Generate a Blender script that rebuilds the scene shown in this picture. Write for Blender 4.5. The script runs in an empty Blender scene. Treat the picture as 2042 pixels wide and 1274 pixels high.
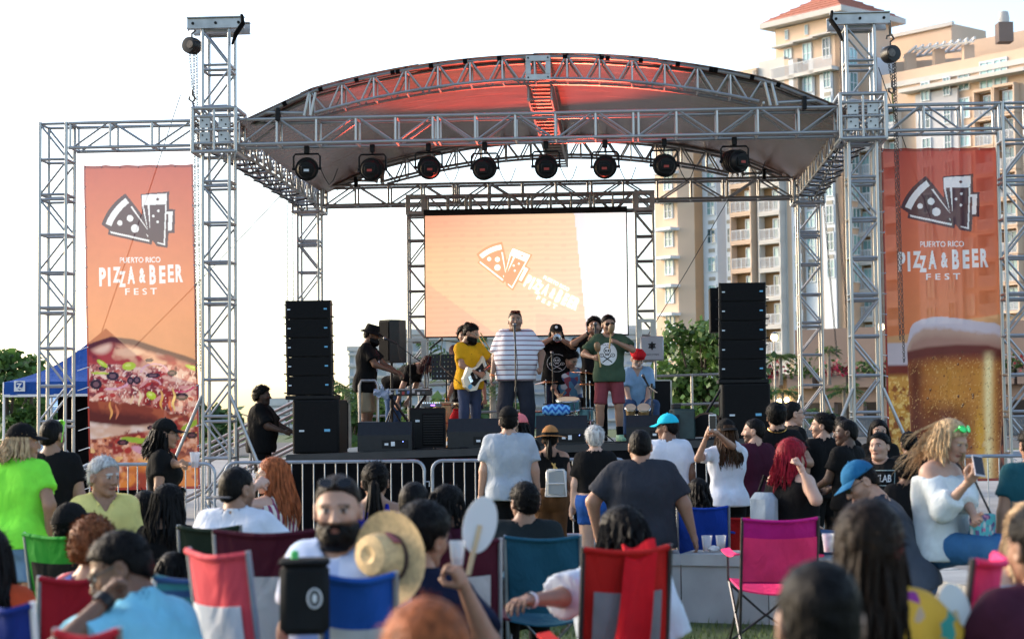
import bpy, bmesh, math, random
import numpy as np
from mathutils import Matrix, Vector
from mathutils.bvhtree import BVHTree
random.seed(7); rng = np.random.default_rng(7)
R = math.radians
scene = bpy.context.scene
COL = scene.collection

# ------------------------------------------------------------------ camera
EYE, FPX, PITCH, ROLL = 1.60, 3510.0, 3.21, 0.6
CAM_R = Matrix.Rotation(R(90 + PITCH), 3, 'X') @ Matrix.Rotation(R(-ROLL), 3, 'Z')
cd = bpy.data.cameras.new('camera'); cam = bpy.data.objects.new('camera', cd); COL.objects.link(cam)
cam.matrix_world = Matrix.Translation((0, 0, EYE)) @ CAM_R.to_4x4()
cd.sensor_width = 36; cd.lens = 36 * FPX / 2042; cd.clip_end = 3000; cd.clip_start = .1
cd.dof.use_dof = True; cd.dof.focus_distance = 24.0; cd.dof.aperture_fstop = 3.0
scene.camera = cam
# ------------------------------------------------------------------ light
SUN_EL, SUN_AZ = 20.0, 28.0        # low sun behind thin cloud, far side of the stage; azimuth from -X towards +Y
world = bpy.data.worlds.new('World'); scene.world = world; world.use_nodes = True
wn = world.node_tree.nodes; wl = world.node_tree.links
sky = wn.new('ShaderNodeTexSky'); sky.sky_type = 'NISHITA'; sky.sun_disc = False
sky.sun_elevation = R(SUN_EL); sky.sun_rotation = R(270 + SUN_AZ)
sky.air_density = 0.9; sky.dust_density = 2.0; sky.ozone_density = 0.6
bg = wn['Background']; bg.inputs[1].default_value = 0.14
wl.new(sky.outputs[0], bg.inputs[0])
sd = bpy.data.lights.new('sun', 'SUN'); sun = bpy.data.objects.new('sun', sd); COL.objects.link(sun)
sd.energy = 1.1; sd.angle = R(20); sd.color = (1, .88, .76)
_d = Vector((-math.cos(R(SUN_AZ)) * math.cos(R(SUN_EL)), math.sin(R(SUN_AZ)) * math.cos(R(SUN_EL)), math.sin(R(SUN_EL))))
sun.rotation_euler = _d.to_track_quat('Z', 'Y').to_euler()
vs = scene.view_settings; vs.view_transform = 'Standard'; vs.look = 'None'; vs.gamma = 1; vs.use_curve_mapping = False
vs.exposure = 1.7
scene.cycles.max_bounces = 6; scene.cycles.transparent_max_bounces = 12
scene.cycles.use_denoising = True

# ------------------------------------------------------------------ pixel -> place (metres)
def at(px, py, D):
    d = CAM_R @ Vector(((px - 1021) / FPX, (637 - py) / FPX, -1)); t = D / d.y
    return Vector((d.x * t, D, EYE + d.z * t))
# ------------------------------------------------------------------ materials
MATS = {}
def nt(name):
    m = bpy.data.materials.new(name); m.use_nodes = True
    return m, m.node_tree.nodes, m.node_tree.links, m.node_tree.nodes['Principled BSDF']
def lin(c):
    return tuple((x / 12.92 if x <= .04045 else ((x + .055) / 1.055) ** 2.4) for x in [v / 255 for v in c])
def noise_var(n, l, b, col, amt, scale, detail=4, coord='Object', stretch=None):
    tc = n.new('ShaderNodeTexCoord'); nz = n.new('ShaderNodeTexNoise'); nz.inputs['Scale'].default_value = scale; nz.inputs['Detail'].default_value = detail
    src = tc.outputs[coord]
    if stretch:
        mp = n.new('ShaderNodeMapping'); mp.inputs['Scale'].default_value = stretch; l.new(src, mp.inputs[0]); src = mp.outputs[0]
    l.new(src, nz.inputs['Vector'])
    r = n.new('ShaderNodeValToRGB')
    r.color_ramp.elements[0].position = .3; r.color_ramp.elements[1].position = .72
    r.color_ramp.elements[0].color = tuple(max(0, c * (1 - amt)) for c in col[:3]) + (1,)
    r.color_ramp.elements[1].color = tuple(min(1, c * (1 + amt)) for c in col[:3]) + (1,)
    l.new(nz.outputs['Fac'], r.inputs[0])
    if b is not None: l.new(r.outputs[0], b.inputs['Base Color'])
    return nz, r
def bump(n, l, b, src, strength, dist=.01):
    bp = n.new('ShaderNodeBump'); bp.inputs['Strength'].default_value = strength; bp.inputs['Distance'].default_value = dist
    l.new(src, bp.inputs['Height']); l.new(bp.outputs[0], b.inputs['Normal'])
def mat(name, col, rough=.6, metal=0, amt=.12, scale=6, bmp=0, bd=.01, stretch=None, spec=None, coat=0):
    if name in MATS: return MATS[name]
    m, n, l, b = nt(name)
    b.inputs['Roughness'].default_value = rough; b.inputs['Metallic'].default_value = metal
    if spec is not None: b.inputs['Specular IOR Level'].default_value = spec
    if coat: b.inputs['Coat Weight'].default_value = coat
    nz, r = noise_var(n, l, b, col, amt, scale, stretch=stretch)
    if bmp: bump(n, l, b, nz.outputs['Fac'], bmp, bd)
    MATS[name] = m; return m
def fabric(name, col, rough=.85, amt=.14):
    """woven cloth: slow tone drift, soft creases and a fine weave"""
    key = 'cloth_' + name
    if key in MATS: return MATS[key]
    m, n, l, b = nt(key); b.inputs['Roughness'].default_value = rough; b.inputs['Specular IOR Level'].default_value = .12
    nz, r = noise_var(n, l, b, col, amt, 7, 5)
    tc = n.new('ShaderNodeTexCoord'); n2 = n.new('ShaderNodeTexNoise'); n2.inputs['Scale'].default_value = 9; n2.inputs['Detail'].default_value = 3; n2.inputs['Distortion'].default_value = 1.2
    mp = n.new('ShaderNodeMapping'); mp.inputs['Scale'].default_value = (1, 1, .45); l.new(tc.outputs['Object'], mp.inputs[0]); l.new(mp.outputs[0], n2.inputs['Vector'])
    bump(n, l, b, n2.outputs['Fac'], .6, .03)
    MATS[key] = m; return m
def attr_mat(name, rough=.6, spec=.3, amt=.1, scale=30, trans=0, clear=0, emit=0, bmp=0, metal=0):
    """colour comes from the printed / painted colour layer 'col' of the mesh"""
    if name in MATS: return MATS[name]
    m, n, l, b = nt(name); b.inputs['Roughness'].default_value = rough; b.inputs['Specular IOR Level'].default_value = spec; b.inputs['Metallic'].default_value = metal
    a = n.new('ShaderNodeAttribute'); a.attribute_name = 'col'
    nz, r = noise_var(n, l, None, (1, 1, 1), amt, scale)
    r.color_ramp.elements[0].color = (1 - amt,) * 3 + (1,); r.color_ramp.elements[1].color = (1, 1, 1, 1)
    mx = n.new('ShaderNodeMix'); mx.data_type = 'RGBA'; mx.blend_type = 'MULTIPLY'; mx.inputs[0].default_value = 1
    l.new(a.outputs['Color'], mx.inputs[6]); l.new(r.outputs[0], mx.inputs[7]); l.new(mx.outputs[2], b.inputs['Base Color'])
    if bmp: bump(n, l, b, nz.outputs['Fac'], bmp, .004)
    out = n['Material Output']
    if emit:
        l.new(mx.outputs[2], b.inputs['Emission Color']); b.inputs['Emission Strength'].default_value = emit
    if trans:
        t = n.new('ShaderNodeBsdfTranslucent'); l.new(mx.outputs[2], t.inputs[0])
        ms = n.new('ShaderNodeMixShader'); ms.inputs[0].default_value = trans; l.new(b.outputs[0], ms.inputs[1]); l.new(t.outputs[0], ms.inputs[2])
        last = ms
        if clear:
            tr = n.new('ShaderNodeBsdfTransparent'); m3 = n.new('ShaderNodeMix'); m3.data_type = 'RGBA'; m3.inputs[0].default_value = .45; m3.inputs[7].default_value = (1, 1, 1, 1); l.new(mx.outputs[2], m3.inputs[6]); l.new(m3.outputs[2], tr.inputs[0]); m2 = n.new('ShaderNodeMixShader'); m2.inputs[0].default_value = clear
            l.new(ms.outputs[0], m2.inputs[1]); l.new(tr.outputs[0], m2.inputs[2]); last = m2
        l.new(last.outputs[0], out.inputs[0])
    MATS[name] = m; return m
def emis(name, col, s):
    if name in MATS: return MATS[name]
    m, n, l, b = nt(name); b.inputs['Base Color'].default_value = col[:3] + (1,); b.inputs['Emission Color'].default_value = col[:3] + (1,); b.inputs['Emission Strength'].default_value = s
    MATS[name] = m; return m
def glassy(name, col, rough=.05, alpha=.35):
    """thin clear plastic"""
    if name in MATS: return MATS[name]
    m, n, l, b = nt(name); b.inputs['Base Color'].default_value = col[:3] + (1,); b.inputs['Roughness'].default_value = rough
    b.inputs['Alpha'].default_value = alpha
    MATS[name] = m; return m
METAL = mat('truss_aluminium', (.36, .355, .35), .33, .72, .22, 5, .12, .004)
METAL_D = mat('truss_aluminium_dull', (.30, .29, .28), .45, .8, .22, 5, .12, .004)
GALV = mat('galvanised_steel', (.31, .34, .375), .42, .7, .2, 7, .1, .004)
BLACK = mat('black_paint', (.005, .005, .0055), .55, 0, .3, 9, .2, .003, spec=.22)
BLACKC = mat('black_cloth', (.004, .004, .0045), .95, 0, .3, 5, .3, .01, spec=.08)
RUBBER = mat('black_plastic', (.009, .009, .010), .42, 0, .25, 12, .15, .002, spec=.3)
STEEL = mat('chrome', (.62, .62, .64), .18, 1, .1, 10)
WHITEP = mat('white_paint', (.72, .72, .71), .5, 0, .08, 5)
CHAINM = mat('chain_steel', (.10, .085, .075), .5, .7, .3, 30)
# ------------------------------------------------------------------ objects
W = {}
def link(o, parent, M):
    COL.objects.link(o)
    if parent is not None:
        o.parent = parent; o.matrix_basis = W[parent].inverted() @ M
    else: o.matrix_basis = M
    W[o] = M; return o
I4 = Matrix.Identity(4)
def tag(o, label, cat, group=None):
    o['label'] = label; o['category'] = cat
    if group: o['group'] = group
    return o
def thing(name, label, cat, loc=(0, 0, 0), rz=0, group=None, M=None):
    o = bpy.data.objects.new(name, None); o.empty_display_size = .1
    M = M if M is not None else Matrix.Translation(loc) @ Matrix.Rotation(rz, 4, 'Z')
    return tag(link(o, None, M), label, cat, group)
def inst(name, mesh, parent, M):
    return link(bpy.data.objects.new(name, mesh), parent, M)
def mesh_np(name, V, F, mats, smooth=True, col=None, mi=None):
    """numpy verts + quad/tri faces -> mesh"""
    me = bpy.data.meshes.new(name); V = np.asarray(V, np.float32); F = np.asarray(F, np.int32); k = F.shape[1]
    me.vertices.add(len(V)); me.vertices.foreach_set('co', V.ravel())
    me.loops.add(F.size); me.loops.foreach_set('vertex_index', F.ravel())
    me.polygons.add(len(F)); me.polygons.foreach_set('loop_start', np.arange(0, F.size, k, dtype=np.int32)); me.polygons.foreach_set('loop_total', np.full(len(F), k, np.int32))
    if mi is not None: me.polygons.foreach_set('material_index', np.asarray(mi, np.int32))
    for m in (mats if isinstance(mats, (list, tuple)) else [mats]): me.materials.append(m)
    me.update(calc_edges=True)
    if smooth: me.polygons.foreach_set('use_smooth', np.ones(len(F), bool))
    if col is not None:
        a = me.color_attributes.new('col', 'FLOAT_COLOR', 'POINT'); c = np.ones((len(V), 4), np.float32); c[:, :3] = col; a.data.foreach_set('color', c.ravel())
    return me
class MB:
    """collects simple shapes into one mesh"""
    def __init__(s): s.v = []; s.f = []; s.mi = []; s.m = 0
    def add(s, v, f):
        n = len(s.v); s.v += [tuple(p) for p in v]; s.f += [tuple(i + n for i in q) for q in f]; s.mi += [s.m] * len(f); return s
    def box(s, lo, hi, M=None, bev=0):
        x0, y0, z0 = lo; x1, y1, z1 = hi
        if bev:
            b = bev; P = []
            for (x, sx) in ((x0, 1), (x1, -1)):
                for (y, sy) in ((y0, 1), (y1, -1)):
                    for (z, sz) in ((z0, 1), (z1, -1)):
                        P += [(x + sx * b, y + sy * b, z), (x + sx * b, y, z + sz * b), (x, y + sy * b, z + sz * b)]
            bm = bmesh.new()
            for p in P: bm.verts.new(p)
            g = bmesh.ops.convex_hull(bm, input=bm.verts); bm.verts.ensure_lookup_table(); bm.verts.index_update()
            v = [x.co.copy() for x in bm.verts]; f = [[x.index for x in q.verts] for q in bm.faces]; bm.free()
        else:
            v = [(x, y, z) for x in (x0, x1) for y in (y0, y1) for z in (z0, z1)]; v = [Vector(p) for p in v]
            f = [(0, 1, 3, 2), (4, 6, 7, 5), (0, 4, 5, 1), (2, 3, 7, 6), (0, 2, 6, 4), (1, 5, 7, 3)]
        if M is not None: v = [M @ Vector(p) for p in v]
        return s.add(v, f)
    def tube(s, pts, r, n=8, cap=True, flat=None):
        pts = [Vector(p) for p in pts]; k = len(pts); rr = r if isinstance(r, (list, tuple)) else [r] * k
        t = (pts[1] - pts[0]).normalized(); up = Vector((0, 0, 1)) if abs(t.z) < .9 else Vector((1, 0, 0))
        a = t.cross(up).normalized(); v = []
        for i, p in enumerate(pts):
            t = (pts[min(i + 1, k - 1)] - pts[max(i - 1, 0)]).normalized(); a = (a - t * a.dot(t))
            a = a.normalized() if a.length > 1e-6 else t.orthogonal().normalized(); b = t.cross(a)
            for j in range(n):
                th = 2 * math.pi * j / n; v.append(p + (a * math.cos(th) + b * math.sin(th) * (flat or 1)) * rr[i])
        f = [(i * n + j, i * n + (j + 1) % n, (i + 1) * n + (j + 1) % n, (i + 1) * n + j) for i in range(k - 1) for j in range(n)]
        if cap: f += [tuple(range(n))[::-1], tuple((k - 1) * n + j for j in range(n))]
        return s.add(v, f)
    def lathe(s, prof, n=16, M=None, cap=True):
        v = [Vector((r * math.cos(2 * math.pi * j / n), r * math.sin(2 * math.pi * j / n), z)) for r, z in prof for j in range(n)]
        if M is not None: v = [M @ p for p in v]
        k = len(prof)
        f = [(i * n + j, i * n + (j + 1) % n, (i + 1) * n + (j + 1) % n, (i + 1) * n + j) for i in range(k - 1) for j in range(n)]
        if cap: f += [tuple(range(n))[::-1], tuple((k - 1) * n + j for j in range(n))]
        return s.add(v, f)
    def sphere(s, c, r, n=12, m=8, M=None):
        r = r if isinstance(r, (tuple, list)) else (r, r, r)
        prof = [(math.sin(math.pi * i / m), -math.cos(math.pi * i / m)) for i in range(m + 1)]
        T = Matrix.Translation(c) @ Matrix.Diagonal((r[0], r[1], r[2], 1))
        return s.lathe([(max(a, .001), b) for a, b in prof], n, (M @ T) if M is not None else T)
    def prism(s, poly, z0, z1, M=None):
        n = len(poly); v = [Vector((x, y, z0)) for x, y in poly] + [Vector((x, y, z1)) for x, y in poly]
        if M is not None: v = [M @ p for p in v]
        f = [tuple(range(n))[::-1], tuple(range(n, 2 * n))] + [(i, (i + 1) % n, n + (i + 1) % n, n + i) for i in range(n)]
        return s.add(v, f)
    def grid(s, fn, nu, nv, thick=0, off=Vector((0, 0, 0))):
        """sheet fn(u,v) with u,v in 0..1; a thickness gives it a back"""
        P = [[Vector(fn(i / nu, j / nv)) for j in range(nv + 1)] for i in range(nu + 1)]
        v = [p for r in P for p in r]; m = nv + 1; q = [(i * m + j, (i + 1) * m + j, (i + 1) * m + j + 1, i * m + j + 1) for i in range(nu) for j in range(nv)]
        if not thick: return s.add(v, q)
        N = []
        for i in range(nu + 1):
            for j in range(nv + 1):
                du = P[min(i + 1, nu)][j] - P[max(i - 1, 0)][j]; dv = P[i][min(j + 1, nv)] - P[i][max(j - 1, 0)]; x = du.cross(dv)
                N.append(x.normalized() if x.length > 1e-9 else Vector((0, 0, 1)))
        n = len(v); v2 = [p - N[i] * thick for i, p in enumerate(v)]
        f = q + [tuple(reversed([a + n for a in x])) for x in q]
        ed = [i * m for i in range(nu + 1)] + [nu * m + j for j in range(1, nv + 1)] + [i * m + nv for i in range(nu - 1, -1, -1)] + [j for j in range(nv - 1, 0, -1)]
        f += [(ed[i], ed[i] + n, ed[(i + 1) % len(ed)] + n, ed[(i + 1) % len(ed)]) for i in range(len(ed))]
        return s.add(v + v2, f)
    def mesh(s, name, mats, smooth=False, M=None):
        me = bpy.data.meshes.new(name); v = s.v if M is None else [M @ Vector(p) for p in s.v]
        me.from_pydata(v, [], s.f)
        for m in (mats if isinstance(mats, (list, tuple)) else [mats]): me.materials.append(m)
        me.polygons.foreach_set('material_index', s.mi)
        if smooth:
            me.polygons.foreach_set('use_smooth', [len(f) <= 4 for f in s.f])
            try: me.set_sharp_from_angle(angle=R(38))
            except Exception: pass
        me.update(); return me
    def build(s, name, mats, parent=None, M=None, smooth=False):
        """vertices are world coordinates unless M gives the object's frame"""
        M0 = M if M is not None else (W[parent] if parent is not None else I4)
        me = s.mesh(name, mats, smooth, None if M is not None else M0.inverted())
        return inst(name, me, parent, M0)
def part(name, mats, parent, fn, smooth=False, local=True):
    """fn(MB) in the parent's own frame"""
    b = MB(); fn(b); return b.build(name, mats, parent, W[parent] if local else None, smooth)
_cyl = {}
def tube_obj(name, p0, p1, r, m, parent, n=10):
    k = (m.name, n)
    if k not in _cyl:
        _cyl[k] = MB().lathe([(1, 0), (1, 1)], n).mesh('tube', m, True)
    p0 = Vector(p0); p1 = Vector(p1); d = p1 - p0
    M = Matrix.Translation(p0) @ d.to_track_quat('Z', 'Y').to_matrix().to_4x4() @ Matrix.Diagonal((r, r, d.length, 1))
    return inst(name, _cyl[k], parent, M)
def text_mesh(s, size=1, sx=1, bold=0, extrude=0):
    """lettering -> verts, faces in the XY plane, centred on x"""
    c = bpy.data.curves.new('t', 'FONT'); c.body = s; c.size = size; c.align_x = 'CENTER'; c.extrude = extrude; c.offset = bold; c.resolution_u = 3
    o = bpy.data.objects.new('t', c); COL.objects.link(o); dg = bpy.context.evaluated_depsgraph_get(); dg.update()
    me = bpy.data.meshes.new_from_object(o.evaluated_get(dg)); bpy.data.objects.remove(o); bpy.data.curves.remove(c)
    v = [(p.co.x * sx, p.co.y, p.co.z) for p in me.vertices]; f = [tuple(q.vertices) for q in me.polygons]; bpy.data.meshes.remove(me)
    return v, f
# ------------------------------------------------------------------ figures: implicit surfaces meshed with surface nets
def V3(*a): return np.array(a, float)
def cap(P, a, b, ra, rb=None):
    a = np.asarray(a, np.float32); b = np.asarray(b, np.float32); rb = ra if rb is None else rb; ba = b - a; L = ba @ ba
    t = np.clip(((P - a) @ ba) / L, 0, 1) if L > 1e-12 else np.zeros(len(P))
    q = P - a - t[:, None] * ba
    return np.sqrt((q * q).sum(1)) - (ra + (rb - ra) * t)
def ell(P, c, r):
    r = np.asarray(r, np.float32); q = (P - np.asarray(c, np.float32)) / r; k = np.sqrt((q * q).sum(1)); q2 = q / r; k2 = np.sqrt((q2 * q2).sum(1)) + 1e-9
    return k * (k - 1) / k2
def smin(a, b, k):
    h = np.clip(.5 + .5 * (b - a) / k, 0, 1); return b + (a - b) * h - k * h * (1 - h)
def smax(a, b, k): return -smin(-a, -b, k)
def wob(P, f, seed):
    g = np.random.default_rng(seed); o = np.zeros(len(P), np.float32); P = P.astype(np.float32)
    for i in range(3):
        d = g.normal(size=3).astype(np.float32); d /= np.linalg.norm(d); e = g.normal(size=3).astype(np.float32); e /= np.linalg.norm(e)
        o += np.sin(P @ d * np.float32(f * (1 + .5 * i)) + np.float32(g.uniform(0, 6)) + np.float32(1.6) * np.sin(P @ e * np.float32(f * .6) + np.float32(g.uniform(0, 6))))
    return o / 3
def nets(f, lo, hi, h):
    """surface nets of f<0; far from the surface only a coarse lattice is evaluated"""
    lo = np.asarray(lo, float); hi = np.asarray(hi, float); q = 4
    nc = np.ceil((hi - lo) / (h * q)).astype(int) + 1; n = (nc - 1) * q + 1
    ax = [lo[i] + np.arange(nc[i]) * h * q for i in range(3)]
    C = np.stack(np.meshgrid(*ax, indexing='ij'), -1).reshape(-1, 3).astype(np.float32); vc = f(C).reshape(nc)
    act = np.abs(vc) < h * q * 1.35
    near = np.repeat(np.repeat(np.repeat(vc, q, 0), q, 1), q, 2)[:n[0], :n[1], :n[2]].copy()
    a2 = act.copy()
    for ax_ in range(3):
        s1 = np.roll(a2, 1, ax_); s1[tuple([slice(None)] * ax_ + [0])] = False; a2 = a2 | s1
    am = np.repeat(np.repeat(np.repeat(a2, q, 0), q, 1), q, 2)[:n[0], :n[1], :n[2]]
    idx = np.argwhere(am); near[am] = f((lo + idx * h).astype(np.float32))
    s = near < 0
    def c8(A): return [A[i:n[0] - 1 + i, j:n[1] - 1 + j, k:n[2] - 1 + k] for i in (0, 1) for j in (0, 1) for k in (0, 1)]
    cs = c8(s); cnt = sum(x.astype(np.int8) for x in cs); mixed = (cnt > 0) & (cnt < 8)
    mi = np.argwhere(mixed); ids = -np.ones(mixed.shape, np.int64); ids[mixed] = np.arange(len(mi))
    if len(mi) == 0: return np.zeros((0, 3)), np.zeros((0, 4), int)
    off = np.array([(i, j, k) for i in (0, 1) for j in (0, 1) for k in (0, 1)])
    cv = np.stack([near[mi[:, 0] + o[0], mi[:, 1] + o[1], mi[:, 2] + o[2]] for o in off], 1)
    acc = np.zeros((len(mi), 3)); num = np.zeros(len(mi))
    for a in range(8):
        for b in range(a + 1, 8):
            if abs(off[a] - off[b]).sum() == 1:
                x = (cv[:, a] < 0) != (cv[:, b] < 0); t = cv[:, a] / (cv[:, a] - cv[:, b] + 1e-12)
                p = off[a] + np.clip(t, 0, 1)[:, None] * (off[b] - off[a]); acc[x] += p[x]; num[x] += 1
    V = lo + (mi + acc / num[:, None]) * h
    F = []
    for d in range(3):
        e1, e2 = (d + 1) % 3, (d + 2) % 3
        sl0 = [slice(1, -1)] * 3; sl1 = [slice(1, -1)] * 3; sl0[d] = slice(0, n[d] - 1); sl1[d] = slice(1, n[d])
        A = s[tuple(sl0)]; B = s[tuple(sl1)]; ch = np.argwhere(A != B)
        if len(ch) == 0: continue
        base = ch.copy(); base[:, e1] += 1; base[:, e2] += 1; flip = A[ch[:, 0], ch[:, 1], ch[:, 2]]
        def cid(u, v):
            c = base.copy(); c[:, e1] -= u; c[:, e2] -= v; return ids[c[:, 0], c[:, 1], c[:, 2]]
        qd = np.stack([cid(1, 1), cid(0, 1), cid(0, 0), cid(1, 0)], 1)
        qd[~flip] = qd[~flip][:, ::-1]; F.append(qd)
    return V, np.concatenate(F)
# ---- head (origin between the ears at eye level, +y is where the nose points)
def head_sdf(P, fem, fat):
    w = 1 + .10 * fat
    d = ell(P, (0, -.014, .027), (.077, .097, .090))
    d = smin(d, ell(P, (0, .020, -.028), (.062 * w, .073, .082)), .03)
    j = .045 * w * (.9 if fem else 1)
    for s in (-1, 1):
        d = smin(d, cap(P, (s * j, -.002, -.055), (s * .012, .063, -.097), .021, .020), .022)
        d = smin(d, ell(P, (s * .036, .054, -.028), (.025 * w, .026, .027)), .018)
        d = smin(d, cap(P, (s * .012, .086, .019), (s * .046, .070, .021), .009 if fem else .011, .008), .012)
    d = smin(d, ell(P, (0, .064, -.094), (.023 if not fem else .018, .022, .019)), .016)
    if fat > .5: d = smin(d, ell(P, (0, .02, -.105), (.055, .055, .028)), .03)
    for s in (-1, 1):
        d = smax(d, -(np.sqrt(((P - V3(s * .031, .103, .002)) ** 2).sum(1)) - .0155), .014)
        d = np.minimum(d, np.sqrt(((P - V3(s * .031, .0785, .002)) ** 2).sum(1)) - .0125)
    d = smin(d, cap(P, (0, .086, .010), (0, .108, -.032), .008, .0125), .010)
    for s in (-1, 1):
        d = smin(d, np.sqrt(((P - V3(s * .0125, .099, -.037)) ** 2).sum(1)) - .0085, .006)
    d = smin(d, ell(P, (0, .088, -.0625), (.024, .010, .0065)), .006)
    d = smin(d, ell(P, (0, .086, -.0725), (.021, .010, .0075)), .006)
    d = smax(d, -cap(P, (-.021, .094, -.0672), (.021, .094, -.0672), .0035), .004)
    for s in (-1, 1):
        e = ell(P, (s * .080, -.012, -.012), (.011, .022, .033)); e = smax(e, -ell(P, (s * .090, -.006, -.010), (.010, .012, .019)), .006)
        d = smin(d, e, .008)
    d = smin(d, cap(P, (0, -.022, -.07), (0, -.035, -.17), .052 * w * (.88 if fem else 1), .058 * w * (.88 if fem else 1)), .025)
    return d
_heads = {}
def head_mesh(fem, fat, h):
    k = (fem, fat, h)
    if k not in _heads: _heads[k] = nets(lambda P: head_sdf(P, fem, fat), (-.11, -.13, -.19), (.11, .135, .135), h)
    return _heads[k]
def head_cols(V, skin, hair, beard, fem, eyes=(.06, .03, .02), lips=None):
    s = np.asarray(skin); C = np.tile(s, (len(V), 1)); x, y, z = V.T; ax = np.abs(x)
    C = C * (1 - .10 * np.exp(-((ax - .04) ** 2 + (z + .035) ** 2) / .0006))[:, None] + np.array([.03, .0, .0]) * np.exp(-((ax - .045) ** 2 + (z + .03) ** 2) / .0005)[:, None]
    lp = np.asarray(lips if lips is not None else s * np.array([.85, .55, .55]))
    m = (np.abs(z + .0672) < .0135 - .25 * ax) & (ax < .026) & (y > .075); C[m] = lp
    m = (np.abs(z + .0672) < .0022) & (ax < .022) & (y > .07); C[m] = s * .18
    hb = np.asarray(hair)
    m = (np.abs(z - (.0215 - .25 * np.maximum(ax - .034, 0))) < (.0035 if fem else .005)) & (ax > .013) & (ax < .05) & (y > .055); C[m] = hb * .7 + s * .15
    for sd_ in (-1, 1):
        r2 = (x - sd_ * .031) ** 2 + (z - .002) ** 2; on = (y > .06) & (r2 < .0135 ** 2)
        C[on & (np.abs(z - .002) > .0062)] = s * .72
        e = on & (np.abs(z - .002) <= .0062); C[e] = (.38, .35, .33); C[e & (r2 < .0074 ** 2)] = eyes
        C[(np.abs(z - .0085) < .0024) & (np.abs(x - sd_ * .031) < .0145) & (y > .06)] = hb * .35
    if beard:
        jaw = np.clip((-.030 - z - .45 * np.maximum(.02 - y, 0)) / .012, 0, 1) * np.clip((y + .005) / .02, 0, 1) * np.clip((z + .125) / .012, 0, 1)
        jaw *= 1 - np.exp(-((x / .026) ** 2 + ((z + .068) / .012) ** 2) ** 2)
        C = C * (1 - beard * jaw[:, None]) + hb * 1.2 * (beard * jaw)[:, None]
    return C
SCALP = lambda P, o: ell(P, (0, -.014, .027), (.077 + o, .097 + o, .090 + o))
def hair_sdf(P, kind, th, seed):
    x, y, z = P.T
    amp = {'curly': .010, 'afro': .012}.get(kind, .0035); fr = {'curly': 130, 'afro': 110}.get(kind, 170)
    tp = th * (np.clip((z + .07) / .12, .12, 1) if kind == 'short' else 1)
    d = smin(SCALP(P, 0), ell(P, (0, -.045, -.03), (.070, .06, .065)), .03) - tp + amp * wob(P, fr, seed)
    line = y - (1.05 * z + (.016 if kind == 'long' else -.001)) + .006 * wob(P, 60, seed + 1)
    low = -(z + (.075 if kind not in ('long',) else .11))
    d = smax(d, line, .006); d = smax(d, low, .008)
    ear = np.minimum(np.sqrt((np.abs(x) - .08) ** 2 + (y + .005) ** 2 + (z + .012) ** 2) - .030, 9)
    if kind not in ('long', 'afro'): d = smax(d, -ear, .006)
    return d
_hands = {}
def hand_mesh(kind, h):
    """right hand, wrist at origin, fingers towards -z, palm facing +x... thumb forward +y"""
    k = (kind, h)
    if k in _hands: return _hands[k]
    curl = {'relaxed': (22, 30, 20), 'fist': (82, 95, 60), 'grip': (60, 70, 40), 'flat': (4, 6, 4), 'pinch': (45, 50, 25)}[kind]
    segs = []
    for i, (y0, L) in enumerate(((.031, .072), (.010, .080), (-.011, .074), (-.030, .058))):
        p = V3(0, y0, -.088 + .004 * abs(i - 1)); a = 0; ls = (L * .45, L * .32, L * .25); r = .0092 - .0006 * i
        c0 = curl if not (kind == 'pinch' and i > 1) else (20, 25, 15)
        for j in range(3):
            a += R(c0[j] + (4 * i if kind == 'relaxed' else 0)); q = p + ls[j] * V3(-math.sin(a), .0, -math.cos(a)); segs.append((p, q, r - .0008 * j, r - .0008 * (j + 1))); p = q
    tp = {'relaxed': [(-.004, .030, -.030), (-.018, .055, -.060), (-.024, .062, -.092)], 'fist': [(-.008, .030, -.035), (-.034, .044, -.062), (-.052, .020, -.080)],
          'grip': [(-.010, .030, -.030), (-.040, .046, -.052), (-.062, .034, -.070)], 'flat': [(-.002, .030, -.030), (-.006, .062, -.055), (-.008, .076, -.082)],
          'pinch': [(-.010, .030, -.030), (-.035, .05, -.060), (-.050, .042, -.092)]}[kind]
    def f(P):
        d = cap(P, (0, 0, .01), (0, 0, -.02), .027, .026)
        d = smin(d, cap(P, (0, .022, -.035), (0, .028, -.082), .014, .0125), .02); d = smin(d, cap(P, (0, 0, -.035), (0, .006, -.084), .015, .0125), .02)
        d = smin(d, cap(P, (0, -.02, -.035), (0, -.024, -.080), .014, .0115), .02)
        for a, b, ra, rb in segs: d = smin(d, cap(P, a, b, ra, rb), .004)
        d = smin(d, cap(P, tp[0], tp[1], .014, .011), .012); d = smin(d, cap(P, tp[1], tp[2], .011, .0085), .005)
        return d
    _hands[k] = nets(f, (-.12, -.06, -.19), (.04, .10, .05), h); return _hands[k]
def ik(S, T, l1, l2, hint):
    d = T - S; L = np.linalg.norm(d)
    if L > (l1 + l2) * .995: T = S + d / L * (l1 + l2) * .995; d = T - S; L = np.linalg.norm(d)
    L = max(L, abs(l1 - l2) + .02); u = d / np.linalg.norm(d); a = (l1 * l1 - l2 * l2 + L * L) / (2 * L); h = math.sqrt(max(l1 * l1 - a * a, 0))
    v = np.asarray(hint, float); v = v - u * (v @ u); v /= np.linalg.norm(v) + 1e-9
    return S + u * a + v * h, S + u * L
SKIN = attr_mat('skin', .5, .35, .10, 45, bmp=.12)
SKINS = {'fair': (.52, .33, .25), 'light': (.44, .26, .185), 'tan': (.33, .18, .115), 'olive': (.28, .155, .10), 'brown': (.17, .088, .055), 'dark': (.085, .045, .03)}
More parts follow.
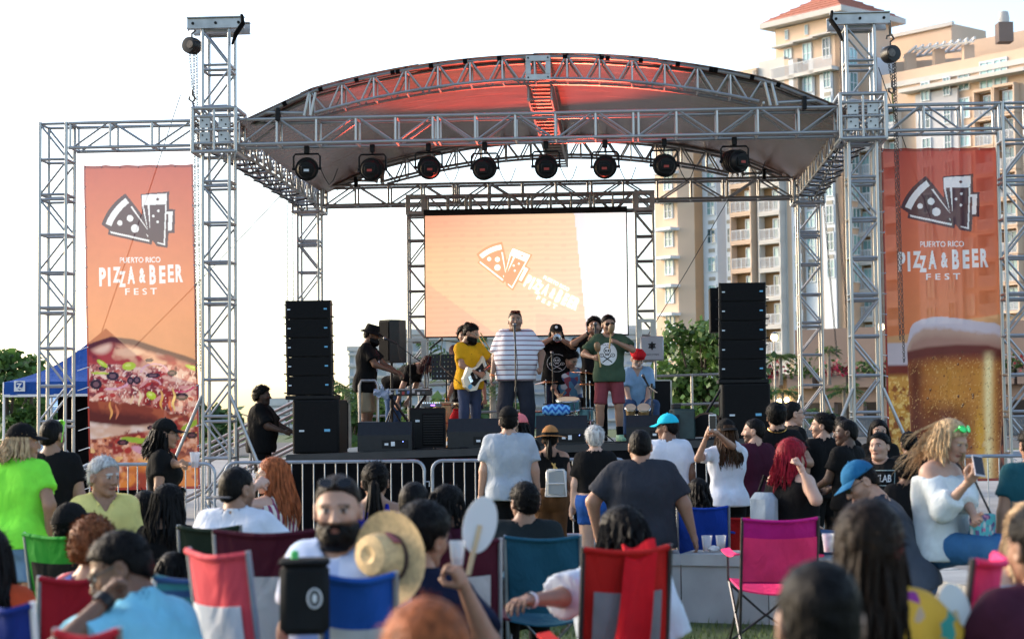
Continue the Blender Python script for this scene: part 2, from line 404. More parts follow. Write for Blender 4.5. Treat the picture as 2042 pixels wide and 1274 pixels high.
HAIRS = {'black': (.006, .005, .005), 'dbrown': (.020, .011, .007), 'brown': (.07, .035, .018), 'auburn': (.24, .08, .03), 'orange': (.46, .13, .045), 'red': (.34, .014, .03), 'grey': (.5, .5, .5), 'silver': (.66, .66, .65), 'blond': (.70, .48, .27), 'wine': (.06, .012, .015)}
def hair_mat(c):
    k = 'hair_' + c
    if k in MATS: return MATS[k]
    m, n, l, b = nt(k); b.inputs['Roughness'].default_value = .5; b.inputs['Specular IOR Level'].default_value = .10
    nz, r = noise_var(n, l, b, tuple(x * .62 for x in HAIRS[c]), .6, 40, 6, stretch=(1.6, 1.6, .22)); bump(n, l, b, nz.outputs['Fac'], .9, .012)
    MATS[k] = m; return m
def rotm(ax, deg): return np.array(Matrix.Rotation(R(deg), 3, ax))
class Person:
    """one figure. local frame: feet at the origin, +y is where the body faces"""
    def __init__(s, label, px=None, py=None, D=None, pos=None, rot=0, h=1.75, g=1.0, fem=False, skin='tan', hair='black', hk='short', beard=0, sit=None, lean=0, side=0,
                 head=(0, 0), headroll=0, L=None, Rr=None, Lh='relaxed', Rh='relaxed', Lp=None, Rpalm=None, sw=1.0, belly=0, fat=0, stance=.10, fine=False, group=None, legs=None, hairlen=.35, name='person', hairth=.011, hat=False, ztop=None, arms_up=False, full=True):
        s.k = k = h / 1.75; s.fem = fem; s.fat = fat; s.skin = np.array(SKINS[skin]); s.hairc = hair; s.hk = hk; s.g = g
        pos = Vector(pos) if pos is not None else None
        far = 0 if (D or 24) < 8.5 else (1 if (D or 24) < 13 else 2); s.h_ = (.0165, .020, .0215)[far] if fine else .025; s.hs = 1.06 if fem else 1.08
        # ---- skeleton (metres for 1.75 m, scaled at the end through k)
        up = rotm('Y', side) @ rotm('X', -lean) @ V3(0, 0, 1); rt = rotm('Y', side) @ V3(1, 0, 0); fw = np.cross(up, rt)
        s.up, s.rt, s.fw = up, rt, fw
        pz = .95 if sit is None else sit / k + .115
        pel = V3(0, 0, pz); s.pel = pel
        s.chest = pel + up * .34; s.neck = pel + up * .525 - fw * .012; shz = pel + up * .462
        s.sh = {q: shz + rt * (.166 * sw * (.90 if fem else 1) + .02 * (g - 1)) * (1 if q == 'R' else -1) for q in 'LR'}
        s.hip = {q: pel + V3((.088 if not fem else .092) * (1 if q == 'R' else -1), 0, -.02) for q in 'LR'}
        s.hc = s.neck + up * .135 + fw * (.032 + .0009 * head[1] * -1) + V3(0, .0018 * max(0, -head[1]), 0)
        s.HR = rotm('Z', head[0]) @ rotm('Y', headroll) @ rotm('X', head[1]); bl = np.stack([rt, fw, up], 1)
        half = bl if abs(lean) < 25 else bl @ rotm('X', min(lean * .6, 50)); s.HR = half @ s.HR
        # ---- place it: either feet at pos, or top of the head at pixel (px, py) and distance D
        rm = Matrix.Rotation(R(rot), 3, 'Z'); top = Vector(s.hc + s.HR @ V3(0, -.01, .118)) * k; top = rm @ top
        if pos is None:
            w = at(px, py, D); pos = Vector((w.x - top.x, w.y - top.y, 0 if ztop is None else ztop)); s.ztop_err = w.z - top.z - pos.z
            s.zoff = s.ztop_err
        else: s.zoff = 0
        s.M = Matrix.Translation(pos) @ rm.to_4x4()
        s.el = {}; s.wr = {}; s.palm = {}
        for q, tgt, pl in (('L', L, Lp), ('R', Rr, Rpalm)):
            sg = 1 if q == 'R' else -1; hint = V3(sg * .5, -.9, -.3)
            if tgt is not None and tgt[0] == 'w':                # wrist at a photo pixel and distance
                T = np.array(s.M.inverted() @ at(*tgt[1:4])) / k
                if len(tgt) > 4: hint = V3(*tgt[4:7])
            elif tgt is None: T = s.sh[q] + V3(sg * .10, .03, -.53)
            else:
                T = V3(*tgt[:3]) if len(tgt) == 3 else V3(*tgt[:3]); T = pel + rt * T[0] + fw * T[1] + up * T[2]
                if len(tgt) > 3: hint = V3(*tgt[3:6])
            s.el[q], s.wr[q] = ik(s.sh[q], T, .285, .255, hint); s.palm[q] = V3(*pl) if pl is not None else V3(-sg, .2, 0)
        s.kn = {}; s.an = {}; s.to = {}
        for q in 'LR':
            sg = 1 if q == 'R' else -1
            if sit is None:
                st = stance; dy = 0
                if legs: dy = legs.get(q, 0)
                s.kn[q] = V3(sg * (st * .98 + .0), .015 + dy * .5, .50); s.an[q] = V3(sg * st * 1.05, -.02 + dy, .08); s.to[q] = s.an[q] + V3(sg * .05, .17, -.05)
            else:
                sp = (legs or {}).get('spread', .14); kz = pz - .02 + (legs or {}).get('lift', 0)
                s.kn[q] = V3(sg * sp, .43, kz); s.an[q] = V3(sg * sp, .43 + (legs or {}).get('out', .02), .08); s.to[q] = s.an[q] + V3(sg * .04, .17, -.05)
        s.kw = dict(belly=belly, sw=sw)
        # ---- skin
        Vs, Fs, Cs = [], [], []; n0 = 0
        def push(V, F, C):
            nonlocal n0
            Vs.append(V); Fs.append(F + n0); Cs.append(C); n0 += len(V)
        lo, hi = s.bounds(.12)
        V, F = nets(s.body_sdf, lo, hi, s.h_); push(V, F, np.tile(s.skin, (len(V), 1)))
        hv, hf = head_mesh(fem, fat, (.0058, .0066, .0066)[far] if fine else .0085)
        hc = head_cols(hv, s.skin, HAIRS[hair], beard, fem); push((s.HR @ hv.T).T * s.hs + s.hc, hf, hc)
        for q, kd in (('L', Lh), ('R', Rh)):
            V, F = hand_mesh(kd, (.0065 if far < 2 else .0085) if fine else .010); V = V.copy(); F2 = F
            if q == 'L': V[:, 0] *= -1; F2 = F[:, ::-1]
            d = s.wr[q] - s.el[q]; d /= np.linalg.norm(d); p = s.palm[q]; p = p - d * (p @ d); p /= np.linalg.norm(p) + 1e-9
            sg = 1 if q == 'R' else -1
            X = -p * sg; Z = -d; Y = np.cross(Z, X); M = np.stack([X, Y, Z], 1)
            push((M @ V.T).T + s.wr[q], F2, np.tile(s.skin * (1.0), (len(V), 1)))
        V = np.concatenate(Vs) * k; F = np.concatenate(Fs); C = np.concatenate(Cs)
        me = mesh_np(name, V, F, SKIN, True, C)
        s.o = tag(link(bpy.data.objects.new(name, me), None, s.M), label, 'person', group)
        s.hat = hat
        if hk and hk != 'bald': s.make_hair(hairlen, hairth, fine)
    def hw(s, p): return (s.HR @ np.asarray(p, float) * s.hs + s.hc)          # head frame -> local (unscaled)
    def loc(s, p):                                                      # local unscaled -> world
        return s.M @ Vector(np.asarray(p) * s.k)
    def bounds(s, m):
        P = np.array([s.pel, s.neck, s.hc] + [x[q] for x in (s.sh, s.hip, s.el, s.wr, s.kn, s.an, s.to) for q in 'LR']); return P.min(0) - m - .06 * s.g, P.max(0) + m + .06 * s.g
    def torso(s, P, e=0, k=.05, hips=True):
        g, f, pel, up, rt, fw = s.g, s.fem, s.pel, s.up, s.rt, s.fw; b = s.kw['belly']
        H = lambda x, y, z: pel + rt * x + fw * y + up * z
        d = cap(P, H(-.078, -.005, 0), H(.078, -.005, 0), (.118 if f else .110) * g + e)
        w = .050 if f else .062
        d = smin(d, cap(P, H(-w * g, .01 + b * .5, .15), H(w * g, .01 + b * .5, .15), (.094 if f else .104) * g + b * .7 + e), k)
        d = smin(d, cap(P, H(-.072, .005 + .2 * b, .30), H(.072, .005 + .2 * b, .30), (.106 if f else .118) * g + e), k)
        sx = .105 * s.kw['sw'] * (.9 if f else 1); d = smin(d, cap(P, H(-sx, .0, .41), H(sx, .0, .41), .086 * (1 + .6 * (g - 1)) + e), k)
        for q in 'LR': d = smin(d, cap(P, s.neck + up * .0, s.sh[q] - up * .016, .050 + e * .5, .056 + e * .5), .04)
        if f:
            for sg in (-1, 1): d = smin(d, ell(P, H(sg * .075, .085, .30), (.066 * g + e, .066 * g + e, .070 * g + e)), .04)
        for sg in (-1, 1): d = smin(d, ell(P, H(sg * .07, -.06, -.03), (.085 * g + e, .085 * g + e, .10 * g + e)), .05)
        return d
    def arm(s, P, q, e=0, frac=None):
        g = 1 + (s.g - 1) * .8; f = .88 if s.fem else 1
        d = cap(P, s.sh[q], s.el[q], .055 * g * f + e, .043 * g * f + e)
        if frac is None or frac > 1: d = smin(d, cap(P, s.el[q], s.wr[q], .044 * g * f + e, .027 * f + e), .02)
        return d
    def leg(s, P, q, e=0):
        g = 1 + (s.g - 1) * .7
        d = cap(P, s.hip[q], s.kn[q], .092 * g + e, .058 * g + e); c = s.kn[q] * .7 + s.an[q] * .3 + V3(0, -.02, 0)
        d = smin(d, cap(P, s.kn[q], s.an[q], .056 * g + e, .040 + e), .03); return smin(d, cap(P, c, c * .6 + s.an[q] * .4, .054 * g + e, .04 + e), .03)
    def foot(s, P, q, e=0):
        d = smin(cap(P, s.an[q], s.an[q] + V3(0, -.02, -.04), .042 + e, .040 + e), cap(P, s.an[q] + V3(0, 0, -.035), s.to[q], .040 + e, .030 + e), .03)
        return np.maximum(d, -(P[:, 2] - .004))
    def body_sdf(s, P):
        d = s.torso(P)
        for q in 'LR':
            d = smin(d, s.arm(P, q), .035); d = smin(d, s.leg(P, q), .04); d = smin(d, s.foot(P, q), .02)
        return smin(d, cap(P, s.neck - s.up * .03, s.neck * .35 + s.hc * .65 - s.fw * .02, .062 * (1 + .3 * (s.g - 1)) * (.86 if s.fem else 1), .052 * (.9 if s.fem else 1)), .03)
    def child(s, name, V, F, m, col=None):
        return inst(name, mesh_np(name, np.asarray(V) * s.k, F, m, True, col), s.o, s.M)
    def shirt(s, m, ease=.017, sleeve=.62, hem=-.10, neck=.075, name='shirt', fold=.009, vneck=0, off=False, seed=1, sleeveflare=.012, nopen=0, strap=False):
        """sleeve: fraction of the upper arm (2 = to the wrist, 0 = none)"""
        up, pel, fw, rt = s.up, s.pel, s.fw, s.rt
        def f(P):
            d = s.torso(P, ease, .075)
            d = smin(d, cap(P, pel - up * .10 - rt * .07 + V3(0, -.005, 0), pel - up * .10 + rt * .07, (.118 if not s.fem else .124) * s.g + ease + .006), .06) if hem < -.02 else d
            if sleeve > 0:
                for q in 'LR':
                    fr = min(sleeve, 1); a = s.sh[q]; b = s.el[q]; g = (1 + (s.g - 1) * .8) * (.88 if s.fem else 1); u = (b - a) / np.linalg.norm(b - a)
                    c = cap(P, a, b, .054 * g + ease * .6, .050 * g + ease + sleeveflare)
                    if sleeve > 1:
                        u2 = s.wr[q] - b; l2 = np.linalg.norm(u2); u2 /= l2; c2 = np.maximum(cap(P, b, s.wr[q], .050 * g + ease, .032 + ease), (P - b) @ u2 - (sleeve - 1) * l2); c = smin(c, c2, .02)
                    else: c = np.maximum(c, (P - a) @ u - fr * .285)
                    d = smin(d, c, .03)
            d = d + fold * wob(P * np.array([1, 1, .7]), 24, seed) + .3 * fold * wob(P, 60, seed + 5)
            x = (P - pel) @ up; d = np.maximum(d, hem - x + .006 * wob(P, 18, seed + 2))
            nk = P - (s.neck + up * .012 + fw * .02); yy = nk @ fw; zz = nk @ up; xx = nk @ rt
            if strap:
                top = zz + .075 - .055 * (np.abs(np.abs(xx) - .085) < .025) * (zz < .06); d = np.maximum(d, top)
            elif off: d = np.maximum(d, zz + .105 + .012 * wob(P, 45, 3))
            else:
                hole = np.sqrt(xx ** 2 + yy ** 2 * .8 + (zz * .75) ** 2) - neck; d = smax(d, -hole, .008)
                d = np.maximum(d, zz - .055)
                if vneck: d = smax(d, -np.maximum(np.abs(xx) - .05 * np.clip(1 + zz / vneck, 0, 1) - .006, np.maximum(-(yy - .0), -(zz + vneck))), .006)
            return d
        lo, hi = s.bounds(.14); lo[2] = max(lo[2], min(pel[2] + hem - .25, lo[2] + 9)); V, F = nets(f, lo, hi, s.h_ * .92)
        s.sh_o = s.child(name, V, F, m); s.sh_v = (V, F); return s
    def pants(s, m, length=2.0, ease=.009, name='trousers', top=.035, fold=.006, seed=4, flare=0):
        """length 1 = to the knee, 2 = to the ankle"""
        def f(P):
            d = smin(cap(P, s.pel - s.rt * .078, s.pel + s.rt * .078, (.118 if s.fem else .110) * s.g + ease), cap(P, s.pel - s.rt * .06 + s.up * .09, s.pel + s.rt * .06 + s.up * .09, .094 * s.g + ease), .05)
            for sg in (-1, 1): d = smin(d, ell(P, s.pel + s.rt * sg * .07 + V3(0, -.06, -.03), (.085 * s.g + ease, .085 * s.g + ease, .10 * s.g + ease)), .05)
            d = np.maximum(d, (P - s.pel) @ s.up - top)
            for q in 'LR':
                g = 1 + (s.g - 1) * .7; a, b, c = s.hip[q], s.kn[q], s.an[q]; u = (b - a) / np.linalg.norm(b - a); l1 = np.linalg.norm(b - a)
                e = cap(P, a, b, .092 * g + ease, .066 * g + ease + flare)
                if length <= 1: e = np.maximum(e, (P - a) @ u - length * l1)
                else:
                    u2 = c - b; l2 = np.linalg.norm(u2); u2 /= l2; e = smin(e, np.maximum(cap(P, b, c, .064 * g + ease, .058 + ease + flare), (P - b) @ u2 - (length - 1) * l2), .03)
                d = smin(d, e, .03)
            return d + fold * wob(P * np.array([1, 1, .6]), 28, seed) + .3 * fold * wob(P, 75, seed)
        lo, hi = s.bounds(.1); hi[2] = min(hi[2], s.pel[2] + .28); V, F = nets(f, lo, hi, s.h_ * 1.15); s.child(name, V, F, m); return s
    def shoes(s, m, sole=None):
        for q in 'LR':
            c = (s.an[q] + s.to[q]) / 2; V, F = nets(lambda P: s.foot(P, q, .011) + .002 * wob(P, 60, 2), c - .2, c + .2, .016)
            mi = None
            me = mesh_np('shoe', V * s.k, F, [m, sole or m], True, mi=(V[F].mean(1)[:, 2] < .03).astype(int)); inst('shoe', me, s.o, s.M)
        return s
    def socks(s, m, hgt=.12):
        for q in 'LR':
            V, F = nets(lambda P: np.maximum(s.leg(P, q, .006), P[:, 2] - s.an[q][2] - hgt), s.an[q] - .12, s.an[q] + .25, .011); s.child('sock', V, F, m)
        return s
    def make_hair(s, ln, th, fine):
        hk = s.hk; base = {'buzz': .0045, 'short': th, 'curly': .028, 'afro': .05, 'long': th, 'pony': .012, 'bun': .014, 'thin': .006}[hk]
        base = .006 if s.hat else base
        V, F = nets(lambda P: np.maximum(hair_sdf(P, hk if hk in ('curly', 'afro', 'long') else 'short', base, 11), (P[:, 2] - .075) if s.hat else -9.), (-.16, -.19, -.15), (.16, .14, .19), .009 if fine else .012)
        Vh = (s.HR @ V.T).T * s.hs + s.hc; m = hair_mat(s.hairc)
        s.hair_o = s.child('hair', Vh, F, m); b = MB(); g = random.Random(int(s.M.translation.x * 977) + 5)
        if hk == 'long':
            for i in range(130 if fine else 70):
                a = g.uniform(-1, 1) * R(112); zz = g.uniform(-.03, .03 if s.hat else .085); rr = 1.0
                e = math.sqrt(max(.05, 1 - ((zz - .027) / .10) ** 2)); st = V3(math.sin(a) * .088 * e, -.016 - math.cos(a) * .108 * e, zz)
                if st[1] > 1.05 * st[2] + .03 and abs(a) > R(95): st[1] = 1.05 * st[2] + .025
                p0 = s.hw(st); out = s.HR @ V3(math.sin(a), -math.cos(a), 0); pts = [p0]; L = ln * g.uniform(.75, 1.1); p = p0.copy(); ph = g.uniform(0, 6); wv = g.uniform(.006, .014)
                for j in range(7):
                    t = (j + 1) / 7; p = p + V3(0, 0, -L / 7) + out * (.010 * (1 - t)) - s.fw * (.010 if t > .3 else 0) * max(0, math.cos(a))
                    if (p - s.neck) @ s.up < -.02:                                    # rest on the back and shoulders
                        bk = (p - s.neck) @ s.fw; lim = -.085 - .02 * s.g
                        if math.cos(a) > 0 and bk > lim: p = p + s.fw * (lim - bk) * .6
                        if math.cos(a) <= 0: p = p + s.fw * .012
                    pts.append(p + (out * math.sin(ph + t * 9) + s.rt * math.cos(ph * 2 + t * 8)) * wv * t)
                w = g.uniform(.005, .013); b.tube([Vector(x * s.k) for x in pts], [w * s.k * x for x in (.8, 1, 1, 1, .95, .85, .6, .2)], 4, False)
        if hk not in ('buzz',):                                   # loose locks that break up the outline
            n = {'curly': 700, 'long': 260, 'afro': 900, 'thin': 240}.get(hk, 480); fi = np.random.default_rng(3).integers(0, len(F), n); c = V[F[fi]].mean(1); nn = np.cross(V[F[fi][:, 1]] - V[F[fi][:, 0]], V[F[fi][:, 2]] - V[F[fi][:, 0]]); nn /= np.linalg.norm(nn, axis=1)[:, None] + 1e-9
            gg = np.random.default_rng(int(abs(s.M.translation.x) * 99)); fl = np.stack([c[:, 0] * 2, c[:, 1] * 1.5 + .02, np.full(n, -.12)], 1) if hk in ('short', 'thin', 'long') else np.stack([c[:, 0] * -.3, -.12 + 0 * c[:, 1], .02 + 0 * c[:, 1]], 1)
            fl = fl / (np.linalg.norm(fl, axis=1)[:, None] + 1e-9) + gg.normal(0, .45, (n, 3)); up_ = (1.3 if hk in ('curly', 'afro') else .35); dr = fl - nn * (fl * nn).sum(1)[:, None] + nn * up_; dr /= np.linalg.norm(dr, axis=1)[:, None]; sdv = np.cross(dr, nn); sdv /= np.linalg.norm(sdv, axis=1)[:, None] + 1e-9
            ln_ = ({'short': .020, 'thin': .018, 'curly': .018}.get(hk, .026) * gg.uniform(.6, 1.5, n))[:, None]; w_ = (.0022 if fine else .0032); P4 = np.stack([c - sdv * w_ - nn * .002, c + sdv * w_ - nn * .002, c + dr * ln_ * .6 + sdv * w_ * .8 + nn * .001, c + dr * ln_], 1).reshape(-1, 3)
            inst('hair_locks', mesh_np('hair_locks', ((s.HR @ P4.T).T * s.hs + s.hc) * s.k, np.arange(4 * n).reshape(-1, 4), m, False), s.hair_o, s.M)['kind'] = 'stuff'
        if hk == 'pony':
            q = s.hw((0, -.115, .03)); pts = [q]; p = q.copy()
            for i in range(26):
                p = q.copy(); pts = [p.copy()]; dx, dy = g.gauss(0, .012), g.gauss(0, .012)
                for j in range(7):
                    t = (j + 1) / 7; p = p + V3(0, 0, -ln / 7) - s.fw * .03 * max(0, .35 - t) * 3
                    pts.append(p + s.rt * (dx * (1 + 1.2 * t) + .006 * math.sin(j + i)) - s.fw * dy * (1 + t))
                b.tube([Vector(x * s.k) for x in pts], [.010 * s.k * x for x in (.8, 1, 1.1, 1.1, 1, .8, .6, .2)], 5, False)
            b.sphere(Vector(q * s.k), .026 * s.k)
        if hk == 'bun':
            q = s.hw((0, -.10, .085))
            V2, F2 = nets(lambda P: ell(P, q, (.045, .042, .040)) + .006 * wob(P, 120, 3), q - .08, q + .08, .008); s.child('hair_bun', V2, F2, m)
        if b.v: b.m = 0; me = b.mesh('hair_strands', m, True); inst('hair_strands', me, s.hair_o, s.M)['kind'] = 'stuff'
    def beard(s, col, ln=.012, full=True, mous=True):
        def f(P):
            d = head_sdf(P, s.fem, s.fat) - .006 - ln * np.clip((-.05 - P[:, 2]) / .05, 0, 1) + .0025 * wob(P, 260, 4)
            x, y, z = P.T; ax = np.abs(x)
            d = smax(d, z + .050 - .22 * np.maximum(.03 - y, 0) + .12 * np.maximum(ax - .03, 0) - (.005 if mous else 0) * (ax < .03), .006); d = np.maximum(d, -(y + .012)); d = np.maximum(d, -(z + .13 + ln)) ; d = smax(d, -(ell(P, (0, .1, -.0672), (.021, .05, .0085))), .004)
            if mous: d = smax(d, -ell(P, (0, .11, -.040), (.02, .05, .011)), .004)
            d = np.where(z < -.105, np.maximum(d, .02 + .5 * (z + .12) - y), d)
            return d
        V, F = nets(f, (-.1, -.03, -.17), (.1, .15, .0), .0065); s.child('beard', (s.HR @ V.T).T * s.hs + s.hc, F, hair_mat(col)); return s
    def tube_child(s, name, paths, m, r, M=None, n=6):
        b = MB()
        for p in paths: b.tube([Vector(s.hw(x) * s.k) for x in p], r, n)
        o = inst(name, b.mesh(name, m, True), s.o, s.M); return o
    def glasses(s, m, lens=None, top=False, name='glasses', r=.0022, w=.026, hgt=.019):
        z0, y0 = (.004, .104) if not top else (.098, .075); tl = 0 if not top else .7
        b = MB()
        def T(p): x, y, z = p; return Vector(s.hw((x, y0 + (y - .104) - (z * tl), z0 + z * (1 - .3 * tl) + 0)) * s.k)
        for sg in (-1, 1):
            ring = [(sg * .032 + w * math.cos(a), .104 - abs(sg * .032 + w * math.cos(a)) ** 2 * 4, hgt * math.sin(a)) for a in np.linspace(0, 2 * math.pi, 13)]
            b.m = 0; b.tube([T(p) for p in ring], r, 5)
            if lens: b.m = 1; b.add([T(p) for p in ring[:-1]], [tuple(range(12))]); b.add([T((p[0], p[1] - .003, p[2])) for p in ring[:-1]], [tuple(range(12))[::-1]]); b.m = 0
            bk = (sg * .084, -.005, 0) if not top else (sg * .088, -.02, -.045); b.tube([T((sg * .058, .09, .006)), Vector(s.hw(bk) * s.k) if top else T((sg * .083, .0, .004))], r, 5)
        b.tube([T((-.008, .106, .004)), T((.008, .106, .004))], r, 5)
        inst(name, b.mesh(name, [m, lens or m], True), s.o, s.M); return s
    def cap_hat(s, m, back=False, kind='cap', m2=None, logo=None, tilt=0, name=None, lift=.0):
        """cap, bucket hat, brimmed hat or beret"""
        RT = rotm('X', tilt) @ (rotm('Z', 180) if back else np.eye(3)); b = MB()
        def T(p): return Vector(s.hw(RT @ V3(*p) + V3(0, -.008, .0)) * s.k)
        def dome(P): return np.maximum(ell(P, (0, -.005, .03), (.090, .108, .105 + lift)) + .0015 * wob(P, 90, 2), -(P[:, 2] - .038))
        if kind == 'bucket': dome = lambda P: np.maximum(np.maximum(smax(cap(P, (0, -.01, 0), (0, -.01, .3), .108, .055), P[:, 2] - .125, .02), -(P[:, 2] - .035)), -9) + .002 * wob(P, 70, 2)
        if kind == 'beret': dome = lambda P: np.maximum(ell(P, (.0, .02, .075), (.105, .135, .062)) + .004 * wob(P, 45, 2), -(P[:, 2] - .035 + .25 * P[:, 1]))
        if kind == 'fedora': dome = lambda P: np.maximum(ell(P, (0, -.008, .035), (.092, .108, .115)) + .002 * wob(P, 60, 2), -(P[:, 2] - .04))
        if kind == 'snap': dome = lambda P: np.maximum(smax(ell(P, (0, -.005, .03), (.092, .110, .125)), P[:, 2] - .135, .02) + .001 * wob(P, 90, 2), -(P[:, 2] - .038))
        V, F = nets(dome, (-.14, -.17, .0), (.14, .18, .18), .010)
        if back and kind in ('cap', 'snap'): pass
        V = np.array([list(T(p)) for p in V]) / s.k
        o = s.child(name or {'cap': 'cap', 'snap': 'cap', 'bucket': 'bucket_hat', 'beret': 'beret', 'fedora': 'hat'}[kind], V, F, m)
        if kind in ('cap', 'snap', 'beret'):
            def vis(u, v):
                a = (u - .5) * 2.3; r0 = 1.0; ln = .075 * v * (1 - .25 * (abs(u - .5) * 2) ** 2); L = .5 if kind == 'beret' else 1
                return T((math.sin(a) * (.088 + .1 * ln), math.cos(a) * .104 + ln * L * (1.0), .040 - .25 * ln * L - .016 * (abs(u - .5) * 2) ** 2 * v + .004))
            inst('visor', MB().grid(vis, 12, 4, .004 * s.k).mesh('visor', m2 or m, True), o, s.M)
            part('cap_button', m, o, lambda b_: b_.sphere(T((0, -.005, .135 + lift if kind != 'snap' else .135)), .008, 8, 6))
        else:
            if kind in ('bucket', 'fedora'):
                w, dr = (.055, -.035) if kind == 'bucket' else (.085, -.012)
                def brim(u, v):
                    a = u * 2 * math.pi; rx, ry = .094 + w * v, .112 + w * v
                    return T((math.sin(a) * rx, math.cos(a) * ry - .005, .04 + dr * v + (.010 * math.cos(2 * a) * v if kind == 'fedora' else 0)))
                inst('brim', MB().grid(brim, 28, 3, .004 * s.k).mesh('brim', m, True), o, s.M)
                if kind == 'fedora':
                    inst('hat_band', MB().grid(lambda u, v: T((math.sin(u * 6.2832) * (.0945 - .001 * v), math.cos(u * 6.2832) * (.1125 - .001 * v) - .006, .046 + .028 * v)), 28, 2, -.003).mesh('hat_band', m2, True), o, s.M)
        if logo:
            def lg(b_):
                v, f = logo; b_.add([T((x, .104 - 3.5 * x * x - (z - .06) * .35, z)) + Vector((s.HR @ RT @ V3(0, .004, .001)) * s.k) for x, z in v], f)
            b_ = MB(); lg(b_); inst('cap_badge', b_.mesh('cap_badge', WHITEP), o, s.M)
        return s
    def decal(s, paint, c, size, n=60, name='print', back=False, m=None, tgt=None):
        """flat print laid on the cloth. paint(x, z) in -1..1 -> rgb with nan where there is none; c = (x, z) from the pelvis along the spine"""
        V, F = tgt or s.sh_v; bv = BVHTree.FromPolygons([Vector(p) for p in V], [tuple(map(int, f)) for f in F])
        nx = n; nz = max(4, int(n * size[1] / size[0])); X, Z = np.meshgrid(np.linspace(-1, 1, nx), np.linspace(-1, 1, nz), indexing='ij'); col = paint(X.ravel(), Z.ravel()); ok = ~np.isnan(col[:, 0])
        pts = np.zeros((nx * nz, 3)); sg = -1 if back else 1; d = Vector(-s.fw * sg)
        for i in range(nx * nz):
            p = s.pel + s.rt * (c[0] - X.ravel()[i] * size[0] / 2 * sg) + s.up * (c[1] + Z.ravel()[i] * size[1] / 2) + s.fw * .6 * sg
            h = bv.ray_cast(Vector(p), d)
            if h[0] is None: ok[i] = False
            else: pts[i] = np.array(h[0] - d * .0045)
        idx = np.arange(nx * nz).reshape(nx, nz); q = np.stack([idx[:-1, :-1], idx[1:, :-1], idx[1:, 1:], idx[:-1, 1:]], -1).reshape(-1, 4)
        q = q[ok[q].all(1)]
        if not len(q): return s
        if back: pass
        inst(name, mesh_np(name, pts * s.k, q, m or attr_mat('shirt_print', .8, .2, .05), True, np.nan_to_num(col)), s.o, s.M); return s
def raster_text(st, X, Z, w, h, x0=0, z0=0, sx=1.0, rot=0, bold=.0):
    """mask of the lettering over sample points; text is fitted to width w and height h round (x0, z0)"""
    v, f = text_mesh(st, 1, 1, bold); v = np.array(v)[:, :2]; mn, mx = v.min(0), v.max(0); v = (v - (mn + mx) / 2) / (mx - mn) * np.array([w, h])
    c, s_ = math.cos(R(rot)), math.sin(R(rot)); x, z = X - x0, Z - z0; x, z = c * x + s_ * z, -s_ * x + c * z; m = np.zeros(len(X), bool)
    for q in f:
        for i in range(1, len(q) - 1):
            a, b, d = v[q[0]], v[q[i]], v[q[i + 1]]
            cr = lambda p, r: (r[0] - p[0]) * (z - p[1]) - (r[1] - p[1]) * (x - p[0])
            e1, e2, e3 = cr(a, b), cr(b, d), cr(d, a); m |= ((e1 >= 0) & (e2 >= 0) & (e3 >= 0)) | ((e1 <= 0) & (e2 <= 0) & (e3 <= 0))
    return m
# ------------------------------------------------------------------ stage frame: u across, v into the picture, z up
SM = Matrix.Translation((.355, 24, 0)) @ Matrix.Rotation(R(-3.7), 4, 'Z'); SM3 = SM.to_3x3()
def st(u, v, z): return SM @ Vector((u, v, z))
def zd(u): return 1.225 + .026 * u                     # the deck runs slightly out of level
def stf(u, v, z, rz=0): return Matrix.Translation(st(u, v, z)) @ Matrix.Rotation(R(-3.7) + R(rz), 4, 'Z')
def truss(name, label, a, b, n1, w, h, nb, cat='truss', r=.024, rb=.015, m=None, ends=True, diag=True, group=None, double=4, crossface=False):
    """box truss from a to b (world points); n1 = sideways direction"""
    m = m or METAL; a = Vector(a); b = Vector(b); t = (b - a).normalized(); n1 = (Vector(n1) - t * t.dot(Vector(n1))).normalized(); n2 = t.cross(n1); L = (b - a).length
    th = thing(name, label, cat, a, 0, group); w2 = w / 2 - r; h2 = h / 2 - r
    P = lambda s, i, j: a + t * s + n1 * (w2 * i) + n2 * (h2 * j)
    for i in (-1, 1):
        for j in (-1, 1): tube_obj('chord', P(0, i, j), P(L, i, j), r, m, th)
    for k in range(nb + 1):
        s0 = min(max(k * L / nb, r), L - r)
        ss = [s0 - .035, s0 + .035] if (double and k % double == 0 and 0 < k < nb) else [s0]
        for s in ss:
            for (p, q) in (((-1, -1), (1, -1)), ((-1, 1), (1, 1)), ((-1, -1), (-1, 1)), ((1, -1), (1, 1))): tube_obj('brace', P(s, *p), P(s, *q), rb * 1.25, m, th, 8)
        if k < nb and diag:
            s1 = (k + 1) * L / nb; z = k % 2
            faces = [((-1, -1), (-1, 1)), ((1, -1), (1, 1))] + ([((-1, -1), (1, -1)), ((-1, 1), (1, 1))] if crossface else [])
            for (p, q) in faces:
                if z: p, q = q, p
                tube_obj('diagonal', P(s0 + .03, *p), P(s1 - .03, *q), rb, m, th, 8)
    return th
ux = SM3 @ Vector((1, 0, 0)); uy = SM3 @ Vector((0, 1, 0)); uz = Vector((0, 0, 1))
BT, BB = 5.77, 5.38; BC = (BT + BB) / 2; BH = BT - BB
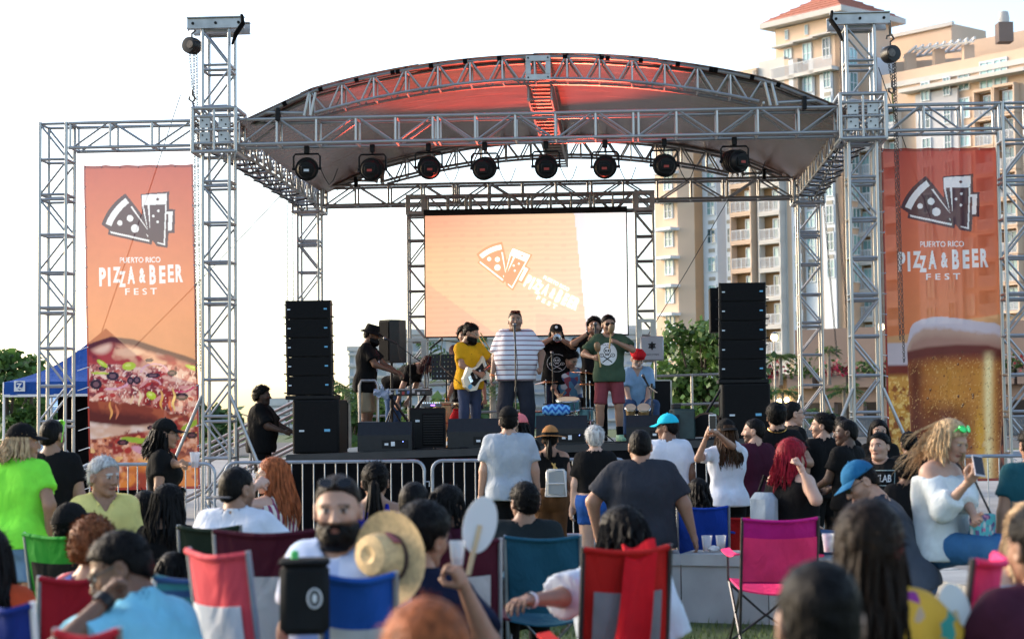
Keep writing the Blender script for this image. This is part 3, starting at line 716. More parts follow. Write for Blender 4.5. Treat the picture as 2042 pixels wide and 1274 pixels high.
def sleeve(th, u, v, wd=.60, m=None):
    """open cube of tubes round the tower where the beams land, with bolted plates"""
    m = m or METAL; c = st(u, v, BC + .02); hw, hh = wd / 2, .30; o = thing_part('sleeve_block', th)
    P = lambda i, j, k: c + ux * (hw * i) + uy * (hw * j) + uz * (hh * k)
    for i in (-1, 1):
        for j in (-1, 1):
            tube_obj('block_tube', P(i, j, -1), P(i, j, 1), .028, m, o); tube_obj('block_tube', P(i, -1, j), P(i, 1, j), .028, m, o); tube_obj('block_tube', P(-1, i, j), P(1, i, j), .028, m, o)
        tube_obj('block_tube', P(i * 0, -1, -1), P(i * 0, -1, 1), .02, m, o) if i > 0 else None
        for k in (-.62, 0, .62): tube_obj('block_tube', P(-1, i, k), P(1, i, k), .018, m, o); tube_obj('block_tube', P(i, -1, k), P(i, 1, k), .018, m, o)
    for i in (-1, 1):
        for k in (-1, 1):
            q = c + ux * (i * hw * .44) - uy * (hw - .012) + uz * (k * hh * .34)
            M = Matrix.Translation(q) @ SM3.to_4x4(); b = MB(); b.m = 0; b.box((-.075, -.006, -.075), (.075, .006, .075), None, .003)
            b.m = 1
            for bx, bz in ((-.03, .03), (.03, -.03)): b.lathe([(.011, 0), (.011, .012)], 8, Matrix.Translation((bx, -.006, bz)) @ Matrix.Rotation(R(90), 4, 'X'))
            b.build('bolt_plate', [m, BLACK], o, M)
    return o
def thing_part(name, parent):
    o = bpy.data.objects.new(name, None); o.empty_display_size = .1; return link(o, parent, W[parent])
def leg_brace(th, p, q, r=.024): tube_obj('outrigger', p, q, r, METAL, th)
def base_plate(th, p, w=.5):
    M = Matrix.Translation(p) @ SM3.to_4x4(); MB().box((-w, -w, 0), (w, w, .02), None, .004).build('base_plate', METAL_D, th, M)
def tower(label, u, v, top, w=.42, nb=13, block=True, head=True, m=None, z0=.02, braces=()):
    th = truss('truss_tower', label, st(u, v, z0), st(u, v, top), uy, w, w, nb, 'truss tower', .025, .016, m, double=3)
    if block: sleeve(th, u, v, .60 if head else .52, m)
    base_plate(th, st(u, v, 0))
    if head:
        M = stf(u, v, top); b = MB(); b.m = 0
        for y in (-.19, .19):
            b.box((-.40, y - .05, .0), (.40, y + .05, .014)); b.box((-.40, y - .05, .15), (.40, y + .05, .164)); b.box((-.40, y - .008, .014), (.40, y + .008, .15))
        b.m = 1
        for x in (-.32, 0, .32): b.lathe([(.02, 0), (.02, .014)], 10, Matrix.Translation((x, -.19 - .008, .08)) @ Matrix.Rotation(R(90), 4, 'X'))
        b.build('head_beam', [METAL, BLACK], th, M)
        b = MB(); sx = 1 if u < 0 else -1
        b.tube([(sx * .38, -.26, .17), (sx * .40, -.27, .05), (sx * .30, -.27, -.10), (sx * .24, -.24, -.24)], [.05, .07, .07, .03], 6, True, .4); b.build('canvas_strap', BLACKC, th, M, True)
    for (z1, du, dv, ln) in braces: leg_brace(th, st(u + .2 * np.sign(du) if du else u, v - .2, z1), st(u + du, v + dv, .03))
    return th
FL = tower('silver front truss tower beside the pizza banner, chain hoist on its left', -4.41, 0, 7.02, braces=((1.95, 1.0, -.25, 0), (1.95, -1.0, -.3, 0)))
FR = tower('silver front truss tower beside the beer banner, in front of the beige building', 4.41, 0, 6.86, braces=((1.95, -1.0, -.3, 0), (1.95, 1.0, -.3, 0)))
RL = tower('rear truss tower behind the stack of black speakers nearest the keyboard player', -4.41, 7.0, 5.80, .42, 11, True, False)
RRt = tower('rear truss tower in front of the beige building balconies', 4.41, 7.0, 5.80, .42, 11, True, False, braces=((1.95, -.9, -.3, 0), (1.95, .9, -.3, 0)))
OL = tower('outer truss tower at the far left edge carrying the pizza banner', -6.70, .0, BT, .42, 11, False, False)
ORt = tower('outer truss tower at the far right edge carrying the beer banner', 6.46, .0, BT, .42, 11, False, False)
truss('front_beam', 'long horizontal front truss beam with stage lamps hanging under it', st(-4.11, 0, BC), st(4.11, 0, BC), uy, .42, BH, 15, 'truss', double=5)
truss('rear_beam', 'horizontal rear truss beam just above the video wall', st(-4.15, 7, BC), st(4.15, 7, BC), uy, .42, BH, 14, 'truss', m=METAL_D, double=4)
truss('side_beam', 'side truss beam running back from the tower by the pizza banner, cables slung along it', st(-4.41, .32, BC), st(-4.41, 6.72, BC), ux, .42, BH, 14, 'truss', m=METAL_D, double=5)
truss('side_beam', 'side truss beam running back from the tower by the beer banner', st(4.41, .32, BC), st(4.41, 6.72, BC), ux, .42, BH, 14, 'truss', m=METAL_D, double=5)
truss('wing_beam', 'short truss beam above the pizza banner', st(-6.48, 0, BC), st(-4.72, 0, BC), uy, .42, BH, 3, 'truss', double=0)
truss('wing_beam', 'short truss beam above the beer banner', st(4.72, 0, BC), st(6.25, 0, BC), uy, .42, BH, 3, 'truss', double=0)
truss('wing_beam', 'truss beam end leaving the picture beyond the beer banner', st(6.68, 0, BC), st(8.4, 0, BC), uy, .42, BH, 3, 'truss', double=0)
# ---- arches
def arch_top(u):
    u = u - .05; a = abs(u)
    if a <= 3.14: Rr = 12.2; return 6.52 - (Rr - math.sqrt(Rr * Rr - u * u))
    return 6.11 - (a - 3.14) * (.36 / .82)
def arch_bot(u):
    u = u - .05; a = abs(u); Rr = 12.0
    return max(6.22 - (Rr - math.sqrt(Rr * Rr - u * u)) , 5.80)
def arch(label, v, m):
    th = thing('arch_truss', label, 'truss', st(0, v, 5.8)); n = 26; us = [-3.95 + 7.9 * i / n for i in range(n + 1)]
    for dv in (-.18, .18):
        MB().tube([st(u, v + dv, arch_top(u)) for u in us], .024, 8).build('chord', m, th, smooth=True)
        ub = [u for u in us if abs(u) <= 3.32]
        MB().tube([st(u, v + dv, arch_bot(u)) for u in ub], .024, 8).build('chord', m, th, smooth=True)
        for i in range(14):
            u0 = -3.1 + i * 6.2 / 14; u1 = u0 + 6.2 / 14; um = (u0 + u1) / 2
            tube_obj('brace', st(u0, v + dv, arch_bot(u0)), st(u0, v + dv, arch_top(u0)), .014, m, th, 8)
            tube_obj('diagonal', st(u0 + .03, v + dv, arch_top(u0) - .02), st(um, v + dv, arch_bot(um)), .014, m, th, 8)
            tube_obj('diagonal', st(um + .04, v + dv, arch_bot(um)), st(u1 - .03, v + dv, arch_top(u1) - .02), .014, m, th, 8)
    for i in range(15):
        u0 = -3.1 + i * 6.2 / 14
        tube_obj('brace', st(u0, v - .18, arch_bot(u0)), st(u0, v + .18, arch_bot(u0)), .018, m, th, 8); tube_obj('brace', st(u0, v - .18, arch_top(u0)), st(u0, v + .18, arch_top(u0)), .018, m, th, 8)
    for sg in (-1, 1):
        u0 = .05 + sg * 3.14
        for du in (0, .09): tube_obj('brace', st(u0 + sg * du, v - .18, arch_bot(u0) - .02), st(u0 + sg * (du - .07), v - .18, arch_top(u0) - .01), .024, m, th)
        tube_obj('brace', st(u0 + sg * .1, v - .18, 5.82), st(u0 + sg * .62, v - .18, 5.84), .024, m, th)
        part_clamp = MB().box((-.03, -.06, -.09), (.03, .06, .09), stf(u0 + sg * .45, v - .2, 5.80), .01).build('clamp', BLACK, th)
    b = MB(); b.m = 0; M = stf(.05, v - .2, 6.37)
    for (x0, x1, z0, z1) in ((-.17, .17, .09, .17), (-.17, .17, -.17, -.09), (-.17, -.10, -.09, .09), (.10, .17, -.09, .09)): b.box((x0, -.01, z0), (x1, .01, z1), None, .003)
    b.m = 1
    for x in (-.135, .135):
        for z in (-.135, .135): b.lathe([(.012, 0), (.012, .014)], 8, Matrix.Translation((x, -.01, z)) @ Matrix.Rotation(R(90), 4, 'X'))
    b.build('apex_plate', [m, BLACK], th, M)
    return th
fa = arch('curved arch truss across the front of the stage roof, black straps round it', 0, METAL)
ra = arch('curved arch truss at the back of the stage roof', 7.0, METAL_D)
for i, u in enumerate((-3.45, -2.95, -2.45, -1.95, -1.88, -1.42, -.95, -.48, .42, .92, 1.0, 1.45, 1.95, 2.4, 2.46, 2.95, 3.3)):
    z = arch_top(u); e = .03; d = Vector((1, 0, (arch_top(u + .05) - arch_top(u - .05)) / .1)).normalized()
    MB().tube([st(u - e * d.x, -.18, z - e * d.z), st(u + e * d.x, -.18, z + e * d.z)], .031, 8).build('strap', BLACKC, fa)
truss('spine_truss', 'ladder-like truss running back under the middle of the stage roof', st(.05, .2, 6.14), st(.05, 6.8, 6.14), ux, .36, .30, 22, 'truss', .02, .013, METAL_D, double=0, diag=False)
# ---- roof skin
def roof_mat():
    m, n, l, b = nt('roof_vinyl'); b.inputs['Roughness'].default_value = .27; b.inputs['Specular IOR Level'].default_value = .6
    nz, r = noise_var(n, l, b, (.165, .082, .060), .38, 3, 6, stretch=(.5, 3, 3)); bump(n, l, b, nz.outputs['Fac'], .25, .02); return m
ROOF = roof_mat()
rf = thing('stage_roof', 'curved dark vinyl roof stretched over the stage arches', 'roof', st(0, 0, 6))
def roof_z(u): return (arch_top(u) + .032) if abs(u) < 3.95 else arch_top(3.95 * np.sign(u)) + .032 - (abs(u) - 3.95) * .45
ed = [-4.15, -3.2, -1.62, 0.02, 1.66, 3.25, 4.2]
for i in range(6):
    u0, u1 = ed[i] - .03, ed[i + 1] + .03; zo = .009 * (i % 2)
    MB().grid(lambda s, t: st(u0 + (u1 - u0) * s, -.22 + 7.5 * t, roof_z(u0 + (u1 - u0) * s) + zo - .05 * math.sin(math.pi * min(1, max(0, (-.22 + 7.5 * t) / 7)))), 10, 8, -.006).build('roof_panel', ROOF, rf, smooth=True)
# ---- video wall and its goalpost
GV = 5.4
truss('screen_tower', 'dull truss upright to the keyboard side of the video wall', st(-2.29, GV, zd(-2) + .02), st(-2.29, GV, 5.02), uy, .33, .33, 9, 'truss tower', .02, .013, METAL_D, double=0)
truss('screen_tower', 'dull truss upright beside the video wall, grey box fixed low on it', st(1.53, GV, zd(1.5) + .02), st(1.53, GV, 5.02), uy, .33, .33, 9, 'truss tower', .02, .013, METAL_D, double=0)
gb = truss('screen_beam', 'truss crossbeam holding up the video wall', st(-2.46, GV, 5.19), st(1.70, GV, 5.19), uy, .33, .33, 12, 'truss', .02, .013, METAL_D, double=3)
for u in (-2.29, 1.53):
    b = MB()
    for (x0, x1, z0, z1) in ((-.17, .17, .11, .17), (-.17, .17, -.17, -.11), (-.17, -.09, -.11, .11), (.09, .17, -.11, .11)): b.box((x0, -.012, z0), (x1, .012, z1), None, .003)
    b.build('corner_plate', METAL_D, gb, stf(u, GV - .18, 5.19)); 
    b = MB()
    for (x0, x1, z0, z1) in ((-.16, .16, .14, .2), (-.16, .16, -.2, -.14), (-.16, -.07, -.14, .14), (.07, .16, -.14, .14)): b.box((x0, -.012, z0), (x1, .012, z1), None, .003)
    b.build('corner_plate', METAL, gb, stf(u, GV - .18, 2.75 if u < 0 else 3.02))
# logo drawing shared by the banners and the screen (unit: banner pixels, x right, y down)
def pix(p): return [(x, -y) for x, y in p]
def arcpts(cx, cy, r, a0, a1, n=14): return [(cx + r * math.cos(R(a0 + (a1 - a0) * i / n)), cy + r * math.sin(R(a0 + (a1 - a0) * i / n))) for i in range(n + 1)]
AP = (1920, 463)                                     # tip of the pizza slice in photo pixels
LOGO_BACK = [  # plum outline shapes
    arcpts(1914, 462, 129, 201, 238) + [(1862, 372), (1881, 397), (1879, 354), (1940, 349), (1939, 386), (1952, 387), (1950, 436), (1937, 436), (1934, 466), (1911, 462), (1902, 450), (1900, 459), (1807, 437), (1809, 427)]]
LOGO_WHITE = [arcpts(1914, 462, 121, 203, 236) + arcpts(1914, 462, 108, 236, 203), [(1812, 430), (1813, 434), (1895, 453), (1895, 449)], [(1856, 380), (1860, 379), (1893, 428), (1891, 427)], [(1889, 437), (1893, 444), (1893, 440)],
    [(1881, 356), (1935, 353), (1934, 376), (1881, 377)], [(1881, 377), (1885, 377), (1892, 425), (1889, 414)], [(1893, 377), (1898, 377), (1897, 425)], [(1931, 377), (1934, 376), (1929, 461), (1912, 456), (1913, 454), (1926, 457)],
    [(1933, 391), (1947, 391), (1944, 431), (1936, 431), (1937, 396), (1933, 396)]]
LOGO_DOTS = [(1833, 413, 5.6), (1855, 404, 7), (1865, 425, 8.5), (1916, 389, 2.8), (1905, 400, 2.8), (1914, 412, 2.8)]
WORDS = [('PUERTO RICO', 1875, 490, 87, 11.5, 0), ('P', 1794, 524, 14, 39, 1), ('I', 1808, 524, 6, 39, 1), ('Z', 1824, 520, 17, 33, 1), ('Z', 1836, 529, 14, 33, 1), ('A', 1855, 521, 16, 37, 1), ('&', 1879, 522, 14, 31, 1), ('B', 1901, 521, 14, 40, 1), ('E', 1922, 521, 13, 37, 1), ('E', 1940, 519, 13, 37, 1), ('R', 1958, 519, 16, 37, 1), ('FEST', 1876, 555, 68, 13, 0)]
def tri_poly(b, poly, fx, off):
    from mathutils.geometry import tessellate_polygon
    t = tessellate_polygon([[Vector((x, -y, 0)) for x, y in poly]]); b.add([fx(x, y, off) for x, y in poly], [tuple(q) for q in t])
def draw_logo(fx, white, back, parent, M, words=True, word_fx=None):
    """fx(px, py, lift) -> point in the parent's frame"""
    if back:
        b = MB()
        for p in LOGO_BACK: tri_poly(b, p, fx, .007)
        for x, y, r in LOGO_DOTS: pass
        b.build('logo_outline', back, parent, M)
    b = MB()
    for p in LOGO_WHITE: tri_poly(b, p, fx, .014)
    for x, y, r in LOGO_DOTS: tri_poly(b, arcpts(x, y, r, 0, 344, 14), fx, .014)
    b.build('logo', white, parent, M)
    if back:
        b = MB(); tri_poly(b, arcpts(1915, 365, 3, 0, 344, 12), fx, .017); b.build('logo_bubble', back, parent, M)
    wf = word_fx or fx
    for s, cx, cy, w, h, heavy in WORDS:
        if s in ('PUERTO RICO', 'FEST'): v, f = text_mesh(s.replace('', ' ').strip() if s == 'FEST' else s, 1, 1, .012)
        else: v, f = text_mesh(s, 1, 1, .045)
        v = np.array(v)[:, :2]; mn, mx = v.min(0), v.max(0); v = (v - (mn + mx) / 2) / (mx - mn) * np.array([w, h])
        b = MB(); b.add([wf(cx + x, cy - y, .008) for x, y in v], f); b.build('lettering', white, parent, M)
# screen
sw0, sw1, sz0, sz1 = -2.13, 1.225, 2.97, 4.99
scr = thing('video_wall', 'bright video wall showing a peach picture with the pizza and beer logo', 'screen', M=stf((sw0 + sw1) / 2, GV - .23, sz0))
hwid = (sw1 - sw0) / 2; hh = sz1 - sz0
def scr_paint(x, z):
    x = (x + hwid) / (2 * hwid); z = z / hh
    c = np.stack([np.full_like(x, 1.0), .58 + .17 * x + .06 * z, .33 + .24 * x + .02 * z], 1)
    red = np.exp(-((x / .35) ** 2 + ((1 - z) / .25) ** 2)); c[:, 1] -= .16 * red; c[:, 2] -= .05 * red
    tri = (z < .45 - 1.25 * x); c[tri] = c[tri] * np.array([.97, .86, .92])
    tri2 = (x > .55) & (z < .18 - .3 * (x - .55)); c[tri2] *= np.array([1, .93, .95])
    edge = .745 + .055 * (1 - z); rt = x > edge; c[rt] = np.array([1.0, .98, .96]); m = (x > edge) & (x < edge + .05); c[m] = np.array([1.0, .93, .96])
    ln = .965 + .035 * np.sin(z * 150 + .4 * np.sin(x * 30)); dots = 1 - .05 * ((np.sin(x * 75) > .6) & (np.sin(z * 62) > .55))
    c[~rt] *= (ln * dots)[~rt][:, None]; return c
nx, nz = 170, 110; X, Z = np.meshgrid(np.linspace(-hwid, hwid, nx), np.linspace(0, hh, nz), indexing='ij'); idx = np.arange(nx * nz).reshape(nx, nz)
q = np.stack([idx[:-1, :-1], idx[1:, :-1], idx[1:, 1:], idx[:-1, 1:]], -1).reshape(-1, 4)
inst('screen_face', mesh_np('screen_face', np.stack([X.ravel(), np.zeros(nx * nz), Z.ravel()], 1), q, attr_mat('led_face', .5, .2, .0, emit=.25), False, scr_paint(X.ravel(), Z.ravel())), scr, W[scr])
part('screen_cabinet', BLACK, scr, lambda b: b.box((-hwid - .02, .012, -.02), (hwid + .02, .14, hh + .02)))
part('top_bar', BLACK, scr, lambda b: b.box((-hwid - .02, -.03, hh + .022), (hwid + .02, .12, hh + .10)))
part('hanger', METAL_D, scr, lambda b: [b.tube([(x, .03, hh + .1), (x, .03, hh + .17)], .012, 6) for x in np.linspace(-hwid + .2, hwid - .2, 9)])
LEDW = emis('led_white', (1, .97, .92), .42)
def scr_fx(x, y, off, A=26, cx=1878, cy=412, s=.0058, X0=-.37, Z0=1.17):
    dx, dy = (x - cx) * s, -(y - cy) * s; a = R(-A); return Vector((X0 + dx * math.cos(a) - dy * math.sin(a), -off, Z0 + dx * math.sin(a) + dy * math.cos(a)))
def scr_wf(x, y, off): return scr_fx(x, y, off, 28, 1876, 522, .0054, .43, .70)
draw_logo(scr_fx, LEDW, emis('led_coral', (1, .44, .24), .25), scr, W[scr], True, scr_wf)
# grey box on the screen upright
gx = thing('grey_box', 'grey equipment box with a triangular emblem on the screen upright', 'box', M=stf(1.62, GV - .36, 2.52))
part('box_shell', mat('grey_enamel', (.36, .37, .40), .45, .2, .06, 4), gx, lambda b: b.box((-.19, -.10, 0), (.19, .10, .40), None, .02), True)
def emb(b):
    for k in (0, 180):
        p = [(.075 * math.sin(R(k + 120 * i)), .075 * math.cos(R(k + 120 * i))) for i in range(3)]; pi_ = [(x * .62, z * .62) for x, z in p]
        for i in range(3):
            j = (i + 1) % 3; b.add([Vector((x, -.104 - .001 * (k > 0), .24 + z)) for x, z in (p[i], p[j], pi_[j], pi_[i])], [(0, 1, 2, 3)])
    b.sphere((0, -.104, .24), (.022, .003, .03), 10, 6)
part('emblem', BLACK, gx, emb)
def vt(b):
    v, f = text_mesh('ANGO SYSTEMS', .035, .9); b.add([(x, -.1025, .085 + y) for x, y, z in v], f)
part('lettering', BLACK, gx, vt)
# ---- deck
dk = thing('stage_deck', 'black stage platform with a black cloth skirt', 'stage', M=stf(0, 0, 0))
U0, U1, V0, V1 = -3.45, 3.35, -.15, 6.6
DECKM = mat('deck_plywood', (.022, .021, .021), .55, 0, .4, 3, .2, .01)
for i in range(6):
    for j in range(3):
        a0, a1 = U0 + (U1 - U0) * i / 6 + .004, U0 + (U1 - U0) * (i + 1) / 6 - .004; b0, b1 = V0 + (V1 - V0) * j / 3 + .004, V0 + (V1 - V0) * (j + 1) / 3 - .004
        b = MB(); v = [(a, c, zd(a) + dz) for a in (a0, a1) for c in (b0, b1) for dz in (-.09, 0)]; b.add(v, [(0, 1, 3, 2), (4, 6, 7, 5), (0, 4, 5, 1), (2, 3, 7, 6), (0, 2, 6, 4), (1, 5, 7, 3)]); b.build('deck_panel', DECKM, dk, W[dk])
def sk(b):
    b.grid(lambda s, t: (U0 + (U1 - U0) * s, V0 - .012 - .022 * math.sin(s * 170) * (1 - t * .9), .01 + (zd(U0 + (U1 - U0) * s) - .10) * t), 220, 4, .004)
    for u in (U0, U1): b.grid(lambda s, t: (u + (.012 + .022 * math.sin(s * 150) * (1 - t * .9)) * (1 if u > 0 else -1), V0 + (V1 - V0) * s, .01 + (zd(u) - .10) * t), 160, 3, .004)
part('skirt', BLACKC, dk, sk, True)
part('deck_lip', DECKM, dk, lambda b: b.add([(u, V0 - .02 - y, zd(u) + z) for u in (U0, U1) for y in (0, .012) for z in (-.10, -.012)], [(0, 1, 3, 2), (4, 6, 7, 5), (0, 4, 5, 1), (2, 3, 7, 6), (0, 2, 6, 4), (1, 5, 7, 3)]))
for i in range(7):
    for j in range(4): part('deck_leg', METAL_D, dk, lambda b: b.tube([(U0 + .2 + i * 1.06, V0 + .3 + j * 2, 0), (U0 + .2 + i * 1.06, V0 + .3 + j * 2, 1.05)], .03, 6))
# guard rails
def rail(label, pts, posts, name='guard_rail'):
    th = thing(name, label, 'railing', st(*pts[0][:2], 0))
    for dz in (1.02, .52): tube_obj('rail_tube', st(pts[0][0], pts[0][1], pts[0][2] + dz), st(pts[1][0], pts[1][1], pts[1][2] + dz), .022, METAL, th)
    for k in posts:
        p = Vector(pts[0]).lerp(Vector(pts[1]), k); tube_obj('post', st(p.x, p.y, p.z + .01), st(p.x, p.y, p.z + 1.04), .022, METAL, th)
rail('silver guard rail along the back of the stage in front of the leafy tree', [(.4, 6.45, zd(1)), (3.3, 6.45, zd(3.3))], (0, .33, .66, 1))
rail('silver guard rail along the back of the stage behind the guitarist', [(-3.3, 6.45, zd(-3.3)), (.3, 6.45, zd(.3))], (0, .25, .5, .75, 1))
lp = thing('guard_rail', 'upright silver rail loop at the top of the stage steps beside the speakers', 'railing', M=stf(-2.62, 1.9, zd(-2.6)))
part('loop', METAL, lp, lambda b: [b.tube([(-.13, 0, 0), (-.13, 0, .95), (-.10, 0, 1.02), (.10, 0, 1.02), (.14, 0, .95), (.14, 0, 0)], .024, 8), b.tube([(-.13, 0, .4), (.14, 0, .4)], .02, 8)], True)
sr = thing('stair_rail', 'sloping silver stair rails beside the man in black', 'railing', M=stf(-3.6, 2.0, 0))
part('rail_tube', METAL, sr, lambda b: [b.tube([(0, y, 1.95 - dz), (-2.1, y, .95 - dz)], .024, 8) for y in (0, .9) for dz in (0, .18, .62)] + [b.tube([(x, y, 0), (x, y, 1.95 + x * .476)], .022, 8) for y in (0, .9) for x in (-2.05, -1.0, -.02)], True)
part('stair_tread', METAL_D, sr, lambda b: [b.box((-.3 - i * .3, .02, 1.0 - i * .2), (-.02 - i * .3, .88, 1.03 - i * .2)) for i in range(5)])
# ---- hanging lamps
LAMP = mat('lamp_black', (.005, .005, .0055), .5, 0, .3, 20, .1, .002, spec=.2)
DECALR = mat('red_label', (.35, .04, .03), .5)
HEXW = mat('white_sticker', (.6, .62, .64), .5, 0, .1)
def lamp(px, py, yaw, tilt, which):
    D = 24 - (px - 1066) / 146 * .0645; p = at(px, py, D); v = 0
    th = thing('stage_lamp', 'black round stage lamp under the front beam, ' + which, 'stage lamp', M=Matrix.Translation(p) @ Matrix.Rotation(R(-3.7), 4, 'Z'), group='stage lamps under the front beam')
    zt = BB - p.z - .02
    bm = Matrix.Rotation(R(yaw), 4, 'Z') @ Matrix.Rotation(R(90 + tilt), 4, 'X')      # can axis points away from the camera and down
    part('lamp_can', LAMP, th, lambda b: [b.lathe([(.06, .19), (.11, .185), (.135, .13), (.15, .05), (.155, -.05), (.15, -.12), (.135, -.15), (.13, -.10)], 20, bm), b.box((-.075, -.06, .165), (.075, .06, .215), bm, .01)] + [b.lathe([(.160, .10 - .05 * i), (.160, .115 - .05 * i)], 20, bm) for i in range(4)], True)
    part('yoke', LAMP, th, lambda b: [b.tube([(-.185, 0, 0), (-.185, 0, .17), (-.16, 0, .205), (.16, 0, .205), (.185, 0, .17), (.185, 0, 0)], .014, 6), b.lathe([(.02, -.205), (.02, .205)], 8, Matrix.Rotation(R(90), 4, 'Y'))], True)
    part('clamp', BLACK, th, lambda b: [b.tube([(0, 0, .2), (0, 0, zt)], .014, 6), b.box((-.035, -.04, zt - .08), (.035, .04, zt + .03), None, .008)])
    part('label_plate', DECALR if int(px) % 2 else HEXW, th, lambda b: b.box((-.035, -.02, .214), (.035, .012, .218), bm))
    part('cable', BLACK, th, lambda b: b.tube([(.19, .02, 0), (.24, .04, -.12), (.30, .05, -.22), (.36, .05, -.16), (.42, .06, .0)], .006, 5), True)
for i, (a, b_, y, t) in enumerate(((612, 337, 8, 12), (743, 338, -4, 10), (855, 334, 10, 14), (967, 336, -5, 12), (1089, 332, 4, 16), (1207, 333, -3, 12), (1325, 330, 6, 10), (1465, 322, 30, 8))):
    lamp(a, b_, y, t, ('first', 'second', 'third', 'fourth', 'fifth', 'sixth', 'seventh', 'last, nearest the beer banner')[i] + (' from the pizza banner' if i < 7 else ''))
# ---- hoists and chains
def chain(b, p0, p1, link_=.05, r=.006, wd=.017):
    p0 = Vector(p0); p1 = Vector(p1); d = p1 - p0; n = int(d.length / (link_ * .78)); t = d.normalized(); a = t.orthogonal().normalized(); c = t.cross(a)
    for i in range(n):
        m = p0 + t * (i + .5) * d.length / n; s = a if i % 2 else c; pts = [m + t * (link_ / 2 * math.sin(k * math.pi / 3)) + s * (wd * math.cos(k * math.pi / 3)) for k in range(6)]; pts.append(pts[0]); b.tube(pts, r, 3, False)
def hoist(label, u, zt, ztop_hook, body_z, hook_z, side, tie):
    th = thing('chain_hoist', label, 'hoist', st(u, -.05, body_z)); P = lambda x, y, z: st(u + x, -.05 + y, z)
    b = MB(); b.lathe([(.05, -.09), (.11, -.085), (.12, -.03), (.12, .03), (.11, .085), (.05, .09)], 18, Matrix.Translation(P(0, 0, body_z)) @ Matrix.Rotation(R(-3.7) + R(25 * side), 4, 'Z') @ Matrix.Rotation(R(90), 4, 'X')); b.build('hoist_body', RUBBER, th, smooth=True)
    b = MB(); b.lathe([(.06, .0), (.055, .012)], 14, Matrix.Translation(P(.0, -.10, body_z)) @ Matrix.Rotation(R(-3.7) + R(25 * side), 4, 'Z') @ Matrix.Rotation(R(90), 4, 'X')); b.build('hoist_cap', CHAINM, th, smooth=True)
    b = MB(); b.tube([P(0, 0, body_z + .11), P(0, 0, body_z + .17), P(.05, 0, body_z + .21), P(.02, 0, body_z + .27), P(-.04, 0, body_z + .25), P(-.05, 0, body_z + .21)], .014, 6); b.tube([P(0, 0, body_z + .25), P(0, 0, ztop_hook)], .02, 6); b.build('top_hook', CHAINM, th, smooth=True)
    b = MB(); chain(b, P(-.03, 0, body_z - .1), P(.01, 0, hook_z + .12)); chain(b, P(.03, 0, body_z - .1), P(.05, .05, 2.2 if side < 0 else 2.6)); chain(b, P(.06, .03, body_z - .08), P(.10, .09, 2.3)); b.build('chain', CHAINM, th)
    b = MB(); b.tube([P(.01, 0, hook_z + .12), P(.01, 0, hook_z + .05), P(.05, 0, hook_z), P(.01, 0, hook_z - .05), P(-.04, 0, hook_z - .01), P(-.03, 0, hook_z + .03)], .016, 6); b.build('bottom_hook', CHAINM, th, smooth=True)
    b = MB(); b.tube([P(.01, 0, hook_z - .05), P(.03, .04, hook_z - .25), P(.03, .06, BT - .1)], .022, 6, True, .5); b.build('sling', tie, th, smooth=True)
hoist('black chain hoist hanging from the head of the tower by the pizza banner', -4.78, 7.1, 7.06, 6.82, 6.08, -1, mat('sling_blue', (.03, .05, .12), .8))
hoist('black chain hoist hanging from the head of the tower by the beer banner', 4.83, 6.9, 6.93, 6.47, 5.98, 1, mat('sling_green', (.18, .20, .05), .8))
b = thing('rear_chain', 'rusty lifting chains hanging by the rear tower near the beer banner', 'chain', st(4.9, 6.8, 2.2)); c = MB(); chain(c, st(4.62, 6.5, 5.4), st(4.80, 6.5, 2.6)); chain(c, st(4.85, 6.5, 5.4), st(5.1, 6.5, 1.6)); c.build('chain', CHAINM, b)
b = thing('rear_chain', 'lifting chains hanging beside the speaker stack near the keyboard player', 'chain', st(-4.9, 6.8, 2.2)); c = MB(); chain(c, st(-4.72, 6.5, 5.4), st(-4.70, 6.5, 1.4)); chain(c, st(-4.62, 6.5, 5.4), st(-4.60, 6.5, 1.2)); c.build('chain', CHAINM, b)
# cables slung under the side beams
for sg in (-1, 1):
    c = MB()
    for i in range(9):
        v0, v1 = .4 + i * .7, .4 + (i + 1) * .7; c.tube([st(sg * (4.2 + .03 * i), v0 + (v1 - v0) * t, BB - .02 - .10 * math.sin(math.pi * t)) for t in (0, .25, .5, .75, 1)], .012, 5)
        c.tube([st(sg * 4.62, v0, BB - .01), st(sg * 4.4, v0 + .2, BB - .06), st(sg * 4.2, v0 + .3, BB - .01)], .012, 5)
    tag(c.build('cable_run', RUBBER, smooth=True), 'black cables tied along the side beam by the ' + ('pizza' if sg < 0 else 'beer') + ' banner', 'cable')
# guy wires
for lab, a, b_ in (('thin dark guy wire slanting from the rear tower down behind the grey box', st(3.0, 6.6, 5.35), at(1285, 680, 29.6)), ('thin dark guy wire slanting behind the pizza banner', at(360, 190, 24.8), at(190, 700, 25.6)), ('thin dark guy wire crossing behind the lower pizza banner', at(560, 390, 27), at(240, 720, 26)), ('thin guy wire dropping behind the beer banner', at(1752, 135, 24.9), at(1900, 560, 26))):
    o = tag(MB().tube([a, a.lerp(b_, .5) + Vector((0, 0, -.03)), b_], .007, 5).build('guy_wire', RUBBER), lab, 'wire')
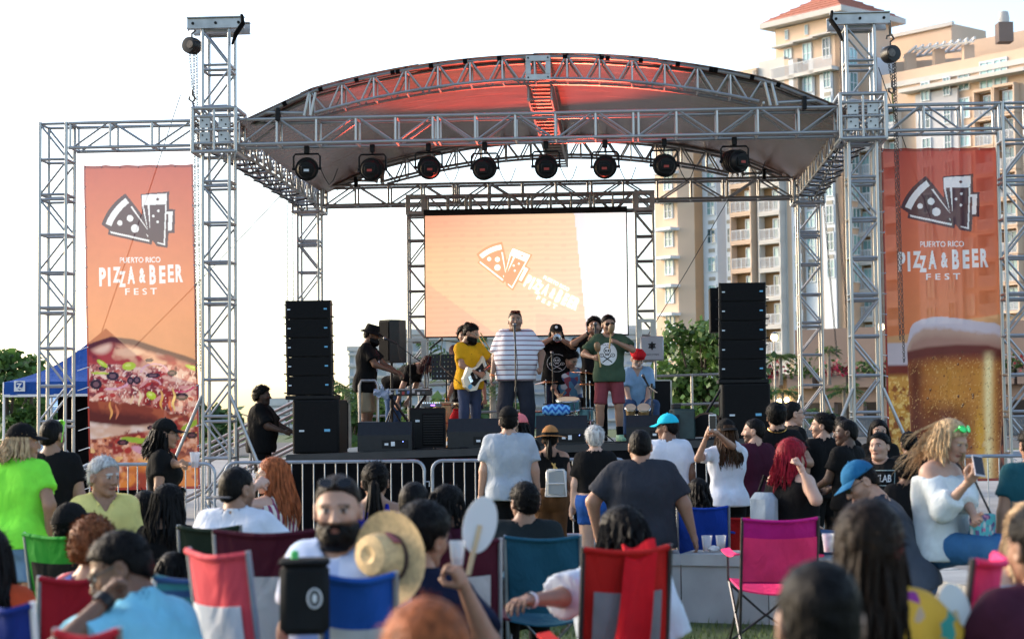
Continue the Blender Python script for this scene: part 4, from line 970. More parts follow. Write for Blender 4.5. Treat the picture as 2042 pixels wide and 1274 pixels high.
# ---- banners
def blob(X, Y, cx, cy, rx, ry, ang=0):
    c, s = math.cos(R(ang)), math.sin(R(ang)); x, y = X - cx, Y - cy; return ((c * x + s * y) / rx) ** 2 + ((-s * x + c * y) / ry) ** 2
def vnoise(X, Y, f, seed):
    g = np.random.default_rng(seed); T = g.random((64, 64)); x, y = X * f, Y * f; xi, yi = np.floor(x).astype(int), np.floor(y).astype(int); fx, fy = x - xi, y - yi; fx = fx * fx * (3 - 2 * fx); fy = fy * fy * (3 - 2 * fy)
    q = lambda i, j: T[i % 64, j % 64]; return (q(xi, yi) * (1 - fx) + q(xi + 1, yi) * fx) * (1 - fy) + (q(xi, yi + 1) * (1 - fx) + q(xi + 1, yi + 1) * fx) * fy
def fbm(X, Y, f, seed): return .55 * vnoise(X, Y, f, seed) + .3 * vnoise(X, Y, f * 2.1, seed + 1) + .15 * vnoise(X, Y, f * 4.3, seed + 2)
def mixc(C, m, col, soft=None):
    a = np.clip(m, 0, 1)[:, None]; C[:] = C * (1 - a) + np.array(lin(col)) * a
def grad(Y, stops):
    ys = [s_[0] for s_ in stops]; cs = np.array([lin(s_[1]) for s_ in stops]); return np.stack([np.interp(Y, ys, cs[:, i]) for i in range(3)], 1)
def inside(d, soft=.35): return np.clip((1 - d) / soft, 0, 1)
def pizza(X, Y):            # photo pixels
    C = grad(Y, [(328, (196, 84, 62)), (480, (218, 118, 76)), (640, (222, 140, 92)), (700, (214, 142, 98))]); n1 = fbm(X, Y, .045, 1); n2 = fbm(X, Y, .10, 5); n3 = fbm(X, Y, .03, 9); g = np.random.default_rng(3)
    top = np.interp(X, [160, 180, 215, 260, 310, 360, 400], [690, 683, 672, 678, 696, 712, 728]); m = np.clip((Y - top) / 3, 0, 1)
    mixc(C, m, (92, 42, 44)); far = m * np.clip((Y - top - 6 - 8 * n3) / 10, 0, 1); mixc(C, far, (176, 66, 62)); mixc(C, far * np.clip((n3 - .45) * 6, 0, 1), (226, 170, 140)); mixc(C, far * np.clip((n1 - .58) * 6, 0, 1), (120, 40, 46))
    for x, y, rx, ry, c in ((195, 690, 26, 22, (232, 196, 176)), (313, 690, 14, 26, (236, 222, 214)), (250, 705, 34, 10, (236, 190, 160)), (330, 715, 30, 12, (150, 48, 56))): mixc(C, far * inside(blob(X, Y, x, y, rx, ry), .7), c)
    s0 = np.interp(X, [160, 180, 230, 280, 320, 360, 400], [722, 726, 728, 735, 730, 738, 745]) + 8 * (n1 - .5); m = np.clip((Y - s0) / 4, 0, 1)
    mixc(C, m, (196, 120, 110)); mixc(C, m * np.clip((n2 - .52) * 9, 0, 1), (232, 190, 172)); mixc(C, m * np.clip((n1 - .55) * 9, 0, 1), (150, 44, 44)); mixc(C, m * np.clip((.40 - n2) * 9, 0, 1), (110, 48, 52))
    mixc(C, m * np.clip((vnoise(X, Y, .33, 20) - .75) * 8, 0, 1), (240, 214, 200))
    for i in range(46):
        x, y = g.uniform(170, 396), g.uniform(732, 800); c = [(226, 176, 160), (178, 50, 46), (214, 150, 150), (128, 52, 56), (240, 208, 190), (196, 96, 80)][i % 6]
        mixc(C, m * inside(blob(X, Y, x, y, g.uniform(5, 15), g.uniform(2, 5), g.uniform(-40, 40)), .4), c)
    def ring(cx, cy, rx, ry, col, t=.62, hole=(150, 90, 90), a=0):
        d = blob(X, Y, cx, cy, rx, ry, a); mixc(C, inside(d, .15), col); mixc(C, inside(d / (t * t), .3), hole)
    def arcl(cx, cy, r, w, a0, a1, col, sq=.6):
        d = np.sqrt((X - cx) ** 2 + ((Y - cy) / sq) ** 2); an = np.degrees(np.arctan2((Y - cy) / sq, X - cx)) % 360; mixc(C, np.clip((w - abs(d - r)) / 1.2, 0, 1) * ((an > a0) & (an < a1)), col)
    arcl(215, 755, 38, 3.5, 20, 110, (222, 168, 190)); arcl(300, 745, 26, 3, 180, 360, (226, 176, 190)); arcl(262, 752, 24, 2.6, 190, 350, (232, 196, 190)); arcl(290, 772, 22, 2.6, 250, 360, (214, 170, 180)); arcl(352, 770, 26, 3, 20, 120, (206, 60, 110))
    for p in ((197, 737, 8, 5), (217, 752, 13, 9), (184, 768, 12, 10), (265, 761, 8, 8), (297, 752, 15, 5), (252, 762, 7, 8), (353, 795, 13, 8), (335, 748, 10, 6), (290, 722, 9, 3)): ring(*p, (46, 34, 42), .55, (120, 86, 92))
    for x, y, rx, ry, a in ((197, 727, 14, 5, 35), (250, 733, 15, 9, -5), (192, 746, 19, 3, 4), (293, 792, 11, 8, 30), (380, 740, 22, 5, 20), (384, 830, 9, 6, -60)): mixc(C, inside(blob(X, Y, x, y, rx, ry, a), .35), (184, 208, 62)); mixc(C, inside(blob(X, Y, x - 2, y - 2, rx * .5, ry * .4, a), .6), (216, 226, 120))
    b0 = np.interp(X, [160, 200, 260, 310, 345, 400], [795, 800, 806, 818, 830, 846]) + 7 * (n2 - .5); m = np.clip((Y - b0) / 4, 0, 1); mixc(C, m, (134, 62, 50)); mixc(C, m * np.clip((n1 - .5) * 7, 0, 1), (164, 86, 62)); mixc(C, m * np.clip((Y - b0 - 16) / 12, 0, 1), (92, 42, 40))
    for x, y0, ln, c in ((212, 800, 40, (222, 160, 96)), (224, 806, 34, (200, 120, 90)), (270, 780, 34, (238, 216, 180)), (254, 790, 20, (232, 196, 160)), (313, 778, 44, (226, 172, 96)), (337, 775, 52, (236, 200, 120)), (330, 800, 26, (206, 90, 50))): mixc(C, inside(blob(X, Y, x + 2 * np.sin(Y * .2), y0 + ln / 2, 3.0, ln / 2), .5), c)
    c0 = np.interp(X, [160, 240, 300, 340, 400], [838, 848, 846, 835, 850]) + 4 * (n1 - .5); m = np.clip((Y - c0) / 8, 0, 1); mixc(C, m, (206, 170, 150)); mixc(C, m * np.clip((n3 - .4) * 4, 0, 1), (222, 206, 200))
    d0 = np.interp(X, [160, 200, 230, 260, 300, 340, 400], [876, 872, 866, 862, 858, 835, 815]) + 8 * (n1 - .5); m = np.clip((Y - d0) / 4, 0, 1); mixc(C, m, (200, 128, 98)); mixc(C, m * np.clip((n2 - .5) * 8, 0, 1), (226, 178, 156)); mixc(C, m * np.clip((n1 - .56) * 8, 0, 1), (148, 50, 46)); mixc(C, m * np.clip((.42 - n2) * 8, 0, 1), (120, 56, 52))
    for i in range(40):
        x, y = g.uniform(170, 398), g.uniform(848, 960); cc = [(224, 160, 96), (170, 56, 50), (222, 170, 170), (232, 190, 130), (150, 80, 70)][i % 5]; mixc(C, np.clip((Y - d0) / 4, 0, 1) * inside(blob(X, Y, x, y, g.uniform(5, 14), g.uniform(3, 7), g.uniform(-40, 40)), .5), cc)
    for x, y, rx, ry, a in ((262, 880, 34, 6, 8), (296, 872, 20, 5, -18), (372, 850, 26, 6, -25)): mixc(C, inside(blob(X, Y, x, y, rx, ry, a), .3), (150, 178, 60))
    for p in ((292, 856, 9, 5), (235, 884, 12, 6), (371, 872, 12, 7)): ring(*p, (56, 36, 44), .5, (110, 70, 80))
    mixc(C, inside(blob(X, Y, 255, 866, 20, 8, 0), .8) * (n2 > .45), (120, 34, 34)); mixc(C, np.clip((Y - 905) / 30, 0, 1) * np.clip((n3 - .35) * 4, 0, 1), (214, 130, 60)); mixc(C, np.clip((Y - 930) / 20, 0, 1) * np.clip((n1 - .55) * 6, 0, 1), (150, 66, 50)); mixc(C, inside(blob(X, Y, 270, 900, 22, 8, 20), .5), (206, 150, 170))
    return C
def beer(X, Y):
    C = grad(Y, [(294, (196, 74, 62)), (420, (212, 98, 70)), (540, (220, 116, 74)), (640, (222, 128, 78))]); n1 = fbm(X, Y, .08, 1); n2 = fbm(X, Y, .22, 5); n3 = fbm(X, Y, .03, 9)
    w = np.interp(X, [1757, 1800, 1850, 1900, 1950, 2010], [672, 668, 650, 640, 636, 626]); mixc(C, np.clip((Y - w) / 3, 0, 1), (214, 162, 112))
    # neighbour glass
    m = (X < 1803) * np.clip((Y - 684) / 4, 0, 1); mixc(C, m, (200, 190, 196)); mixc(C, m * np.clip((Y - 728) / 4, 0, 1), (120, 52, 40)); mixc(C, m * np.clip((Y - 745) / 12, 0, 1), (206, 150, 66)); mixc(C, m * np.clip((Y - 750) / 10, 0, 1) * np.clip((n2 - .5) * 7, 0, 1), (236, 200, 120)); mixc(C, m * np.clip((Y - 740) / 10, 0, 1) * np.clip((.42 - n1) * 8, 0, 1), (150, 86, 40))
    xl = np.interp(Y, [660, 690, 960], [1806, 1799, 1806]); xr = np.interp(Y, [650, 690, 960], [1990, 1996, 1976]); g_ = np.clip((X - xl) / 1.5, 0, 1) * np.clip((xr - X) / 1.5, 0, 1)
    foam = np.interp(X, [1800, 1812, 1830, 1860, 1900, 1940, 1975, 2000], [672, 648, 638, 634, 637, 644, 648, 662]) + 4 * (n1 - .5); m = g_ * np.clip((Y - foam) / 2, 0, 1)
    mixc(C, m, (205, 196, 206)); mixc(C, m * np.clip((Y - foam - 16 - 6 * n1) / 8, 0, 1), (190, 158, 140)); mixc(C, m * np.clip((Y - foam - 30) / 14, 0, 1), (170, 130, 116))
    bt = np.interp(X, [1800, 1840, 1900, 1960, 2000], [700, 692, 688, 690, 702]) ; m = g_ * np.clip((Y - bt) / 6, 0, 1); mixc(C, m, (104, 42, 38)); m2 = g_ * np.clip((Y - bt - 18) / 22, 0, 1); mixc(C, m2, (170, 96, 46))
    amb = np.exp(-((X - 1890) / 55) ** 2) * np.clip((Y - 715) / 30, 0, 1) * np.clip((880 - Y) / 60, 0, 1); mixc(C, g_ * amb * .9, (204, 142, 60)); mixc(C, m2 * np.clip((Y - 795) / 30, 0, 1) * np.exp(-((X - 1868) / 52) ** 2) * (.6 + .5 * n1), (104, 44, 38)); mixc(C, m2 * np.exp(-((X - 1814) / 16) ** 2) * .9, (100, 46, 32))
    st_ = np.exp(-((X - 1962 + .03 * (Y - 700)) / 9) ** 2) * np.clip((Y - 700) / 25, 0, 1); mixc(C, g_ * np.exp(-((X - 1955) / 24) ** 2) * np.clip((Y - 720) / 30, 0, 1) * .75, (222, 160, 62)); mixc(C, g_ * st_ * (.75 + .6 * n2), (255, 236, 176)); mixc(C, g_ * np.exp(-((X - 1942) / 10) ** 2) * np.clip((Y - 800) / 60, 0, 1) * (n1 > .4), (226, 168, 60)); mixc(C, g_ * np.exp(-((X - 1984) / 8) ** 2) * np.clip((Y - 720) / 30, 0, 1), (150, 92, 54))
    mixc(C, m2 * np.clip((vnoise(X, Y, .45, 31) - .78) * 9, 0, 1) * .8, (226, 178, 110)); mixc(C, m2 * np.clip((.2 - vnoise(X, Y, .4, 37)) * 9, 0, 1) * .6, (96, 46, 30))
    g = np.random.default_rng(5)
    for i in range(26): x, y, r = g.uniform(1812, 1950), g.uniform(705, 940), g.uniform(1.5, 3); mixc(C, inside(blob(X, Y, x, y, r, r * 1.3), .5), (92, 44, 30)); mixc(C, inside(blob(X, Y, x - .6, y - 1, r * .4, r * .5), .5), (240, 210, 160))
    rgt = np.clip((X - xr) / 1.5, 0, 1) * np.clip((Y - 690 - 30 * n1) / 10, 0, 1); mixc(C, rgt, (150, 120, 104)); mixc(C, rgt * np.clip((Y - 775 - 10 * n1) / 10, 0, 1), (66, 34, 32)); mixc(C, rgt * np.clip((n1 - .5) * 6, 0, 1) * np.clip((Y - 800) / 10, 0, 1), (150, 84, 62))
    return C
BAN = attr_mat('banner_vinyl', .55, .3, .05, 8, trans=.36, clear=.15)
def in_poly(X, Y, poly):
    m = np.zeros(len(X), bool); n = len(poly)
    for i in range(n):
        (x0, y0), (x1, y1) = poly[i], poly[(i + 1) % n]
        if y0 != y1: m ^= ((y0 > Y) != (y1 > Y)) & (X < (x1 - x0) * (Y - y0) / (y1 - y0) + x0)
    return m
def banner(label, paint, cs, nx, nz, plum, v0):
    """cs: photo corners TL, TR, BL, BR; the sheet hangs in the plane of the stage front"""
    Ds = [24 - (c[0] - 1066) / 146 * .0645 + v0 for c in cs]; P = [at(c[0], c[1], d) for c, d in zip(cs, Ds)]
    def pos(s, t, lift=0):
        p = P[0].lerp(P[1], s).lerp(P[2].lerp(P[3], s), t)
        return p - uy * (.004 * math.sin(7 * s + 5 * t) + .008 * math.sin(19 * t - 9 * s) * max(0, abs(s - .5) - .36) * 7 + lift) - uz * (.012 * abs(math.sin(s * math.pi * 5)) * (1 - t) ** 8)
    th = thing('banner', label, 'banner', P[2]); V = []; tt = np.concatenate([np.linspace(0, .07, 20, False), np.linspace(.07, .42, 230, False), np.linspace(.42, 1, nz)]); nz = len(tt); S, T = np.meshgrid(np.linspace(0, 1, nx), tt, indexing='ij'); S, T = S.ravel(), T.ravel()
    V = np.array([pos(a, c) - P[2] for a, c in zip(S, T)]); X = (cs[0][0] + (cs[1][0] - cs[0][0]) * S); Y = cs[0][1] + (cs[2][1] - cs[0][1]) * T
    C = paint(X, Y); lx, ly = (X - cs[0][0]) * 235 / (cs[1][0] - cs[0][0]) + 1757.5, 296 + (T - (.004 if plum else 0)) * 666; box = (ly > 340) & (ly < 570); bx, by = lx[box], ly[box]; cb = C[box]
    for pl in LOGO_BACK: cb[in_poly(bx, by, pl)] = (.075, .022, .035)
    wm = np.zeros(len(bx), bool)
    for pl in LOGO_WHITE: wm |= in_poly(bx, by, pl)
    for x, y, r in LOGO_DOTS: wm |= (bx - x) ** 2 + (by - y) ** 2 < r * r
    for w_, cx, cy, w, h, hv in WORDS: k = (np.abs(bx - cx) < w / 2 + 2) & (np.abs(by - cy) < h / 2 + 2); wm[k] |= raster_text(' '.join(w_) if w_ == 'FEST' else w_, bx[k], -by[k], w, h, cx, -cy, bold=.045 if hv else .012)
    cb[wm] = (.86, .83, .83); cb[(bx - 1915) ** 2 + (by - 365) ** 2 < 9] = (.075, .022, .035); C[box] = cb; bd = (S < .018) | (S > .982) | (T < .010) | (T > .992); C[bd] = np.array(lin((150, 56, 46))); C = C * (.97 + .06 * fbm(X, Y, .02, 77))[:, None]
    idx = np.arange(nx * nz).reshape(nx, nz); q = np.stack([idx[:-1, 1:], idx[1:, 1:], idx[1:, :-1], idx[:-1, :-1]], -1).reshape(-1, 4)
    inst('printed_sheet', mesh_np('printed_sheet', V, q, BAN, True, C), th, W[th])
    b = MB()
    for k in range(17):
        for s in (.012, .988): b.sphere(pos(s, .005 + .99 * k / 16, .004) - P[2], .012, 6, 4)
    for k in range(1, 6): b.sphere(pos(k / 6, .006, .004) - P[2], .012, 6, 4)
    b.build('eyelets', STEEL, th, W[th])
    b = MB(); tu = -1 if cs[0][0] < 1000 else 1
    for k in range(17):
        t = .01 + .98 * k / 16
        for s, du in ((.012, -1), (.988, 1)):
            a = pos(s, t, .004) - P[2]; ln = (.16 if du == tu else .12); b.tube([a, a + ux * (du * ln) + uz * (-.05 if du * tu > 0 else .02)], .006, 4)
    b.build('zip_ties', HEXW, th, W[th])
    return th, P, pos
bl, PL, posL = banner('tall orange banner with a pizza photo and pale festival logo', pizza, [(167, 330), (385, 327), (178, 978), (399, 974)], 215, 180, True, .30)
br_, PR, posR = banner('tall red-orange banner with a beer glass photo and plum festival logo', beer, [(1757, 296), (1992, 293), (1772, 962), (2008, 958)], 215, 180, False, .25)
# ------------------------------------------------------------------ ground
def ground_mat():
    m, n, l, b = nt('lawn_soil'); b.inputs['Roughness'].default_value = .95
    nz, r = noise_var(n, l, b, (.055, .085, .026), .45, 1.6, 8); nz2, r2 = noise_var(n, l, None, (.055, .085, .026), .4, 40, 4); bump(n, l, b, nz2.outputs['Fac'], .8, .03); return m
g = MB().grid(lambda s, t: ((s - .5) * 2400, -60 + t * 2400, 0), 2, 2).build('ground', ground_mat()); g['kind'] = 'structure'
pv = MB().grid(lambda s, t: (-60 + 130 * s, 17 + 60 * t, .004), 2, 2).build('pavement', mat('plaza_concrete', (.26, .25, .24), .85, 0, .2, .8, .2, .01)); pv['kind'] = 'structure'
rd = MB().grid(lambda s, t: (-300 + 700 * s, 80 + 50 * t, .004), 2, 2).build('road', mat('asphalt', (.05, .05, .052), .9, 0, .25, 2)); rd['kind'] = 'structure'
GRASS = attr_mat('grass_blade', .7, .25, .1, 10)
def grass():
    g = np.random.default_rng(2); n = 15000; x = g.uniform(-3.2, 3.4, n); y = g.uniform(8.5, 13.75, n); h = g.uniform(.025, .06, n); a = g.uniform(0, 6.28, n); w = .004
    dx, dy = np.cos(a) * w, np.sin(a) * w; bx, by = g.normal(0, .015, n), g.normal(0, .015, n)
    V = np.stack([np.stack([x - dx, y - dy, 0 * x], 1), np.stack([x + dx, y + dy, 0 * x], 1), np.stack([x + bx, y + by, h], 1)], 1).reshape(-1, 3); F = np.arange(3 * n).reshape(-1, 3)
    c = np.array([.07, .12, .03]) * g.uniform(.55, 1.5, n)[:, None] + np.array([.05, .03, 0]) * g.uniform(0, 1, n)[:, None]
    o = inst('grass', mesh_np('grass', V, F, GRASS, False, np.repeat(c, 3, 0)), None, I4); o['kind'] = 'stuff'; o['label'] = 'short green grass at the foot of the concrete wall'; o['category'] = 'grass'
grass()
# ------------------------------------------------------------------ low concrete wall
CONC = mat('concrete', (.31, .32, .32), .85, 0, .16, 3, .3, .01)
wp = [(-3.9, 9.2), (-3.1, 9.9), (-2.75, 10.6), (-2.6, 11.6), (-2.35, 12.7), (-1.9, 13.5), (-1.2, 13.88), (0, 13.92), (1.3, 13.85), (1.95, 13.62), (2.40, 13.0), (2.66, 12.1), (2.82, 11.1), (2.98, 10.2), (3.3, 9.3), (3.9, 8.5)]
wallo = thing('concrete_wall', 'low pale concrete bench wall curving through the crowd', 'wall', (1.0, 13.9, 0))
def wall_sec(p, q, k0=0, k1=1):
    p = Vector((*p, 0)); q = Vector((*q, 0)); d = (q - p).normalized(); n = Vector((-d.y, d.x, 0)); g = .004
    b = MB(); a0, a1 = p + d * g, q - d * g
    P = lambda s, w, z: (a0 if s == 0 else a1) + n * w + uz * z
    def hexa(w0, w1, z0, z1): b.add([P(s, w, z) for s in (0, 1) for w in (w0, w1) for z in (z0, z1)], [(0, 1, 3, 2), (4, 6, 7, 5), (0, 4, 5, 1), (2, 3, 7, 6), (0, 2, 6, 4), (1, 5, 7, 3)])
    hexa(0, .40, 0, .44); b.build('wall_section', CONC, wallo)
    b = MB(); hexa(-.025, .43, .442, .53); b.build('coping_slab', mat('concrete_coping', (.33, .34, .34), .8, 0, .14, 4, .25, .008), wallo)
def resample(pts, step):
    out = [Vector((*pts[0], 0))]; acc = 0
    for i in range(len(pts) - 1):
        a, b = Vector((*pts[i], 0)), Vector((*pts[i + 1], 0)); n = max(1, round((b - a).length / step))
        out += [a.lerp(b, (k + 1) / n) for k in range(n)]
    return [(p.x, p.y) for p in out]
rp = resample(wp, .75)
for i in range(len(rp) - 1): wall_sec(rp[i], rp[i + 1])
# ------------------------------------------------------------------ apartment building
PEACH = mat('stucco_peach', (.64, .475, .35), .9, 0, .06, .4); PEACH_SHADED = mat('stucco_peach_shaded', (.47, .29, .165), .9, 0, .06, .4); GREYW = mat('stucco_grey', (.50, .50, .52), .9, 0, .05, .4); WHITEW = mat('stucco_white', (.68, .72, .76), .9, 0, .05, .4)  # the orange tone paints shade onto the peach walls turned sideways
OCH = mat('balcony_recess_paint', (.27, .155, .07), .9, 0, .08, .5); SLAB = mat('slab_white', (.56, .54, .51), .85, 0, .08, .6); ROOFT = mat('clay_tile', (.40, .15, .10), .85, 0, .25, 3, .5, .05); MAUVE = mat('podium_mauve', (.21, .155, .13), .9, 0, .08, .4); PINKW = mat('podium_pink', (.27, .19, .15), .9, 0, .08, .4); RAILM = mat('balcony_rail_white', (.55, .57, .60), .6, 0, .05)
def glass_mat():
    m, n, l, b = nt('window_glass'); b.inputs['Roughness'].default_value = .08; b.inputs['Specular IOR Level'].default_value = .8
    oi = n.new('ShaderNodeObjectInfo'); r = n.new('ShaderNodeValToRGB'); e = r.color_ramp.elements; e[0].color = (.03, .08, .09, 1); e[1].color = (.36, .60, .60, 1); e[0].position = .05; e[1].position = .7
    l.new(oi.outputs['Random'], r.inputs[0]); l.new(r.outputs[0], b.inputs['Base Color']); return m
GLASS = glass_mat()
PSI = 50.0; tA = math.tan(R(PSI)); tB = 1 / tA
ap = thing('apartment_building', 'tall peach and white apartment block with balconies and a red-tiled tower', 'building', (22, 175, 0))
_pan = MB().box((-.5, -.02, 0), (.5, .02, 1)).mesh('pane', GLASS)
def fmesh():
    b = MB(); w = .07
    b.box((-.5, -.06, 0), (.5, .03, .06)); b.box((-.5, -.06, .94), (.5, .03, 1)); b.box((-.5, -.06, .06), (-.42, .03, .94)); b.box((.42, -.06, .06), (.5, .03, .94)); b.box((-.03, -.05, .06), (.03, .03, .94)); b.box((-.42, -.045, .47), (-.03, .02, .51)); b.box((.03, -.045, .47), (.42, .02, .51)); return b.mesh('window_frame', WHITEW)
_frm = fmesh()
def wpt(px, D): return at(px, 825, D).x
class Seg:
    def __init__(s, x0, D0, x1, D1): s.x0, s.x1, s.D0, s.D1 = x0, x1, D0, D1; s.p0 = Vector((wpt(x0, D0), D0, 0)); s.p1 = Vector((wpt(x1, D1), D1, 0)); s.d = (s.p1 - s.p0).normalized(); s.n = Vector((s.d.y, -s.d.x, 0))
    def frac(s, px):
        k = (px - 1021) / FPX; k0 = s.p0; dv = s.p1 - s.p0; return (k * k0.y - k0.x) / (dv.x - k * dv.y)
    def pt(s, px): return s.p0.lerp(s.p1, s.frac(px))
    def z(s, px, py): p = s.pt(px); return at(px, py, p.y).z
    def frame(s, px, z, out=0): p = s.pt(px); M = Matrix.Identity(4); M.col[0][:3] = s.d; M.col[1][:3] = -s.n; M.col[2][:3] = uz; M.col[3][:3] = p + s.n * out + uz * z; return M
def wallbox(s, z0, z1, m, name='wall', t=.6, parent=None):
    b = MB(); P = [s.p0, s.p1, s.p1 - s.n * t, s.p0 - s.n * t]; b.add([p + uz * z0 for p in P] + [p + uz * z1 for p in P], [(3, 2, 1, 0), (4, 5, 6, 7), (0, 1, 5, 4), (1, 2, 6, 5), (2, 3, 7, 6), (3, 0, 4, 7)]); return b.build(name, m, parent or ap)
def window(s, px0, px1, y0, y1, parent=None):
    """photo box of a window on wall s"""
    pm = (px0 + px1) / 2; z1 = s.z(pm, y0); z0 = s.z(pm, y1); w = (s.pt(px1) - s.pt(px0)).length; M = s.frame(pm, z0, .03) @ Matrix.Diagonal((w, 1.5, z1 - z0, 1))
    o = inst('window', _frm, parent or ap, M); inst('pane', _pan, o, s.frame(pm, z0 + .05, .012) @ Matrix.Diagonal((w * .94, 1, (z1 - z0) * .94, 1))); return o
def slab(s, px0, px1, y, out, th, name='ledge', m=None, parent=None):
    pm = (px0 + px1) / 2; z = s.z(pm, y); w = (s.pt(px1) - s.pt(px0)).length; return MB().box((-w / 2, -out, -th), (w / 2, .1, 0), s.frame(pm, z)).build(name, m or SLAB, parent or ap)
def balcony(s, px0, px1, y0, y1, door, recess=True):
    """opening y0 (soffit) .. y1 (slab); projecting or recessed, door = photo x range"""
    pm = (px0 + px1) / 2; z1 = s.z(pm, y0); z0 = s.z(pm, y1); w = (s.pt(px1) - s.pt(px0)).length; F = s.frame(pm, z0)
    b = MB(); h = z1 - z0
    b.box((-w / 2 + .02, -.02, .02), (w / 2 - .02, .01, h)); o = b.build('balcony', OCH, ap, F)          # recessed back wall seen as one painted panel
    # side return and soffit stand proud so the opening has depth
    b = MB(); b.box((-w / 2 - .12, -.9, h - .02), (w / 2 + .12, 0, h + .22)); b.box((-w / 2 - .12, -.9, -.25), (w / 2 + .12, 0, 0)); b.box((-w / 2 - .14, -.88, 0), (-w / 2, 0, h - .02)); b.box((w / 2, -.88, 0), (w / 2 + .14, 0, h - .02)); b.build('balcony_surround', [SLAB if door[2] else PEACH], o, F)
    b = MB(); b.box((-w / 2, -.86, 1.0), (w / 2, -.80, 1.07)); b.box((-w / 2, -.86, .08), (w / 2, -.80, .14))
    for i in range(5): x = -w / 2 + .03 + (w - .06) * i / 4; b.box((x - .03, -.865, .0), (x + .03, -.795, 1.0))
    for i in range(18): x = -w / 2 + w * (i + .5) / 18; b.box((x - .022, -.845, .14), (x + .022, -.815, 1.0))
    b.build('balcony_railing', RAILM, o, F)
    c = s.pt((door[0] + door[1]) / 2); wd = (s.pt(door[1]) - s.pt(door[0])).length; M = s.frame((door[0] + door[1]) / 2, z0 + .05, .06) @ Matrix.Diagonal((wd, 1.5, h * .86, 1))
    wv = inst('window', _frm, ap, M); inst('pane', _pan, wv, s.frame((door[0] + door[1]) / 2, z0 + .1, .045) @ Matrix.Diagonal((wd * .92, 1, h * .8, 1)))
X = 1312; D = 186.0; segs = {}
def walk(x1, kind):
    global X, D
    D0 = D; p = wpt(X, D)
    # solve for D at x1 along direction
    for _ in range(30):
        dx = wpt(x1, D) - p; D = D0 - dx * tA if kind == 'A' else (D0 + dx * tB if kind == 'B' else D0 - dx * .3)
    s = Seg(X, D0, x1, D); X = x1; return s
FLY = [404, 460, 516, 573, 629, 685]
def yrow(px, i):    # window rows drift upward to the right with the turned facade
    return 396 + 56.3 * i - (px - 1420) * .03
plan = [(1357, 'A', PEACH, 262), (1391, 'F', PEACH, 262), (1408, 'B', PEACH_SHADED, 262), (1436, 'A', WHITEW, 262), (1454, 'F', GREYW, 262), (1466, 'A', WHITEW, 262), (1521, 'A', PEACH, 140), (1525, 'B', SLAB, 140), (1577, 'A', SLAB, 118), (1586, 'A', PEACH, 118), (1604, 'A', WHITEW, 118), (1622, 'B', PEACH, 118), (1634, 'F', GREYW, 118), (1650, 'A', WHITEW, 118), (1662, 'B', PEACH_SHADED, 118), (1682, 'A', WHITEW, 118), (1700, 'B', GREYW, 118), (1757, 'A', PEACH, 118), (1800, 'B', WHITEW, 118), (1990, 'F', PEACH, 118), (2075, 'A', PEACH, 118)]
SG = []
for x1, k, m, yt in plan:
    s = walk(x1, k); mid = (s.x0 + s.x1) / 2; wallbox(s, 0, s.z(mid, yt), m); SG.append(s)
for i in range(-2, 6):
    y = yrow(1337, i) + 8
    s = SG[0]; window(s, 1329, 1346, y - 2, y + 30); slab(s, 1321, 1357, y - 7, 1.3, .3, 'awning', WHITEW)
    for s, a, c, ac in ((SG[3], 1414, 1431, 1), (SG[5], 1455, 1464, 1), (SG[10], 1588, 1602, 0), (SG[13], 1636, 1647, 1), (SG[15], 1664, 1679, 0)):
        y = yrow((a + c) / 2, i) + 3; window(s, a, c, y, y + 31)
        if ac:
            pm = (a + c) / 2; zz = s.z(pm, y + 48); MB().box((-.42, -.06, 0), (.42, .02, .38), s.frame(pm, zz)).build('vent_grille', mat('vent_beige', (.34, .32, .27), .8), ap)
    for s, a, c, d0, d1, wh in ((SG[6], 1473, 1511, 1492, 1510, 0), (SG[8], 1529, 1569, 1547, 1567, 1), (SG[17], 1709, 1752, 1726, 1746, 1)):
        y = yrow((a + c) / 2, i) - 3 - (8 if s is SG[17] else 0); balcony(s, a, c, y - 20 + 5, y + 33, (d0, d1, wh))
    if i < 5:
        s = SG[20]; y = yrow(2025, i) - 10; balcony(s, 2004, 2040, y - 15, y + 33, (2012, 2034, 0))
        s = SG[18]; window(s, 1768, 1784, y + 4, y + 32)
